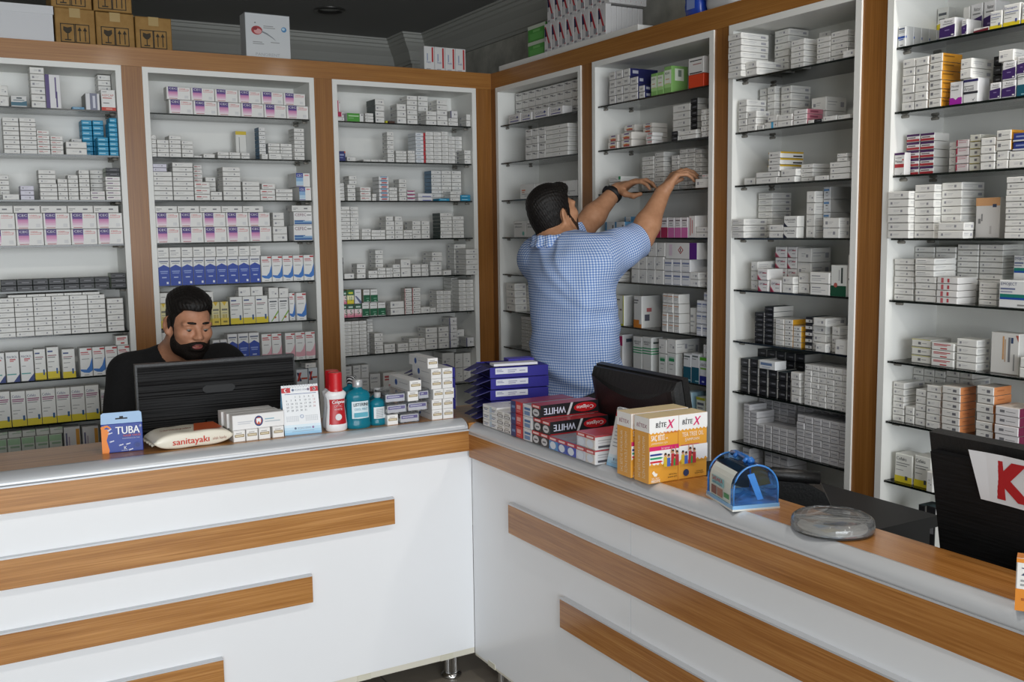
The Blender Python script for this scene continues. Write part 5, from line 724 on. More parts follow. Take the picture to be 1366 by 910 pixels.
# desk calendar
def calendar(loc,rz,w,h,label,full=True):
    r=empty('desk_calendar',loc,rz,**tagd(label,'calendar'))
    dp=.075; a=math.atan2(dp/2,h); Lh=math.hypot(dp/2,h)
    Tf=Matrix.Translation((0,-dp/2,0))@Matrix.Rotation(-a,4,'X'); Tb=Matrix.Translation((0,dp/2,0))@Matrix.Rotation(a,4,'X')
    b=MB(); b.box(-w/2,w/2,0,.001,0,Lh,mat('7fb4d6',.5),T=Tb); b.box(-w/2,w/2,-dp/2,dp/2,0,.001,mat('7fb4d6',.5)); b.build('stand',r)
    b=MB(); b.box(-w/2,w/2,-.001,.0004,0.001,Lh,mat('e8ebee',.5),T=Tf)
    for t in [(0,1,0,.05,'8fc0e2'),(0,1,.05,.1,'a8cfe8'),(0,1,.1,.15,'c0dcee'),(0,1,.15,.2,'d6e7f2'),(.0,.24,.85,.95,'c0282e'),(.78,1,.85,.95,'c0282e'),('o',.12,.9,.045,.034,'eceef0'),('o',.135,.9,.036,.028,'c0282e'),('o',.89,.9,.045,.034,'eceef0'),('o',.875,.9,.036,.028,'c0282e'),('t','ECZACI ODASI',.36,.885,.034,'55607a',.36),('o',.31,.9,.035,.027,'6a7a9a'),('o',.31,.9,.024,.018,'e8ebee'),('o',.73,.9,.035,.027,'8a6a8a'),('o',.73,.9,.024,.018,'e8ebee'),(.08,.94,.815,.825,'33508c'),('t','ECZACI ODASI',.36,.11,.035,'5a6a86',.36),('o',.3,.127,.03,.024,'5a6a86'),('o',.78,.127,.03,.024,'8a6a9a'),(.2,.8,.06,.07,'8aa4c0')]: put(b,t,w,Lh,.0012+.0001*(t[0]!=0),Tf)
    if full:
        d=1
        for rr in range(5):
            for cc in range(7):
                if rr==0 and cc<2: continue
                if d>31: break
                put(b,('t',str(d),.1+cc*.122,.74-rr*.068,.038,'444a56' if cc<6 else 'a8484c'),w,Lh,.0014,Tf); d+=1
        for k in range(2):
            for rr in range(4):
                for cc in range(7): put(b,(.08+k*.52+cc*.05,.105+k*.52+cc*.05,.36-rr*.03,.372-rr*.03,'9aa0aa'),w,Lh,.0014,Tf)
        put(b,('o',.5,.36,.05,.035,'5a78a8'),w,Lh,.0014,Tf); put(b,('o',.5,.36,.035,.025,'e8ebee'),w,Lh,.0016,Tf)
    else:
        for rr in range(9): put(b,(.12,.88-.1*(rr%3),.34+rr*.06,.355+rr*.06,'9aa0aa'),w,Lh,.0014,Tf)
    b.build('page',r)
    b=MB(); k=13
    for i in range(k):
        x=-w/2+.008+(w-.016)*i/(k-1); b.tube([(x+.0006*j,-.0055*math.cos(j*.9)*1.0,h-.003+.006*math.sin(j*.9)) for j in range(8)],.0006,mat('d0d2d4',.3,metal=.7),5)
    b.build('spiral',r); return r
calendar((-1.468,-1.43,ZL),math.radians(-6),.112,.147,'white and blue desk calendar standing left of the red-capped bottles')
# mouthwash bottles
def bottle(name,loc,rz,prof,cap,body,capm,flat,label,group,labelfn=None,neck=None):
    r=empty(name,loc,rz,**tagd(label,'bottle',group))
    F=Matrix.Diagonal((1,flat,1,1))
    b=MB(); b.lathe(prof,body,32,T=F); b.build('body',r)
    b=MB(); b.lathe(cap,capm,28); b.build('cap',r)
    if labelfn: labelfn(r)
    return r
def wrapq(b,R,flat,w,z0,z1,m,n=10,e=.0006):   # label wrapped on the front of a flattened cylinder
    vs=[];fs=[]; a0=math.asin(min(.95,w/2/R))
    for i in range(n+1):
        a=-a0+2*a0*i/n; x,y=(R+e)*math.sin(a),-(R*flat+e)*math.cos(a); vs+=[(x,y,z0),(x,y,z1)]
    b.add(vs,[(2*i,2*i+2,2*i+3,2*i+1) for i in range(n)],m,smooth=True)
REDC=mat('c01822',.3); WHT=mat('e8e8ea',.3)
cprof=[(.030,0),(.034,.004),(.0345,.02),(.031,.05),(.028,.075),(.029,.1),(.0335,.112),(.033,.118),(.026,.124),(.021,.128)]
def colglab(r):
    b=MB(); vs=[];fs=[]
    # label follows the waist
    rows=[(.022,.0335),(.05,.0312),(.075,.0285),(.1,.0295)]
    for z,R in rows:
        for i in range(9):
            a=-.95+1.9*i/8; vs.append(((R+.0006)*math.sin(a),-(R*.68+.0008)*math.cos(a),z))
    fs=[(j*9+i,j*9+i+1,(j+1)*9+i+1,(j+1)*9+i) for j in range(3) for i in range(8)]
    b.add(vs,fs,mat('b41c24',.35),smooth=True)
    b.text('Colgate',-.02,.088,.010,mat('f0eef0',.4),y=-.0225,wfix=.040,bold=True); b.text('OPTIC',-.013,.076,.007,mat('e0b8bc',.4),y=-.0222,wfix=.026); b.text('WHITE',-.013,.066,.007,mat('e8c8cc',.4),y=-.0224,wfix=.026)
    b.quad([(.0105*math.cos(k*math.pi/8),-.0236,.045+.0105*math.sin(k*math.pi/8)) for k in range(16)],mat('dcdcde',.4)); b.build('label',r)
ccap=[(.0225,.124),(.0225,.132),(.0215,.134),(.0215,.178),(.0195,.182)]
for loc,l in (((-1.366,-1.467,ZL),'white mouthwash bottle with a red cap, in front of its twin'),((-1.358,-1.417,ZL),'white mouthwash bottle with a red cap, behind its twin')):
    bottle('mouthwash_bottle',loc,0,cprof,ccap,WHT,REDC,.68,l,'mouthwash bottles on the left counter',colglab)
TEAL=bpy.data.materials.new('teal_mouthwash'); TEAL.use_nodes=True
pb=TEAL.node_tree.nodes['Principled BSDF']; pb.inputs['Base Color'].default_value=hexc('1c8aa2'); pb.inputs['Roughness'].default_value=.12; pb.inputs['Transmission Weight'].default_value=.35; pb.inputs['IOR'].default_value=1.33
def lister(loc,s,label,capm,lab,flat=.62,rz=0):
    p=[(.034,0),(.038,.004),(.0385,.014),(.0365,.018),(.037,.03),(.0375,.075),(.0365,.088),(.0385,.094),(.037,.104),(.030,.113),(.018,.118),(.014,.12),(.014,.126)]
    c=[(.0145,.126),(.0155,.128),(.0155,.147),(.013,.149)]
    def lb(r):
        b=MB(); wrapq(b,.0375*s,flat,.052*s,.032*s,.084*s,mat('d4e4ea' if lab!='back' else 'e0e4e6',.35))
        y=-.0375*s*flat-.0013
        if lab=='front':
            b.text('LISTERINE',-.024*s,.07*s,.010*s,mat('1a2430',.4),y=y,wfix=.048*s,bold=True); b.text('COOL MINT',-.021*s,.057*s,.0075*s,mat('3a8aa4',.4),y=y,wfix=.042*s); b.quad([(-.022*s,y,.036*s),(.022*s,y,.036*s),(.022*s,y,.05*s),(-.022*s,y,.05*s)],mat('5aa8bc',.4))
        else:
            for k in range(9): b.quad([(-.018*s,y,(.036+.005*k)*s),(.016*s,y,(.036+.005*k)*s),(.016*s,y,(.038+.005*k)*s),(-.018*s,y,(.038+.005*k)*s)],mat('8a949a',.5))
        b.build('label',r)
    return bottle('mouthwash_bottle',loc,rz,[(r*s,z*s) for r,z in p],[(r*s,z*s) for r,z in c],TEAL,capm,flat,label,'mouthwash bottles on the left counter',lb)
SILV=mat('b4b6b8',.3,metal=.4)
lister((-1.292,-1.464,ZL),1.03,'large teal mouthwash bottle with a silver cap','SILV' and SILV,'front')
m,nt,b_=nodes('striped_cap'); wv=nt.nodes.new('ShaderNodeTexWave'); wv.inputs['Scale'].default_value=60; wv.bands_direction='DIAGONAL'; g_=nt.nodes.new('ShaderNodeNewGeometry'); nt.links.new(g_.outputs['Position'],wv.inputs['Vector']); rp=nt.nodes.new('ShaderNodeValToRGB'); rp.color_ramp.interpolation='CONSTANT'; rp.color_ramp.elements[0].color=hexc('16181b'); rp.color_ramp.elements[1].color=hexc('b8babc'); rp.color_ramp.elements[1].position=.72; nt.links.new(wv.outputs['Color'],rp.inputs[0]); nt.links.new(rp.outputs[0],b_.inputs['Base Color'])
lister((-1.292,-1.412,ZL),1.06,'teal mouthwash bottle with a black striped cap, behind another',m,'front')
lister((-1.222,-1.452,ZL),.70,'small teal mouthwash bottle with a back label',mat('a8aaac',.35),'back',.7)
lister((-1.196,-1.385,ZL),.72,'small teal mouthwash bottle behind the other small one',mat('a8aaac',.35),'front',.7)
# dental boxes and clear brush packs right of the bottles
def dbox(x,z,y,lab,w=.0365,h=.033,d=.15): printed('dental_box',w,d,h,'eae9e7',GOLD,'dcdcdc',loc=(x,y,z+.0002),rz=random.uniform(-.02,.02),decS=[('o',.35,.5,.06,.3,'3a5a9a'),(.5,.9,.55,.62,'b4b4b8')],label=lab,group='dental boxes at the end of the left counter')
def clam(x,z,y,lab,w=.068,h=.033,d=.13):
    r=empty('brush_pack',(x,y,z+.0003),random.uniform(-.03,.03),**tagd(lab,'brush pack','clear brush packs among the dental boxes'))
    b=MB(); b.carton(w,d,h,CLEAR,c=.004); b.build('blister',r)
    b=MB(); b.box(-w/2+.003,w/2-.003,.004,.0048,.004,h-.006,mat('dcdce2',.5)); b.quad([(-w/2+.006,.0037,.014),(w/2-.006,.0037,.014),(w/2-.006,.0037,.024),(-w/2+.006,.0037,.024)],mat('5a4a9a',.5)); b.quad([(-w/2+.01,.0034,.017),(w/2-.02,.0034,.017),(w/2-.02,.0034,.021),(-w/2+.01,.0034,.021)],mat('c4c0dc',.5)); b.build('card',r)
    b=MB()
    for k in range(3): b.tube([(-.02+.02*k,.012,h*.4),(-.02+.02*k,.06,h*.45),(-.02+.02*k,.12,h*.4)],[.003,.0045,.003],mat('3a7ab0' if k%2 else '9a9aa4',.4),8)
    b.build('brush',r)
y0=-1.488
for i in range(6): dbox(-1.030+(.0 if i!=5 else -.006)+(.006 if i==2 else 0),ZL+.0336*i,y0+(.012 if i==5 else 0),f'white gold-labelled dental box, {ORD[i+1]} from bottom, stack beside blue cartons')
for i in range(5): dbox(-.991+(.004 if i==2 else 0),ZL+.0336*i,y0-.002,f'white gold-labelled dental box, {ORD[i+1]} from bottom, outer stack touching blue cartons')
dbox(-1.186,ZL,y0,'white gold-labelled dental box lying lowest beside the small teal bottle')
clam(-1.126,ZL,y0+.002,'clear brush pack on the worktop right of the lowest dental box')
clam(-1.170,ZL+.0345,y0,'clear brush pack on the dental box beside the teal bottle',.07)
clam(-1.096,ZL+.0345,y0+.004,'clear brush pack, second level, beside the tall dental stacks',.07)
clam(-1.172,ZL+.069,y0+.006,'clear brush pack on top, right behind the small teal bottle',.07)
dbox(-1.112,ZL+.069,y0+.004,'white gold-labelled dental box third up in the middle pile',.037)
clam(-1.07,ZL+.069,y0+.012,'clear brush pack on third level beside tall dental stack',.04)
dbox(-1.106,ZL+.1035,y0-.004,'long white gold-labelled dental box topping the middle pile',.04,.033,.17)
# ------------------------------------------------------------------ blue carton trays at the corner
BLUE='201a86'
def tray(loc,rz,lab,flaps=True,w=.20,d=.155,h=.0358,open_=1):
    r=empty('toothpaste_carton',loc,rz,**tagd(lab,'carton','blue toothpaste cartons at the counter corner'))
    m=mat(BLUE,.6); b=MB(); t=.002
    b.box(0,w,0,t,0,h-.002,m); b.box(0,w,d-t,d,0,h-.002,m); b.box(w-t,w,t,d-t,0,h-.002,m); b.box(0,w,t,d-t,0,t,m); b.box(.03,w,t,d-t,h-.004,h-.002,m); b.build('tray',r)
    b=MB(); b.box(.018,.128,-.0008,-.0002,.012,h-.005,mat('d4d6e0',.5)); 
    for x0,x1,z in ((.022,.045,.019),(.022,.04,.0235),(.06,.09,.022),(.06,.085,.016),(.1,.12,.019)): b.quad([(x0,-.0011,z),(x1,-.0011,z),(x1,-.0011,z+.003),(x0,-.0011,z+.003)],mat('9a9cb4',.5))
    (b.build('label',r) if w>.15 else None)
    if flaps:
        for k in range(2):
            y=.004+k*(d/2); b=MB(); w2=d/2-.008
            b.add([(0,y,h-.004),(0,y+w2,h-.004),(-.046,y+w2-.004,h-.024),(-.046,y+.006,h-.019),(0,y,h-.006),(0,y+w2,h-.006),(-.046,y+w2-.004,h-.026),(-.046,y+.006,h-.021)],[(0,1,2,3),(7,6,5,4),(0,3,7,4),(1,5,6,2),(2,6,7,3)],mat('1b1764',.5)); b.build('flap',r)
            b=MB(); b.add([(.001,y+.002,.003),(.001,y+w2-.002,.003),(-.016,y+w2,.009),(-.018,y+.008,.012)],[(0,1,2,3),(3,2,1,0)],mat('1b1764',.5)); b.build('flap',r)
        b=MB(); b.box(.004,w-.01,.004,d-.004,.0025,h-.006,mat('16134a',.6)); b.build('contents',r)
RZ=math.radians(-11)
for i in range(5): tray((-.888+.002*(i%2),-1.590,ZR+.0004+.0366*i),RZ+.01*(i%2),f'dark blue carton with a white label strip, {ORD[5-i]} from top, front stack')
for i in range(4): tray((-1.000,-1.325,ZL+.0004+.0366*i),RZ+.02,f'dark blue carton seen from its end, {ORD[4-i]} from top, stack behind',True,.11,.10)
b=MB()
printed('toothpaste_box',.15,.045,.008,'dcdce4',[],loc=(-.80,-1.605,ZR+.1836),rz=RZ,label='white toothpaste box lying on top of the blue carton stack',group='toothpaste boxes on the right counter')
printed('toothpaste_box',.09,.05,.012,'3a32a0',[],topc='4a44b4',loc=(-.745,-1.545,ZR+.1836),rz=RZ,label='blue toothpaste box lying on top of the blue carton stack',group='toothpaste boxes on the right counter')
# ------------------------------------------------------------------ toothpaste boxes on the right counter: ends face the shop (-x), long side along +x
WS_=None
def tpb(y,z,w,h,front,dec,lab,L=.185,side='d8d8da',sdec=(),topc=None,x=-.922):
    # local front faces -x ; right side (local +x -> world -y)
    b=MB(); F=mat(front,.35); Sd=mat(side,.35); b.carton(w,L,h,F,(F,Sd,Sd,Sd,mat(topc or side,.35),Sd))
    e=.0003
    for t in dec: e+=.00008; put(b,t,w,h,e,None)
    T=Matrix.Translation((w/2,L/2,0))@Matrix.Rotation(math.pi/2,4,'Z'); e=.0003
    if sdec is WS_: T=T@Matrix.Translation((0,0,h))@Matrix.Rotation(math.pi,4,'Y')
    for t in sdec: e+=.00008; put(b,t,L,h,e,T)
    return b.build('toothpaste_box',loc=(x+.013*(y+1.5448),y,z+.0002),rz=-math.pi/2,**tagd(lab,'toothpaste box','toothpaste boxes on the right counter'))
EW=[(.15,.85,.5,.62,'8a8a90'),(.2,.7,.3,.4,'5a6a9a')]
for k in range(2):
    for i in range(3): tpb(-1.625-k*.048,ZR+.0232*i,.046,.0226,'e2e2e2',EW+([(0,.3,.1,.9,'b8c8d8')] if k else []),f'white toothpaste box, {ORD[i+1]} up, {"first" if k==0 else "second"} pile right of blue cartons',topc='dcdce0',L=.06 if k==0 else .16)
for k in range(2):
    for i in range(3): tpb(-1.718-k*.045,ZR+.0215*i,.043,.0208,'dedcda',[(.1,.9,.15,.5,'3a3a40'),(.18,.8,.22,.42,'dcdcdc'),(.2,.8,.65,.8,'b4b0a8')],f'white toothpaste box with black ring, {ORD[i+1]} up, {"third" if k==0 else "fourth"} pile from blue cartons',topc='d8d8d4')
for i in range(3): tpb(-1.822,ZR+.0365*i,.066,.0358,'c22a2c',[(0,.46,0,1,'22306a'),(.1,.38,.4,.6,'6a86b4'),(.56,.9,.4,.75,'e0a09a'),(.56,.86,.2,.3,'d87a74')],f'navy and red toothpaste box, {ORD[i+1]} up, pile left of the blue-printed white boxes',side='a02838',topc='8a2440',sdec=[])
for i in range(3): tpb(-1.888,ZR+.0365*i,.052,.0358,'d8d9dc',[(.2,.85,.55,.75,'3a6aa0'),(.2,.8,.12,.45,'6a86b0'),(.1,.16,.1,.9,'b4b8c0')],f'white toothpaste box with blue print, {ORD[i+1]} up, left of black boxes',topc='8a8a92')
WS=[('p',[(0,0),(1,0),(1,1),(0,1)],'1c1c20'),('t','WHITE',.57,.24,.52,'cfd3e6',.37,0,1),('p',[(.44,.0),(.52,1.0),(.56,1.0),(.48,.0)],'d0d2d8'),('o',.23,.45,.2,.36,'c01c24'),('t','Colgate',.08,.34,.28,'f0f0f2',.30,0,1),(0,1,.92,1,'a81c24')]
WS_=WS
EB=[(0,1,.72,1,'b81c24'),(.15,.85,.78,.92,'e8c8c8'),('o',.5,.38,.36,.28,'c8c8cc'),(.3,.7,.3,.42,'55555c')]
EU=[(0,1,.7,1,'b81c24'),(.15,.85,.76,.9,'e8c8c8'),('o',.5,.36,.34,.28,'d4dce8')]
ys=[-1.938-.0475*j for j in range(7)]
cols=['1e1e22','1e1e22','4a86c0','3450a8','2c44a8','c8ccd8','d4d0cc']; nmz=['black','black','sky blue','blue','royal blue','white','white']
SL=[(.05,.9,.62,.68,'a8a8ac'),(.05,.75,.45,.5,'b4b4b8'),(.05,.4,.12,.28,'55555c'),(.6,.8,.12,.2,'77777c'),(0,1,.9,1,'b4424a')]
plc=['left end','second','third','middle','fifth','sixth','right end']
for j in range(7): tpb(ys[j],ZR,.045,.0385,cols[j],EB if j in (0,1) else EU,f'{nmz[j]} toothpaste box with red band, bottom row, {plc[j]} of seven',sdec=SL,topc='8a8f9c')
tpb(ys[0]-.010,ZR+.0392,.045,.0385,'1e1e22',EB,'black toothpaste box with red band, second level, inner one',side='1c1c20',sdec=WS,topc='b0b2b8')
tpb(ys[1]-.010,ZR+.0392,.045,.0385,'1e1e22',EB,'black toothpaste box with white lettering on its side, second level',side='1c1c20',sdec=WS,topc='a8323a',L=.2)
tpb(ys[0]-.002,ZR+.0784,.05,.0385,'1e1e22',EB,'topmost black toothpaste box with white lettering on its side',side='1c1c20',sdec=WS,topc='a8323a',L=.2)
tpb(ys[5]-.004,ZR+.0392,.044,.0385,'c8ccd8',EU,'white toothpaste box with red band, upper row, left of two',side='d4d4d6',sdec=SL,topc='b4424a')
tpb(ys[6]+.006-.006,ZR+.0392,.046,.0385,'d4d0cc',EU,'white toothpaste box with red band, upper row, right of two',side='d4d4d6',sdec=SL,topc='b4424a',L=.2)
calendar((-.862,-2.2985,ZR),math.radians(-88),.086,.15,'pale desk calendar leaning behind the orange shampoo packs',False)
# ------------------------------------------------------------------ shampoo packs
OR='e2a03a'
def shampoo(loc,rz,kind,lab):
    w,d,h=.088,.062,.163
    dec=[(0,1,.78,1,'ecebe9')]+[('p',[(x/8,.78),(x/8+.06,.755),(x/8+.125,.78)],'ecebe9') for x in range(8)]
    dec+=[('t','BİTE',.2 if kind==0 else .1,.85,.075,'2c2a2e',.36,.1,1),('t','X',.57 if kind==0 else .48,.82,.14,'d4246a',.22,.25,1)]
    if kind==0:
        dec+=[('t','SAÇ BİTİ',.05,.655,.085,'f4efe4',.45,0,1),('t','ve',.54,.665,.035,'f4efe4'),('t','yumurtaları için',.06,.6,.035,'f0e4c8',.55),('t','ETKİLİ YÖNTEM',.5,.745,.028,'c8402c',.45),(.0,1,.5,.565,'d4246a'),('t','bit spreyi',.4,.515,.035,'f0d0e0',.28),(0,.5,.28,.5,'efeeec'),(.5,1,.28,.5,'efeeec')]
        for k,c in enumerate(('2c3c8a','2a9a6a','d0343c')): dec.append(('p',[(.02,.455-.055*k),(.38,.455-.055*k),(.46,.44-.055*k),(.38,.425-.055*k),(.02,.425-.055*k)],c))
        dec+=[('p',[(.08,.17),(.14,.2),(.2,.16),(.27,.15),(.24,.11),(.16,.11)],'f2ece0'),('t','HEDİYE',.05,.02,.045,'f4efe4',.3,0,1),('t','BİTKİSEL',.66,.1,.022,'3a2c18',.28),('t','BAKIM SETİ',.62,.06,.022,'3a2c18',.32),('t','ÖZEL TARAK',.05,.075,.022,'f4efe4',.28)]
        fx=.5
    else:
        dec+=[('t','TEA TREE OIL',.1,.66,.07,'f2ead8',.76),('t','ŞAMPUAN',.2,.59,.045,'f2ead8',.5),(.06,.7,.525,.535,'b8487a'),(0,1,.28,.52,'efeeec'),('t','GÜNLÜK',.6,.09,.02,'3a2c18',.25),('t','BAKIM İÇİN',.55,.06,.02,'3a2c18',.32),('o',.25,.1,.1,.054,'2c3a5c')]
        fx=.1
    dec+=[('p',[(x/7,.28),(x/7+.07,.3 if x%2 else .32),(x/7+.143,.28)],OR) for x in range(7)]
    # group of children as simple coloured figures
    for (x,z,c,sk) in ((.03,.42,'d8b838','c8906a'),(.14,.4,'4a6ab8','d0a080'),(.28,.46,'c0343c','c8906a'),(.36,.38,'3a9a4a','d0a080'),(.42,.44,'b8343c','c8906a')):
        X=fx+x; dec+=[('p',[(X-.06,.24),(X+.06,.24),(X+.055,z-.03),(X-.055,z-.03)],c),('o',X,z,.045,.028,sk),('p',[(X-.045,z+.002),(X+.045,z+.002),(X+.03,z+.032),(X-.03,z+.032)],'3c2a20')]
    dec+=[('p',[(fx+.2,.44),(fx+.23,.44),(fx+.24,.54),(fx+.22,.54)],'c8906a'),('p',[(fx+.36,.45),(fx+.39,.45),(fx+.37,.545),(fx+.35,.545)],'c8906a')]
    decS=[(0,1,.78,1,'ecebe9'),('t','BİTEX',.15,.84,.06,'8a2450',.7,.1)]
    b=printed('shampoo_box',w,d,h,OR,dec,OR,'d8c49a',loc,rz,decS=decS,label=lab,group='orange shampoo boxes')
    # vertical lettering on the side
    mb=MB()
    for i,t in enumerate(('SAÇ BİTİ VE YUMURTALARI','İÇİN ETKİLİ YÖNTEM')): mb.text(t,.01,-.012-.02*i+.014,.010,mat('f0e2c2',.45),y=0,wfix=.105,T=Matrix.Translation((-w/2-.0008,d/2+.004,.0))@Matrix.Rotation(-math.pi/2,4,'Z')@Matrix.Rotation(-math.pi/2,4,'Y')@Matrix.Identity(4))
    mb.build('side_lettering',b)
r0=math.radians(-2)
shampoo((-.890,-2.484,ZR+.0003),r0,0,'orange lice treatment box, front left, with pink band')
shampoo((-.801,-2.487,ZR+.0003),r0,1,'orange shampoo box, front right, without pink band')
shampoo((-.890,-2.411,ZR+.0003),r0,0,'orange lice treatment box behind the front left one')
shampoo((-.801,-2.413,ZR+.0003),r0,1,'orange shampoo box behind the front right one')
# ------------------------------------------------------------------ donation box
BLU=glassmat('clear_blue_plastic',(.42,.66,.93),gray=0)
dn=empty('donation_box',(-.848,-2.715,ZR),math.radians(-17),**tagd('clear blue dome-topped donation box on the right counter','donation box'))
w,d,h=.106,.135,.1; r_=w/2; base=.03
arc=[(-r_,base+.012)]+[(r_*-math.cos(a),h-r_+r_*math.sin(a)*1.0) for a in [k*math.pi/16 for k in range(17)]]+[(r_,base+.012)]
arc=[(-r_,.012)]+arc[1:-1]+[(r_,.012)]
def shell(b,sc,y0,y1,m):
    n=len(arc); A=[(x*sc,z if z<.02 else .012+(z-.012)*sc) for x,z in arc]
    b.add([(x,y0,z) for x,z in A]+[(x,y1,z) for x,z in A],[(i,i+1,n+i+1,n+i) for i in range(n-1)],m,smooth=True)
b=MB(); shell(b,1,-d/2,d/2,BLU); n=len(arc)
b.add([(x,-d/2,z) for x,z in arc],[tuple(range(n))],BLU); b.add([(x,d/2,z) for x,z in arc],[tuple(range(n-1,-1,-1))],BLU); b.build('dome',dn)
RIM=mat('3f7fc4',.2)
for y in (-d/2,d/2-.0):
    b=MB(); b.tube([(x,y,z) for x,z in arc],.0022,RIM,6); b.build('rim',dn)
b=MB(); b.box(-r_-.003,r_+.003,-d/2-.003,d/2+.003,0,.012,mat('7fb0dc',.25)); b.box(-r_-.004,r_+.004,-d/2-.004,d/2+.004,0,.004,mat('d8d8d2',.4)); b.build('base',dn)
b=MB(); 
for yy in (-.03,.02): b.tube([(-.012,yy,h+.000),(-.006,yy,h+.006),(.006,yy,h+.006),(.012,yy,h+.0)],.005,mat('2f6ab4',.15),8)
b.tube([(0,-.045,h+.002),(0,-.02,h+.007),(0,.035,h+.007),(0,.055,h+.002)],.006,mat('2f6ab4',.15),10); b.build('handle',dn)
# curved label on the left flank
b=MB(); L2=[p for p in arc if p[0]<.002 and p[1]<h-.012]; 
A=[(x*1.012-.0006,z) for x,z in L2]; n=len(A); y0,y1=-d/2+.012,d/2-.012
b.add([(x,y0,z) for x,z in A]+[(x,y1,z) for x,z in A],[(i,i+1,n+i+1,n+i) for i in range(n-1)],mat('d6dcd6',.45))
TL=Matrix.Translation((-r_-.002,0,0))@Matrix.Rotation(-math.pi/2,4,'Z')
for t in [(.08,.92,.12,.16,'2a7a5a'),(.1,.34,.2,.44,'7a4a44'),(.38,.64,.2,.44,'9a6a5a'),(.7,.94,.26,.4,'2a8a4a'),(.12,.7,.5,.74,'7fc0c8'),('t','SADAKA',.14,.6,.13,'b83a4a',.5,0,1),('t','vakfı bağış',.16,.52,.07,'2a5a8a',.45)]: put(b,(t[:1]+tuple(t[1:])),d-.024,.08,.0004+(.0002 if t[0]=='t' else 0),TL)
b.build('label',dn)
b=MB(); b.quad([(-.012,-.05,.075),(.004,-.05,.078),(.03,-.045,.016),(.016,-.045,.014)],mat('a8cce8',.5)); b.quad([(-.03,.01,.014),(.02,.03,.014),(.025,.05,.016),(-.025,.03,.016)],mat('8fb0c8',.5)); b.quad([(-.04,-.04,.014),(-.005,-.03,.03),(.0,-.01,.03),(-.035,-.015,.014)],mat('6a94b8',.5)); b.build('banknote',dn)
# clear round dish
b=MB(); R=.083
b.lathe([(R*.93,0),(R*.985,.002),(R,.006),(R,.020),(R*.97,.026),(R*.9,.030),(R*.86,.028),(R*.1,.0275)],glassmat('clear_lid',(.95,.95,.96),gray=.05),48); ds=b.build('coin_dish',loc=(-.838,-2.972,ZR+.0003),**tagd('round clear plastic dish lying on the right worktop','dish'))
b=MB(); b.lathe([(R*.84,.006),(R*.84,.0075)],mat('c9c8c2',.5),40)
for x,y,s,c in ((.02,.0,.022,'6a7aa0'),(.035,-.012,.016,'b86a6a'),(-.015,.012,.02,'9ab0c4'),(-.03,-.02,.02,'c8c0a8')): b.quad([(x-s,y-s*.5,.0082),(x+s,y-s*.6,.0082),(x+s*.9,y+s*.5,.0082),(x-s*.9,y+s*.6,.0082)],mat(c,.5))
b.build('printed_insert',ds)
b=MB(); b.lathe([(R*1.0,.006),(R*1.012,.013),(R*1.0,.02)],glassmat('clear_rim',(.85,.86,.87),gray=.12),48); b.build('rim',ds)
# card terminal
ct=empty('card_terminal',(-.53,-2.565,.761),math.radians(-42),**tagd('black card terminal on the desk behind the donation box','terminal'))
SCT=Matrix.Scale(1.15,4)
b=MB(); pts=[(-.075,0),(.075,0),(.078,.025),(.06,.062),(.03,.078),(-.03,.09),(-.06,.088),(-.078,.06)]
b.add([(x,-.045,z) for x,z in pts]+[(x,.045,z) for x,z in pts],[tuple(range(8)),tuple(range(15,7,-1))]+[(i,8+i,8+(i+1)%8,(i+1)%8) for i in range(8)],BLACKP); b.v=[tuple(SCT@Vector(p)) for p in b.v]; b.build('housing',ct)
b=MB(); b.box(-.04,.02,-.035,.035,.0,.002,mat('2c3034',.15),T=Matrix.Translation((.01,0,.0845))@Matrix.Rotation(math.radians(11),4,'Y')); b.v=[tuple(SCT@Vector(p)) for p in b.v]; b.build('screen',ct)
b=MB(); b.tube([(-.07,-.045,.09),(-.05,-.045,.1),(.05,-.045,.094)],[.014,.016,.014],BLACKP,12); b.v=[tuple(SCT@Vector(p)) for p in b.v]; b.build('handset',ct)
printed('tablet_box',.09,.03,.087,'e4e2de',[(0,1,0,.42,'d8862c'),(0,1,.92,1,'d8862c'),('t','Zinco',.08,.68,.16,'3c4a6a',.62),(.08,.8,.56,.6,'9a9a9a'),(.08,.6,.48,.52,'9a9a9a'),(.1,.8,.2,.25,'a85a1c')],'c87a2a',loc=(-.900,-3.470,ZR+.0003),rz=math.radians(-59),label='orange and white box at the right edge of the worktop')
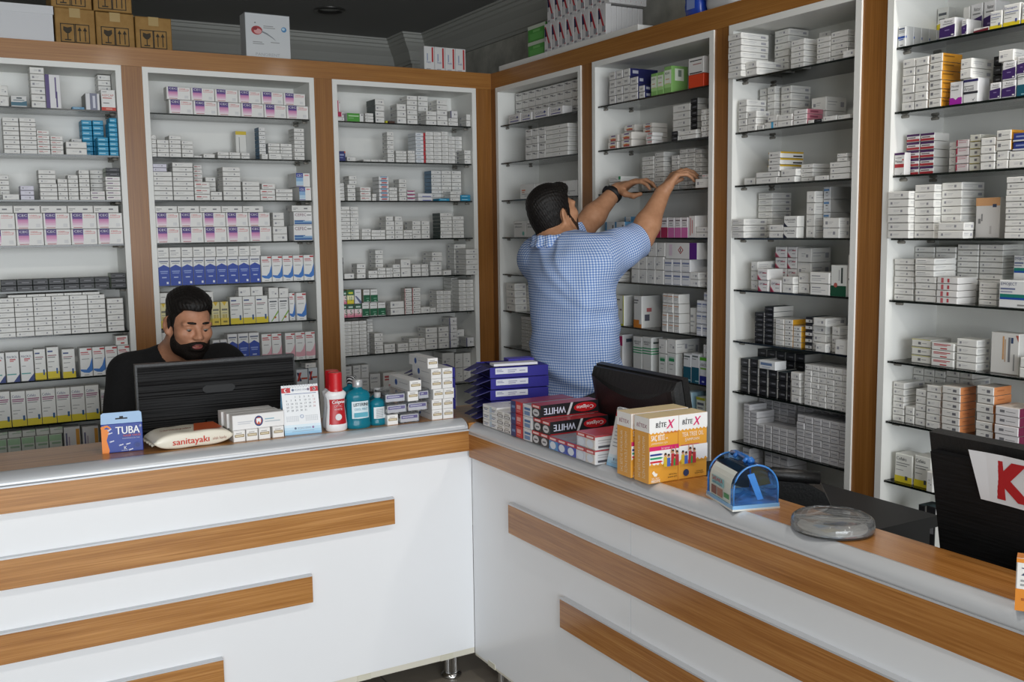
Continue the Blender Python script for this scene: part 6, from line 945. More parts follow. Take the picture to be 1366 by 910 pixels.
# ------------------------------------------------------------------ things on top of the cabinets
ZC=2.2552
b=MB(); b.box(-.245,.245,0,.17,0,.125,mat('d2d3d6',.5)); b.build('body',empty('white_carton',(-2.197,.02,ZC),math.radians(-1),**tagd('long white carton on the left shelf top, left of brown cartons','carton')))
wc=[o for o in COL.objects if o.name=='white_carton'][0]
b=MB(); b.box(-.248,.248,-.003,.173,.105,.137,mat('d6d7da',.5)); b.build('lid',wc)
BR=noisy('brown_cardboard','96713a','a27d45',30,.75); TAPE=mat('b49a68',.2)
def carton(x,z,w,h,lab,rz=0):
    r=empty('brown_carton',(x,.045,z),rz,**tagd(lab,'carton','brown cartons on the left shelf top'))
    b=MB(); b.carton(w,.19,h,BR,c=.003)
    INK=mat('3c3428',.8)
    for k in (0,1):
        cx=-w*.2+k*w*.37; s=.05; z0=.010
        fr=[(-s/2,0),(s/2,0),(s/2,.07),(-s/2,.07)]
        for i in range(4):
            (xa,za),(xb,zb)=fr[i],fr[(i+1)%4]; t=.0018
            b.quad([(cx+min(xa,xb)-t,-.0006,z0+min(za,zb)-t),(cx+max(xa,xb)+t,-.0006,z0+min(za,zb)-t),(cx+max(xa,xb)+t,-.0006,z0+max(za,zb)+t),(cx+min(xa,xb)-t,-.0006,z0+max(za,zb)+t)],INK)
        if k==0:
            b.quad([(cx-.015,-.0008,z0+.06),(cx-.016,-.0008,z0+.045),(cx-.006,-.0008,z0+.034),(cx+.006,-.0008,z0+.034),(cx+.016,-.0008,z0+.045),(cx+.015,-.0008,z0+.06),(cx,-.0008,z0+.056)],INK); b.quad([(cx-.002,-.0008,z0+.01),(cx+.002,-.0008,z0+.01),(cx+.002,-.0008,z0+.036),(cx-.002,-.0008,z0+.036)],INK); b.quad([(cx-.012,-.0008,z0+.006),(cx+.012,-.0008,z0+.006),(cx+.012,-.0008,z0+.011),(cx-.012,-.0008,z0+.011)],INK)
        else:
            for q in (-.01,.01): b.quad([(cx+q-.002,-.0008,z0+.006),(cx+q+.002,-.0008,z0+.006),(cx+q+.002,-.0008,z0+.05),(cx+q-.002,-.0008,z0+.05)],INK); b.quad([(cx+q-.008,-.0008,z0+.046),(cx+q+.008,-.0008,z0+.046),(cx+q,-.0008,z0+.062)],INK)
    b.build('body',r)
    b=MB(); b.box(-.02,.02,-.0005,.0,h-.035,h,TAPE); b.box(-.022,.022,-.0005,.19,h,h+.0006,TAPE); b.build('packing_tape',r)
carton(-1.868,ZC,.148,.142,'brown fragile carton, bottom row, left of three, on the shelf top'); carton(-1.717,ZC,.146,.139,'brown fragile carton, bottom row, middle of three, on the shelf top'); carton(-1.567,ZC,.144,.135,'brown fragile carton, right of three, nothing stacked on it',.01)
carton(-1.877,ZC+.143,.15,.14,'brown carton stacked on the left bottom carton'); carton(-1.722,ZC+.1427,.146,.14,'brown carton stacked on the middle bottom carton')
db=printed('picture_box',.198,.08,.188,'cfd2d4',[('o',.25,.62,.125,.1,'a8383c'),('o',.27,.6,.085,.06,'d8a0a0'),('o',.21,.66,.05,.04,'8a2c34'),('p',[(.36,.62),(.48,.57),(.62,.47),(.68,.4),(.6,.46),(.46,.54),(.36,.58)],'8a8f94'),('o',.86,.68,.06,.06,'4a86b8'),('o',.85,.69,.035,.03,'b8d4e4'),(.2,.23,.78,.8,'3a3a3a'),(.4,.62,.72,.735,'8a8a8a'),(.4,.66,.68,.695,'8a8a8a'),(.15,.36,.35,.365,'8a8a8a'),(.15,.4,.31,.325,'8a8a8a'),(.55,.75,.36,.375,'8a8a8a'),('t','PANORENT',.2,.05,.07,'a8acae',.55)],'b8babc',loc=(-1.09,.03,ZC),rz=.02,label='white box with a red round picture on the left shelf top')
b=MB(); b.add([(-.103,-.008,.188),(.103,-.004,.188),(.101,.03,.192),(-.10,.03,.192)],[(0,1,2,3),(3,2,1,0)],mat('c4c7c9',.5)); b.build('flap',db)
for i in range(4):
    printed('cream_box',.054,.05,.112,'d6d5d4',[(.72,.88,.35 if i==0 else .12,.96,'b42c30'),('t','fresh',.22,.3,.1,'5a6a9a',.4),(.2,.6,.05,.08,'9a9aa0'),(.25,.35,.4,.7,'8a94b0')],'c4c4c4',loc=(-.315+.0555*i,.03,ZC),label=f'white red-striped box on the left shelf top, {["leftmost","second","third","rightmost"][i]} of four',group='red-striped boxes near the corner on top')
ZD=2.2882
for i in range(2): printed('green_packet',.155,.08,.072,'4f9a44',[(0,1,.78,1,'c4ccbc'),(.1,.9,.1,.5,'64ac58'),(.3,.7,.55,.7,'7aba6c')],'3f7a38',loc=(.055,-.345,ZD+.073*i),rz=-math.pi/2,label=f'green and white packet on the right shelf top, {"lower" if i==0 else "upper"} of two',group='green packets on the right shelf top')
TBD=[(.08,.2,.4,.9,'8f9096'),('o',.5,.74,.2,.12,'c8c8cc'),('p',[(.78,.1),(1.0,.1),(.25,.9),(.05,.9)],'b03038'),('p',[(.1,.55),(.4,.55),(.2,.85),(.05,.85)],'23284c'),(.1,.4,.04,.1,'8f9096'),(.55,.92,.12,.3,'8f9096')]
TBE=[(.2,.8,.1,.9,'c4c4c8'),(.4,.6,.2,.8,'8f9096')]
kinds=['first','second','third','fourth','fifth','sixth','seventh','eighth','ninth']
for lv in range(2):
    for c in range(8):
        printed('toothbrush_box',.058,.026,.125,'d4d2d2',TBD,'c9c8c8',loc=(.038+.004*lv,-.47-.0605*c-.02*lv,ZD+.1256*lv),rz=-math.pi/2,label=f'white red-slashed toothbrush box, {"lower" if lv==0 else "upper"} tier, {kinds[c]} from the green packets',group='toothbrush boxes on the right shelf top')
    for k in range(6):
        printed('toothbrush_box',.058,.0245,.118,'d4d2d2',TBD,'c9c8c8',loc=(.066+.027*k+.004*lv,-.894-.02*lv,ZD+.1256*lv),rz=-math.pi/2,label=f'white toothbrush box seen from its edge, {"lower" if lv==0 else "upper"} tier, {kinds[k]} behind',group='toothbrush boxes on the right shelf top')
def pouch(loc,w,d,h,m,lab,seed,dec=()):
    b=MB(); rr=random.Random(seed); n=10; vs=[];fs=[]
    for i in range(n+1):
        t=i/n; k=1-.15*(2*t-1)**4
        for j in range(20):
            a=2*math.pi*j/20; c,s_=math.cos(a),math.sin(a)
            vs.append((math.copysign(abs(c)**.4,c)*w/2*k+rr.uniform(-.002,.002),math.copysign(abs(s_)**.4,s_)*d/2*(k if i<n else .2)+rr.uniform(-.002,.002),t*h))
    for i in range(n):
        for j in range(20): fs.append((i*20+j,i*20+(j+1)%20,(i+1)*20+(j+1)%20,(i+1)*20+j))
    fs+=[tuple(range(19,-1,-1)),tuple(range(n*20,n*20+20))]
    b.add(vs,fs,m,smooth=True)
    for t in dec: put(b,t,w,h,d/2+.002,None)
    b.build('wrapped_pack',loc=loc,rz=-math.pi/2,**tagd(lab,'pack','wrapped packs on the right shelf top'))
pouch((.11,-1.455,ZC),.10,.14,.16,mat('2448b4',.25),'blue foil pack on the right shelf top',3,[(.3,.75,.2,.55,'8a9ac8'),(.15,.6,.7,.8,'c8d0e8')])
pouch((.11,-1.60,ZC),.16,.14,.16,mat('c4c6c8',.3),'white foil pack on the right shelf top beside the blue one',4,[(.1,.8,.3,.4,'8a8a90'),(.1,.7,.5,.6,'9a9aa0')])
# ------------------------------------------------------------------ people: smooth-union distance fields meshed with surface nets
import numpy as np
def V3(*a): return np.array(a,float)
def rcone(P,a,b,r1,r2):
    a=np.asarray(a,float);b=np.asarray(b,float); ba=b-a; L=max(ba@ba,1e-9); t=np.clip(((P-a)@ba)/L,0,1)
    return np.linalg.norm(P-a-t[...,None]*ba,axis=-1)-(r1+(r2-r1)*t)
def ell(P,c,r,R=None):
    q=P-np.asarray(c,float)
    if R is not None: q=q@R      # columns of R are the local axes
    r=np.asarray(r,float); k0=np.linalg.norm(q/r,axis=-1); k1=np.linalg.norm(q/(r*r),axis=-1)
    return np.where(k1<1e-9,-r.min(),k0*(k0-1)/np.maximum(k1,1e-9))
def smin(a,b,k):
    h=np.maximum(k-np.abs(a-b),0)/k; return np.minimum(a,b)-h*h*k*.25
def smax(a,b,k): return -smin(-a,-b,k)
def axes(f,u=(0,0,1)):
    f=np.asarray(f,float);f=f/np.linalg.norm(f);r=np.cross(f,u);r/=np.linalg.norm(r);u2=np.cross(r,f);return np.stack([r,f,u2],1)  # columns: right, forward, up
class Field:
    def __init__(s,lo,hi,h):
        s.h=h; s.lo=np.array(lo,float); s.n=np.ceil((np.array(hi)-s.lo)/h).astype(int)+1; s.d=np.full(s.n,.25,np.float32)
    def block(s,lo,hi):
        i0=np.clip(np.floor((np.array(lo)-s.lo)/s.h).astype(int),0,s.n); i1=np.clip(np.ceil((np.array(hi)-s.lo)/s.h).astype(int)+1,0,s.n)
        if (i1<=i0).any(): return None
        sl=tuple(slice(a,b) for a,b in zip(i0,i1)); ax=[s.lo[k]+s.h*np.arange(i0[k],i1[k]) for k in range(3)]
        return sl,np.stack(np.meshgrid(*ax,indexing='ij'),-1)
    def op(s,f,lo,hi,k=.02,mode='u'):
        q=s.block(np.array(lo)-k-.03,np.array(hi)+k+.03)
        if q is None: return
        sl,P=q; d=f(P); o=s.d[sl]
        s.d[sl]=smin(o,d,k) if mode=='u' else (smax(o,-d,k) if mode=='s' else smax(o,d,k))
    def cone(s,a,b,r1,r2=None,k=.03):
        r2=r1 if r2 is None else r2; a=np.asarray(a,float);b=np.asarray(b,float); m=max(r1,r2)
        s.op(lambda P:rcone(P,a,b,r1,r2),np.minimum(a,b)-m,np.maximum(a,b)+m,k)
    def ell(s,c,r,R=None,k=.03,mode='u'): m=max(r); s.op(lambda P:ell(P,c,r,R),np.asarray(c)-m,np.asarray(c)+m,k,mode)
    def half(s,p,n,k=.004):   # keep the side opposite to n
        p=np.asarray(p,float);n=np.asarray(n,float);n=n/np.linalg.norm(n)
        q=s.block(s.lo,s.lo+s.n*s.h); sl,P=q; s.d=smax(s.d,((P-p)@n).astype(np.float32),k)
    def mesh(s):
        d=s.d; n=d.shape; ins=d<0
        c=np.zeros((n[0]-1,n[1]-1,n[2]-1),np.uint8)
        for i in (0,1):
            for j in (0,1):
                for k in (0,1): c+=ins[i:n[0]-1+i,j:n[1]-1+j,k:n[2]-1+k]
        act=np.argwhere((c>0)&(c<8)); idx=np.full(c.shape,-1,np.int64); idx[tuple(act.T)]=np.arange(len(act))
        acc=np.zeros((len(act),3));cnt=np.zeros(len(act))
        cor=[(i,j,k) for i in (0,1) for j in (0,1) for k in (0,1)]
        for a in cor:
            for b in cor:
                if sum(abs(x-y) for x,y in zip(a,b))!=1 or a>b: continue
                da=d[act[:,0]+a[0],act[:,1]+a[1],act[:,2]+a[2]];db=d[act[:,0]+b[0],act[:,1]+b[1],act[:,2]+b[2]]
                m=(da<0)!=(db<0); t=np.where(m,da/np.where(m,da-db,1),0)
                acc[m]+=(np.array(a)+t[m,None]*(np.array(b)-np.array(a))); cnt[m]+=1
        vs=s.lo+s.h*(act+acc/cnt[:,None]); fs=[]
        for ax in range(3):
            o1,o2=(ax+1)%3,(ax+2)%3
            sl=[slice(1,-1)]*3; sl[ax]=slice(0,-1); A=ins[tuple(sl)]; sl2=list(sl); sl2[ax]=slice(1,None); B=ins[tuple(sl2)]
            e=np.argwhere(A!=B); 
            if not len(e): continue
            base=e.copy(); base[:,o1]+=1; base[:,o2]+=1
            fl=ins[tuple(base.T)]
            q=[]
            for u,v in ((-1,-1),(0,-1),(0,0),(-1,0)):
                z=base.copy(); z[:,o1]+=u; z[:,o2]+=v; z=np.minimum(z,np.array(c.shape)-1); q.append(idx[tuple(z.T)])
            q=np.stack(q,1); q[~fl]=q[~fl][:,::-1]; q=q[(q>=0).all(1)]; fs.append(q)
        return vs,np.concatenate(fs)
def npmesh(name,vs,fs,m,parent=None,loc=None,attr=None):
    me=bpy.data.meshes.new(name); me.vertices.add(len(vs)); me.vertices.foreach_set('co',np.asarray(vs,np.float32).ravel())
    me.loops.add(fs.size); me.polygons.add(len(fs)); me.loops.foreach_set('vertex_index',fs.ravel().astype(np.int32)); me.polygons.foreach_set('loop_start',np.arange(0,fs.size,4,dtype=np.int32)); me.polygons.foreach_set('loop_total',np.full(len(fs),4,np.int32))
    me.polygons.foreach_set('use_smooth',np.ones(len(fs),bool)); me.materials.append(m)
    if attr is not None:
        a=me.attributes.new('weave','FLOAT_VECTOR','POINT'); a.data.foreach_set('vector',np.asarray(attr,np.float32).ravel())
    me.update(); me.validate()
    o=bpy.data.objects.new(name,me); COL.objects.link(o)
    if parent: o.parent=parent; o.matrix_parent_inverse=parent.matrix_world.inverted() if False else Matrix.Translation(-parent.location)
    return o
# ---- head in its own frame: x right, y forward, z up
def head_d(q,full=True):
    s=np.abs(q[...,0]); m=np.stack([s,q[...,1],q[...,2]],-1)
    d=ell(q,(0,-.014,.034),(.0745,.094,.086))
    d=smin(d,ell(q,(0,.030,-.028),(.0605,.060,.082)),.03)
    d=smin(d,ell(q,(0,.040,-.078),(.046,.046,.036)),.03)
    d=smin(d,ell(q,(0,.072,-.100),(.022,.018,.016)),.025)
    d=smin(d,ell(m,(.045,.012,-.066),(.016,.03,.03)),.03)
    d=smin(d,ell(m,(.04,.060,-.020),(.026,.026,.024)),.025)
    d=smin(d,ell(m,(.026,.078,.022),(.03,.014,.010)),.02)
    d=smax(d,-ell(m,(.031,.098,.004),(.017,.016,.0125)),.016)
    d=smin(d,rcone(q,(0,.086,.014),(0,.111,-.020),.0085,.0115),.014)
    d=smin(d,ell(m,(.0125,.100,-.025),(.0085,.0105,.0075)),.008)
    d=smin(d,ell(q,(0,.088,-.055),(.027,.014,.017)),.012)
    d=smin(d,ell(q,(0,.0965,-.0515),(.021,.0085,.0052)),.005)
    d=smin(d,ell(q,(0,.0955,-.0635),(.0185,.0085,.006)),.005)
    d=smax(d,-rcone(q,(-.022,.103,-.0575),(.022,.103,-.0575),.0026,.0026),.004)
    # eyelids
    d=smin(d,ell(m,(.031,.0772,.0088),(.0172,.0130,.0074)),.005)
    d=smin(d,ell(m,(.031,.0765,-.0058),(.0160,.0122,.0050)),.005)
    # ears
    a=math.radians(20); R=np.array([[math.cos(a),-math.sin(a),0],[math.sin(a),math.cos(a),0],[0,0,1]])
    e=ell(m,(.080,-.012,-.004),(.0075,.019,.031),R); e=smax(e,-ell(m,(.088,-.008,-.006),(.007,.010,.018),R),.006); e=smin(e,rcone(m,(.079,-.004,-.028),(.079,-.002,-.033),.007,.006),.008)
    d=smin(d,e,.008)
    return d
def lerpf(x,xs,ys): return np.interp(x,xs,ys)
def hair_d(q,top=.020,side=.005,quiff=0,nape=0):
    base=ell(q,(0,-.014,.034),(.0745,.094,.086)); base=smin(base,ell(q,(0,.030,-.028),(.0605,.060,.082)),.03)
    if nape: base=smin(base,rcone(q,(0,-.035,-.03),(0,-.045,-.12),.058,.05),.04)
    y,z=q[...,1],q[...,2]
    t=side+(top-side)*np.clip((z-.045)/.05,0,1)+.0012*np.sin(q[...,0]*420+y*160)*np.sin(y*330+z*200)
    if quiff: t=t+quiff*np.exp(-((y-.075)/.022)**2-((z-.105)/.03)**2)
    hl=lerpf(y,[-.12,-.06,-.035,-.015,.012,.022,.034,.05,.07,.1],[-.085,-.075,-.06,.02,.02,-.03,.035,.06,.068,.07])
    hl=hl+np.abs(q[...,0])*.12*(y>.05)-nape*np.clip((-.03-y)/.03,0,1)
    d=smax(base-t,-(z-hl)*.75,.006)
    ax=np.abs(q[...,0]); ear=ell(np.stack([ax,y,z],-1),(.080,-.010,-.004),(.018,.021,.031)); return smax(d,-ear,.004)
def beard_d(q,t=.007):
    y,z=q[...,1],q[...,2]; x=np.abs(q[...,0])
    d=head_d(q)-t*np.clip((-.02-z)/.05,.15,1)
    cheek=lerpf(y,[.0,.020,.032,.048,.065,.085,.1,.12],[.05,.03,-.015,-.048,-.060,-.050,-.038,-.037])
    d=smax(d,(z-cheek)*.8,.004)
    d=smax(d,-(y-.010+.25*(z+.05)),.004)
    d=smax(d,-ell(q,(0,.10,-.0585),(.0225,.03,.0105)),.003)
    d=smax(d,-(z+.142),.01)
    return d
def local_mesh(f,lo,hi,h):
    F=Field(lo,hi,h); sl,P=F.block(F.lo,F.lo+F.n*F.h); F.d=f(P).astype(np.float32); return F.mesh()
SKIN=noisy('skin','b07c60','ba866a',60,.5,spec=.35,bump=.04)
SKIN2=noisy('skin_tan','b08060','ba8a6a',60,.5,spec=.35,bump=.04)
HAIR=noisy('black_hair','0c0a09','1a1614',220,.55,spec=.3,bump=.5,stretch=(1,1,.35))
BEARD=noisy('black_beard','120e0c','241c18',260,.7,spec=.2,bump=.6)
LIPS=mat('8a4a46',.45)
def head_parts(par,C,R,sc,hair_kw,beard_t,eyes=True,gaze=(0,1,-.25),beard_m=None):
    W=lambda vs:(np.asarray(vs)*sc)@R.T+C
    for nm,f,lo,hi,h,m in (('hair',lambda P:hair_d(P,**hair_kw),(-.11,-.14,-.15),(.11,.13,.17),.0026,HAIR),('beard',lambda P:beard_d(P,beard_t),(-.09,-.02,-.16),(.09,.14,.05),.0024,beard_m or BEARD),
        ('lips',lambda P:smax(head_d(P)-.0010,ell(P,(0,.1,-.0575),(.0215,.03,.0125)),.002),(-.03,.08,-.08),(.03,.12,-.035),.0016,LIPS)):
        vs,fs=local_mesh(f,lo,hi,h); npmesh(nm,W(vs),fs,m,par)
    for s in (-1,1):
        b=MB(); pts=[(s*.0125,.0972,.0290),(s*.024,.0943,.0298),(s*.038,.086,.0282),(s*.053,.0685,.0215)]
        b.tube([tuple(W([p])[0]) for p in pts],[.003,.0042,.0038,.0015],HAIR,8); o=b.build('eyebrow',par,loc=tuple(-par.location))
        b=MB(); c=np.array([s*.031,.0765,.002]); g=np.array(gaze,float); g/=np.linalg.norm(g)
        def sph(cc,r,m,n=14):
            vs=[];fs=[]
            for i in range(n+1):
                th=math.pi*i/n
                for j in range(n*2): ph=math.pi*j/n; vs.append(tuple(W([cc+r*np.array([math.sin(th)*math.cos(ph),math.sin(th)*math.sin(ph),math.cos(th)])])[0]))
            for i in range(n):
                for j in range(n*2): fs.append((i*n*2+j,i*n*2+(j+1)%(n*2),(i+1)*n*2+(j+1)%(n*2),(i+1)*n*2+j))
            b.add(vs,fs,m,smooth=True)
        sph(c,.0122,mat('766e66',.4)); sph(c+g*.0068,.0066,mat('1c120c',.15)); b.build('eye',par,loc=tuple(-par.location))
# ---- hands: wrist, forward, back-of-hand normal, thumb side, finger curls
def hand(F,w,f,n,th,curl,thumb,sc=1.0,spread=.16,k=.004):
    w=np.asarray(w,float); f=np.asarray(f,float)/np.linalg.norm(f); n=np.asarray(n,float); n=n-f*(n@f); n/=np.linalg.norm(n); t=np.cross(f,n); t=t if t@np.asarray(th,float)>0 else -t
    L=sc
    for i,o in enumerate((.028,.010,-.010,-.027)): F.cone(w+t*o*.55*L+f*.012*L,w+t*o*L+f*(.088-.004*abs(i-1))*L,.0145*L,.0115*L,.014)
    F.cone(w+t*.016*L,w-t*.016*L+f*.03*L,.019*L,.018*L,.015)
    lens=[(.044,.026,.021),(.049,.030,.022),(.045,.028,.022),(.036,.021,.019)]
    tips=[]
    for i,o in enumerate((.033,.0115,-.0105,-.031)):
        p=w+t*o*L+f*(.090-.004*abs(i-1))*L; d=f*math.cos(spread*(1.2-i)*.6)+t*math.sin(spread*(1.2-i)*.6); a=0
        for s_,(ln,r) in enumerate(zip(lens[i],(.0086,.0076,.0066))):
            a+=curl[i][s_] if s_<len(curl[i]) else .3
            dd=d*math.cos(a)-n*math.sin(a); q=p+dd*ln*L; F.cone(p,q,(r if i<3 else r*.88)*L,(r-.0008 if i<3 else r*.8)*L,k); p=q
        tips.append(p)
    b0=w+t*.020*L+f*.022*L-n*.006
    pts=[b0]+[w+t*a*L+f*b_*L-n*c*L for a,b_,c in thumb]
    for j,(r1,r2) in enumerate(((.016,.0125),(.0118,.0102),(.0100,.0082))[:len(pts)-1]): F.cone(pts[j],pts[j+1],r1*L,r2*L,.008)
    return tips
def weave_attr(vs,segs):
    # coordinates along / around the nearest limb axis
    best=np.full(len(vs),1e9); out=np.zeros((len(vs),3))
    for a,b,r,ref in segs:
        a=np.asarray(a,float);b=np.asarray(b,float); ba=b-a; L=np.linalg.norm(ba); ax=ba/L; t=(vs-a)@ax; q=vs-a-np.clip(t,0,L)[:,None]*ax; dd=np.linalg.norm(q,axis=1)/r
        e1=np.asarray(ref,float); e1=e1-ax*(e1@ax); e1/=np.linalg.norm(e1); e2=np.cross(ax,e1); rad=vs-a-t[:,None]*ax
        an=np.arctan2(rad@e2,rad@e1); m=dd<best; best[m]=dd[m]; out[m]=np.stack([an*r,t,np.zeros_like(t)],1)[m]
    return out
def check_shirt():
    m,nt,b=nodes('blue_check_cotton'); N=nt.nodes.new; L=nt.links.new
    at=N('ShaderNodeAttribute'); at.attribute_name='weave'; sp=N('ShaderNodeSeparateXYZ'); L(at.outputs['Vector'],sp.inputs[0])
    outs=[]
    for k in (0,1):
        mu=N('ShaderNodeMath'); mu.operation='MULTIPLY'; mu.inputs[1].default_value=1/.0088; L(sp.outputs[k],mu.inputs[0])
        fr=N('ShaderNodeMath'); fr.operation='FRACT'; L(mu.outputs[0],fr.inputs[0]); gt=N('ShaderNodeMath'); gt.operation='GREATER_THAN'; gt.inputs[1].default_value=.52; L(fr.outputs[0],gt.inputs[0]); outs.append(gt)
    ad=N('ShaderNodeMath'); L(outs[0].outputs[0],ad.inputs[0]); L(outs[1].outputs[0],ad.inputs[1])
    hf=N('ShaderNodeMath'); hf.operation='MULTIPLY'; hf.inputs[1].default_value=.5; L(ad.outputs[0],hf.inputs[0])
    r=N('ShaderNodeValToRGB'); r.color_ramp.interpolation='CONSTANT'; e=r.color_ramp.elements; e[0].color=hexc('d3dcec'); e[1].position=.3; e[1].color=hexc('8fa9d6'); x=e.new(.8); x.color=hexc('5577b8')
    L(hf.outputs[0],r.inputs[0]); L(r.outputs[0],b.inputs['Base Color']); b.inputs['Roughness'].default_value=.85; b.inputs['Specular IOR Level'].default_value=.2
    return m
def fold(P,seed,amp):
    r=np.random.RandomState(seed); d=np.zeros(P.shape[:-1])
    for i in range(5):
        k=r.normal(size=3); k/=np.linalg.norm(k); fr=r.uniform(25,60); d+=np.sin(P@k*fr+r.uniform(0,6)+1.2*np.sin(P@np.roll(k,1)*fr*.4))/5
    return amp*d
# ================================================================== standing man reaching into the shelf
def standing_man():
    root=empty('person',(-.43,-1.37,0),**tagd('standing man in a blue checked shirt reaching with both hands into the shelf','person'))
    H=.0036
    fd=np.array([.98,.17,0]); fd/=np.linalg.norm(fd); rt_=np.array([fd[1],-fd[0],0])   # right-hand side of the man
    pel=V3(-.425,-1.385,.88); chest=V3(-.435,-1.375,1.24); neck=V3(-.455,-1.325,1.425)
    shR=V3(-.40,-1.495,1.385); elR=V3(-.200,-1.478,1.462); wrR=V3(-.075,-1.440,1.622)
    shL=V3(-.45,-1.175,1.395); elL=V3(-.215,-1.130,1.503); wrL=V3(-.045,-1.115,1.648)
    hf=np.array([.99,.14,0]); hf=hf/np.linalg.norm(hf); p=math.radians(20); hf=np.array([hf[0]*math.cos(p),hf[1]*math.cos(p),math.sin(p)])
    HC=V3(-.450,-1.285,1.550); HR=axes(hf); SC=.89
    F=Field((-.70,-1.72,-.01),(.12,-.98,1.74),H)
    # head
    q=F.block(HC-.16,HC+.16); sl,P=q; hd=head_d(((P-HC)@HR)/SC)*SC; F.d[sl]=np.minimum(F.d[sl],hd)
    F.cone(neck+V3(-.005,0,-.03),HC+HR@V3(0,-.03,-.05),.062,.056,.035)
    # torso
    F.ell(chest+V3(0,0,.06),(.115,.175,.19),None,.05); F.ell((chest+pel)/2,(.115,.16,.2),None,.06); F.ell(pel,(.12,.17,.13),None,.05)
    F.cone(shR+V3(-.02,.05,-.02),neck,.05,.05,.05); F.cone(shL+V3(-.02,-.05,-.02),neck,.05,.05,.05)
    for s,e,w in ((shR,elR,wrR),(shL,elL,wrL)):
        F.cone(s,e,.056,.042,.04); m=e+(w-e)*.3; F.cone(e,m,.042,.043,.03); F.cone(m,w,.043,.0285,.03)
    # legs and shoes
    for s in (1,-1):
        hip=pel+rt_*.085*s+V3(0,0,-.06); kn=V3(-.425,-1.37,.47)+rt_*.10*s+fd*.01; an=V3(-.445,-1.37,.08)+rt_*.11*s
        F.cone(hip,kn,.085,.058,.04); F.cone(kn,an,.058,.042,.03); F.cone(an+V3(0,0,-.04),an+fd*.15+V3(0,0,-.052),.045,.034,.03)
    # hands
    def P_(px,py,x): # helper in place coordinates
        return V3(x,px,py)
    # near (right) hand: back of the hand to the camera, fingers pointing away and down over the shelf
    hand(F,wrR,V3(.50,-.16,.72),V3(-.95,.30,.50),V3(.5,.87,.1),[(.50,.60,.35),(.62,.6,.35),(.75,.6,.35),(.88,.6,.35)],[(.040,.050,.012),(.048,.078,.030),(.040,.100,.044)],.98)
    hand(F,wrL,V3(.035,-.072,.030),V3(-.25,.15,.85),V3(-.7,-.25,-.35),[(.30,.55,.45),(.28,.55,.45),(.30,.6,.45),(.35,.6,.45)],[(.040,.045,.030),(.040,.074,.052),(.026,.100,.056)],.98)
    vs,fs=F.mesh(); npmesh('body',vs,fs,SKIN2,root)
    head_parts(root,HC,HR,SC,dict(top=.013,side=.006,quiff=.016,nape=.035),.0030,beard_m=noisy('brown_stubble','2c1f17','4c3628',260,.8,spec=.15,bump=.4))
    # trousers and shoes
    F=Field((-.70,-1.72,.03),(-.2,-1.02,1.0),.006)
    F.ell(pel+V3(0,0,.01),(.132,.182,.13),None,.05)
    for s in (1,-1):
        hip=pel+rt_*.085*s+V3(0,0,-.06); kn=V3(-.425,-1.37,.47)+rt_*.10*s+fd*.01; an=V3(-.445,-1.37,.08)+rt_*.11*s
        F.cone(hip,kn,.098,.076,.05); F.cone(kn,an,.076,.066,.04)
    F.half((0,0,.965),(0,0,1)); F.half((0,0,.055),(0,0,-1))
    vs,fs=F.mesh(); npmesh('trousers',vs,fs,noisy('black_cloth','0e0e10','18181b',90,.85,bump=.15),root)
    for s in (1,-1):
        F=Field((-.62,-1.65,-.01),(-.15,-1.1,.16),.005); an=V3(-.445,-1.37,.08)+rt_*.11*s
        F.cone(an+V3(0,0,-.035),an+fd*.16+V3(0,0,-.048),.051,.040,.03); F.cone(an-fd*.03+V3(0,0,-.035),an,.046,.044,.03); F.half((0,0,.001),(0,0,-1)); F.half((0,0,.10),(0,0,1))
        vs,fs=F.mesh(); npmesh('shoe',vs,fs,mat('17130f',.4),root)
    # shirt
    F=Field((-.66,-1.68,.74),(-.1,-1.02,1.52),.0045)
    F.ell(chest+V3(.0,0,.05),(.135,.198,.205),None,.06); F.ell((chest+pel)/2+V3(.012,0,-.0),(.145,.182,.22),None,.08); F.ell(pel+V3(.008,0,-.0),(.148,.19,.15),None,.08)
    F.cone(pel+V3(.008,0,.02),pel+V3(.012,0,-.12),.13,.135,.08)
    F.cone(shR+V3(-.02,.05,-.015),neck+V3(0,0,-.045),.066,.060,.06); F.cone(shL+V3(-.02,-.05,-.015),neck+V3(0,0,-.045),.066,.060,.06)
    eR=shR+(elR-shR)*.93; eL=shL+(elL-shL)*.86
    F.cone(shR,eR,.076,.066,.055); F.cone(shL,eL,.076,.066,.055)
    # collar stand
    F.cone(neck+V3(-.006,.0,-.015),neck+(HC-neck)*.10+V3(-.008,0,0),.070,.067,.02)
    q=F.block(F.lo,F.lo+F.n*F.h); sl,P=q
    F.d=F.d+fold(P,3,.011).astype(np.float32)
    # radiating pulls from the raised near shoulder and a fold across the back
    for k_,(s_,a_,o_) in enumerate(((.9,.010,.0),(.55,.008,.055),(1.4,.008,-.05))):
        zz=(P[...,2]-(shR[2]-.10-o_))-s_*(P[...,1]-shR[1]); F.d+=(-a_*np.exp(-(zz/.022)**2)*np.clip(1-np.linalg.norm(P-shR,axis=-1)/.34,0,1)).astype(np.float32)
    zz=P[...,2]-(1.02+.35*(P[...,1]+1.4)); F.d+=(-.012*np.exp(-(zz/.03)**2)+.010*np.exp(-((zz+.05)/.03)**2)).astype(np.float32)
    zz=P[...,2]-(1.12-.25*(P[...,1]+1.4)); F.d+=(-.008*np.exp(-(zz/.025)**2)).astype(np.float32)
    up=(HC-neck)/np.linalg.norm(HC-neck)
    F.half(eR,elR-shR); F.half(eL,elL-shL)
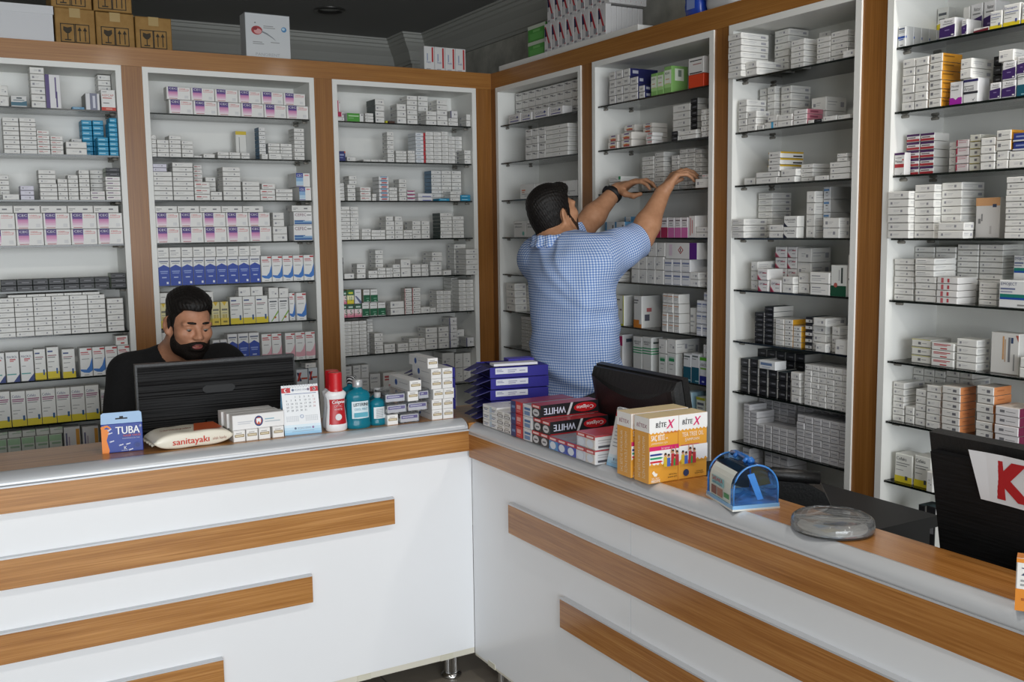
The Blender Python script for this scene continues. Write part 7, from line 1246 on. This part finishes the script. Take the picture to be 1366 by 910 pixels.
    # neck opening
    cut=neck+up*.022; F.op(lambda P:np.maximum(rcone(P,cut-up*.02,cut+up*.3,.06,.09),-((P-cut)@np.array([.25,0,1.0])/1.03)),cut-.2,cut+.3,.006,'s')
    tx=-((P-V3(-.43,-1.38,0))@fd); F.d=smax(F.d,(.905+.42*np.clip((P-V3(-.43,-1.38,0))@np.array([.87,-.49,0]),-.2,.2)-P[...,2]).astype(np.float32),.006)
    vs,fs=F.mesh(); sh=npmesh('shirt',vs,fs,check_shirt(),root,attr=weave_attr(vs,[(pel+V3(0,0,-.2),chest+V3(0,0,.25),.17,(-1,-.5,0)),(shR+(elR-shR)*.15,eR,.074,(0,0,1)),(shL+(elL-shL)*.15,eL,.074,(0,0,1))]))
    # turned-down collar
    F=Field(neck-.16,neck+.2,.004); c0=neck+up*.046+V3(-.008,0,0)
    ring=[]
    for k in range(13):
        a=math.radians(-20+320*k/12)+math.pi*.5; ring.append(c0+HR@V3(0,0,0)+(.080*math.cos(a))*rt_*-1+(.079*math.sin(a))*-fd*-1*-1+V3(0,0,-.006*math.sin(a)))
    for a,b in zip(ring[:-1],ring[1:]): F.cone(a,b,.011,.011,.01); F.cone(a+V3(0,0,-.022)+(a-c0)*.12,b+V3(0,0,-.022)+(b-c0)*.12,.009,.009,.014)
    vs,fs=F.mesh(); npmesh('collar',vs,fs,sh.data.materials[0],sh,attr=weave_attr(vs,[(neck,neck+up*.1,.08,(-1,-.5,0))])).matrix_parent_inverse=Matrix.Identity(4)
    # wrist watch on the far arm
    ax=(wrL-elL)/np.linalg.norm(wrL-elL); c=wrL-ax*.028
    e1=np.cross(ax,[0,0,1]); e1/=np.linalg.norm(e1); e2=np.cross(e1,ax)
    Wm=Matrix(((e1[0],e2[0],ax[0],c[0]),(e1[1],e2[1],ax[1],c[1]),(e1[2],e2[2],ax[2],c[2]),(0,0,0,1)))
    b=MB(); R=.0335; prof=[(R,-.011),(R+.0035,-.010),(R+.0035,.010),(R,.011)]; b.lathe(prof,mat('141416',.6),28,T=Matrix.Translation((-.43*-1*0,0,0))@Wm)
    wo=b.build('watch_strap',root,loc=tuple(-root.location))
    b=MB(); T2=Wm@Matrix.Rotation(math.radians(140),4,'Z')@Matrix.Translation((R+.001,0,0))@Matrix.Rotation(math.pi/2,4,'Y'); b.lathe([(.017,0),(.0175,.003),(.017,.007),(.014,.009)],mat('26262a',.3,metal=.5),28,T=T2); b.build('watch_case',wo)
    return root
# ================================================================== seated man at the left counter
def seated_man():
    root=empty('person',(-1.68,-.72,0),**tagd('bearded man in a black t-shirt sitting behind the left monitor','person'))
    hf=np.array([.16,-.97,0]); hf/=np.linalg.norm(hf); p=math.radians(-13); hf=np.array([hf[0]*math.cos(p),hf[1]*math.cos(p),math.sin(p)])
    HC=V3(-1.664,-.828,1.186); HR=axes(hf); r=math.radians(-3); HR=HR@np.array([[math.cos(r),0,math.sin(r)],[0,1,0],[-math.sin(r),0,math.cos(r)]]); SC=.93
    neck=V3(-1.698,-.735,1.058); chest=V3(-1.70,-.68,.87); pel=V3(-1.69,-.60,.55)
    # shR = the man's right (left in the picture)
    shR=V3(-1.852,-.715,1.005); shL=V3(-1.520,-.735,1.018); elR=V3(-1.905,-.79,.80); elL=V3(-1.455,-.83,.81); wrR=V3(-1.875,-.97,.796); wrL=V3(-1.465,-.98,.796)
    F=Field((-2.06,-1.32,-.01),(-1.34,-.42,1.34),.0045)
    q=F.block(HC-.17,HC+.17); sl,P=q; hd=head_d(((P-HC)@HR)/SC)*SC; F.d[sl]=np.minimum(F.d[sl],hd)
    F.cone(neck+V3(0,.01,-.03),HC+HR@V3(0,-.025,-.05),.066,.060,.035)
    F.ell(chest,(.18,.115,.18),None,.05); F.ell((chest+pel)/2,(.165,.12,.2),None,.06); F.ell(pel,(.17,.13,.10),None,.05)
    for s in (shR,shL): F.cone(s+(neck-s)*.15+V3(0,0,-.01),neck+V3(0,.01,-.01),.052,.055,.05)
    for s,e,w in ((shR,elR,wrR),(shL,elL,wrL)):
        F.cone(s,e,.058,.044,.04); m=e+(w-e)*.3; F.cone(e,m,.042,.038,.03); F.cone(m,w,.038,.028,.03)
    fw=V3(0,-1,0)
    hand(F,wrR,V3(.10,-1,-.03),V3(0,0,1),V3(1,0,0),[(.15,.35,.3)]*4,[(.045,.045,.01),(.05,.075,.015),(.04,.1,.018)],.98)
    hand(F,wrL,V3(-.08,-1,-.03),V3(0,0,1),V3(-1,0,0),[(.15,.35,.3)]*4,[(.045,.045,.01),(.05,.075,.015),(.04,.1,.018)],.98)
    for s in (-1,1):
        hip=pel+V3(.09*s,-.02,-.02); kn=V3(-1.69+.13*s,-1.02,.52); an=V3(-1.69+.12*s,-.97,.09)
        F.cone(hip,kn,.085,.06,.05); F.cone(kn,an,.058,.042,.03); F.cone(an+V3(0,0,-.045),an+V3(0,-.14,-.055),.042,.032,.03)
    vs,fs=F.mesh(); npmesh('body',vs,fs,SKIN,root)
    head_parts(root,HC,HR,SC,dict(top=.021,side=.003,quiff=.004),.007,gaze=(.1,1,-.4))
    # t-shirt
    F=Field((-2.06,-1.0,.44),(-1.34,-.42,1.12),.005)
    F.ell(chest+V3(0,0,.01),(.20,.135,.19),None,.06); F.ell((chest+pel)/2,(.19,.145,.22),None,.08); F.ell(pel,(.195,.15,.11),None,.06)
    for s in (shR,shL): F.cone(s+(neck-s)*.12,neck+V3(0,.01,-.015),.064,.066,.06)
    for s,e in ((shR,elR),(shL,elL)): F.cone(s,e,.074,.068,.05)
    q=F.block(F.lo,F.lo+F.n*F.h); sl,P=q; F.d=F.d+fold(P,11,.006).astype(np.float32)
    for s,e in ((shR,elR),(shL,elL)):
        c=s+(e-s)*.80; n_=(e-s)/np.linalg.norm(e-s); q=F.block(np.minimum(s,e)-.14,np.maximum(s,e)+.14); sl,P=q; side=np.sign(s[0]-neck[0]); far=((P[...,0]-(s[0]-side*.085))*side>0)
        F.d[sl]=np.where(far,np.maximum(F.d[sl],((P-c)@n_).astype(np.float32)),F.d[sl])
    cut=neck+V3(.01,-.02,.018); F.op(lambda P:np.maximum(rcone(P,cut-V3(0,0,.02),cut+V3(.0,-.02,.25),.062,.10),-((P-cut)@np.array([0,-.55,1.])/1.14)),cut-.2,cut+.3,.005,'s')
    F.op(lambda P:ell(P,cut+V3(.004,-.075,.0),(.062,.05,.045)),cut-.15,cut+.15,.006,'s')
    vs,fs=F.mesh(); npmesh('t_shirt',vs,fs,noisy('black_jersey','0a0a0b','111113',120,.9,bump=.1),root)
    F=Field((-2.0,-1.2,.05),(-1.38,-.40,.72),.007)
    F.ell(pel+V3(0,0,-.01),(.185,.145,.10),None,.05)
    for s in (-1,1):
        hip=pel+V3(.09*s,-.02,-.02); kn=V3(-1.69+.13*s,-1.02,.52); an=V3(-1.69+.12*s,-.97,.09)
        F.cone(hip,kn,.098,.076,.05); F.cone(kn,an,.074,.062,.04)
    F.half((0,0,.075),(0,0,-1)); vs,fs=F.mesh(); npmesh('trousers',vs,fs,noisy('dark_denim','15171c','20232a',90,.85),root)
    return root
standing_man(); seated_man()
# ------------------------------------------------------------------ light: daylight through the shop front behind the camera
def area(name,loc,rot,sx,sy,power,col):
    l=bpy.data.lights.new(name,'AREA'); l.shape='RECTANGLE'; l.size=sx; l.size_y=sy; l.energy=power; l.color=col
    o=bpy.data.objects.new(name,l); COL.objects.link(o); o.location=loc; o.rotation_euler=rot; return o
area('shop_front_daylight',(-2.85,-8.6,1.4),(math.radians(90),0,0),5.2,2.5,328,(.92,.965,1))
for n_,(x_,y_) in enumerate(((-1.29,-3.13),(-.11,-3.13),(-2.9,-3.13),(-1.29,-5.2))):
    l=bpy.data.lights.new('ceiling_downlight_lamp','AREA'); l.shape='DISK'; l.size=.11; l.energy=9; l.color=(1,.95,.88); o=bpy.data.objects.new('ceiling_downlight_lamp',l); COL.objects.link(o); o.location=(x_,y_,2.69)
# shop front frame behind the camera
FR=mat('9a9c9e',.4,metal=.5)
b=MB(); b.box(-6,3.2,-9,-8.92,2.62,2.7,FR); b.box(-6,3.2,-9,-8.92,0,.1,FR)
for x in (-6,-4,-1.6,.3,3.12): b.box(x,x+.08,-9,-8.92,.1,2.62,FR)
wf=b.build('window_1'); wf['kind']='structure'
w=bpy.data.worlds.new('world'); scene.world=w; w.use_nodes=True
bg=w.node_tree.nodes['Background']; bg.inputs[0].default_value=(.75,.85,1,1); bg.inputs[1].default_value=.5
scene.view_settings.view_transform='Standard'; scene.view_settings.look='None'; scene.view_settings.gamma=1; scene.view_settings.use_curve_mapping=False
scene.view_settings.exposure=0
scene.cycles.use_denoising=True; scene.cycles.max_bounces=8; scene.cycles.transparent_max_bounces=24; scene.cycles.caustics_reflective=False; scene.cycles.caustics_refractive=False
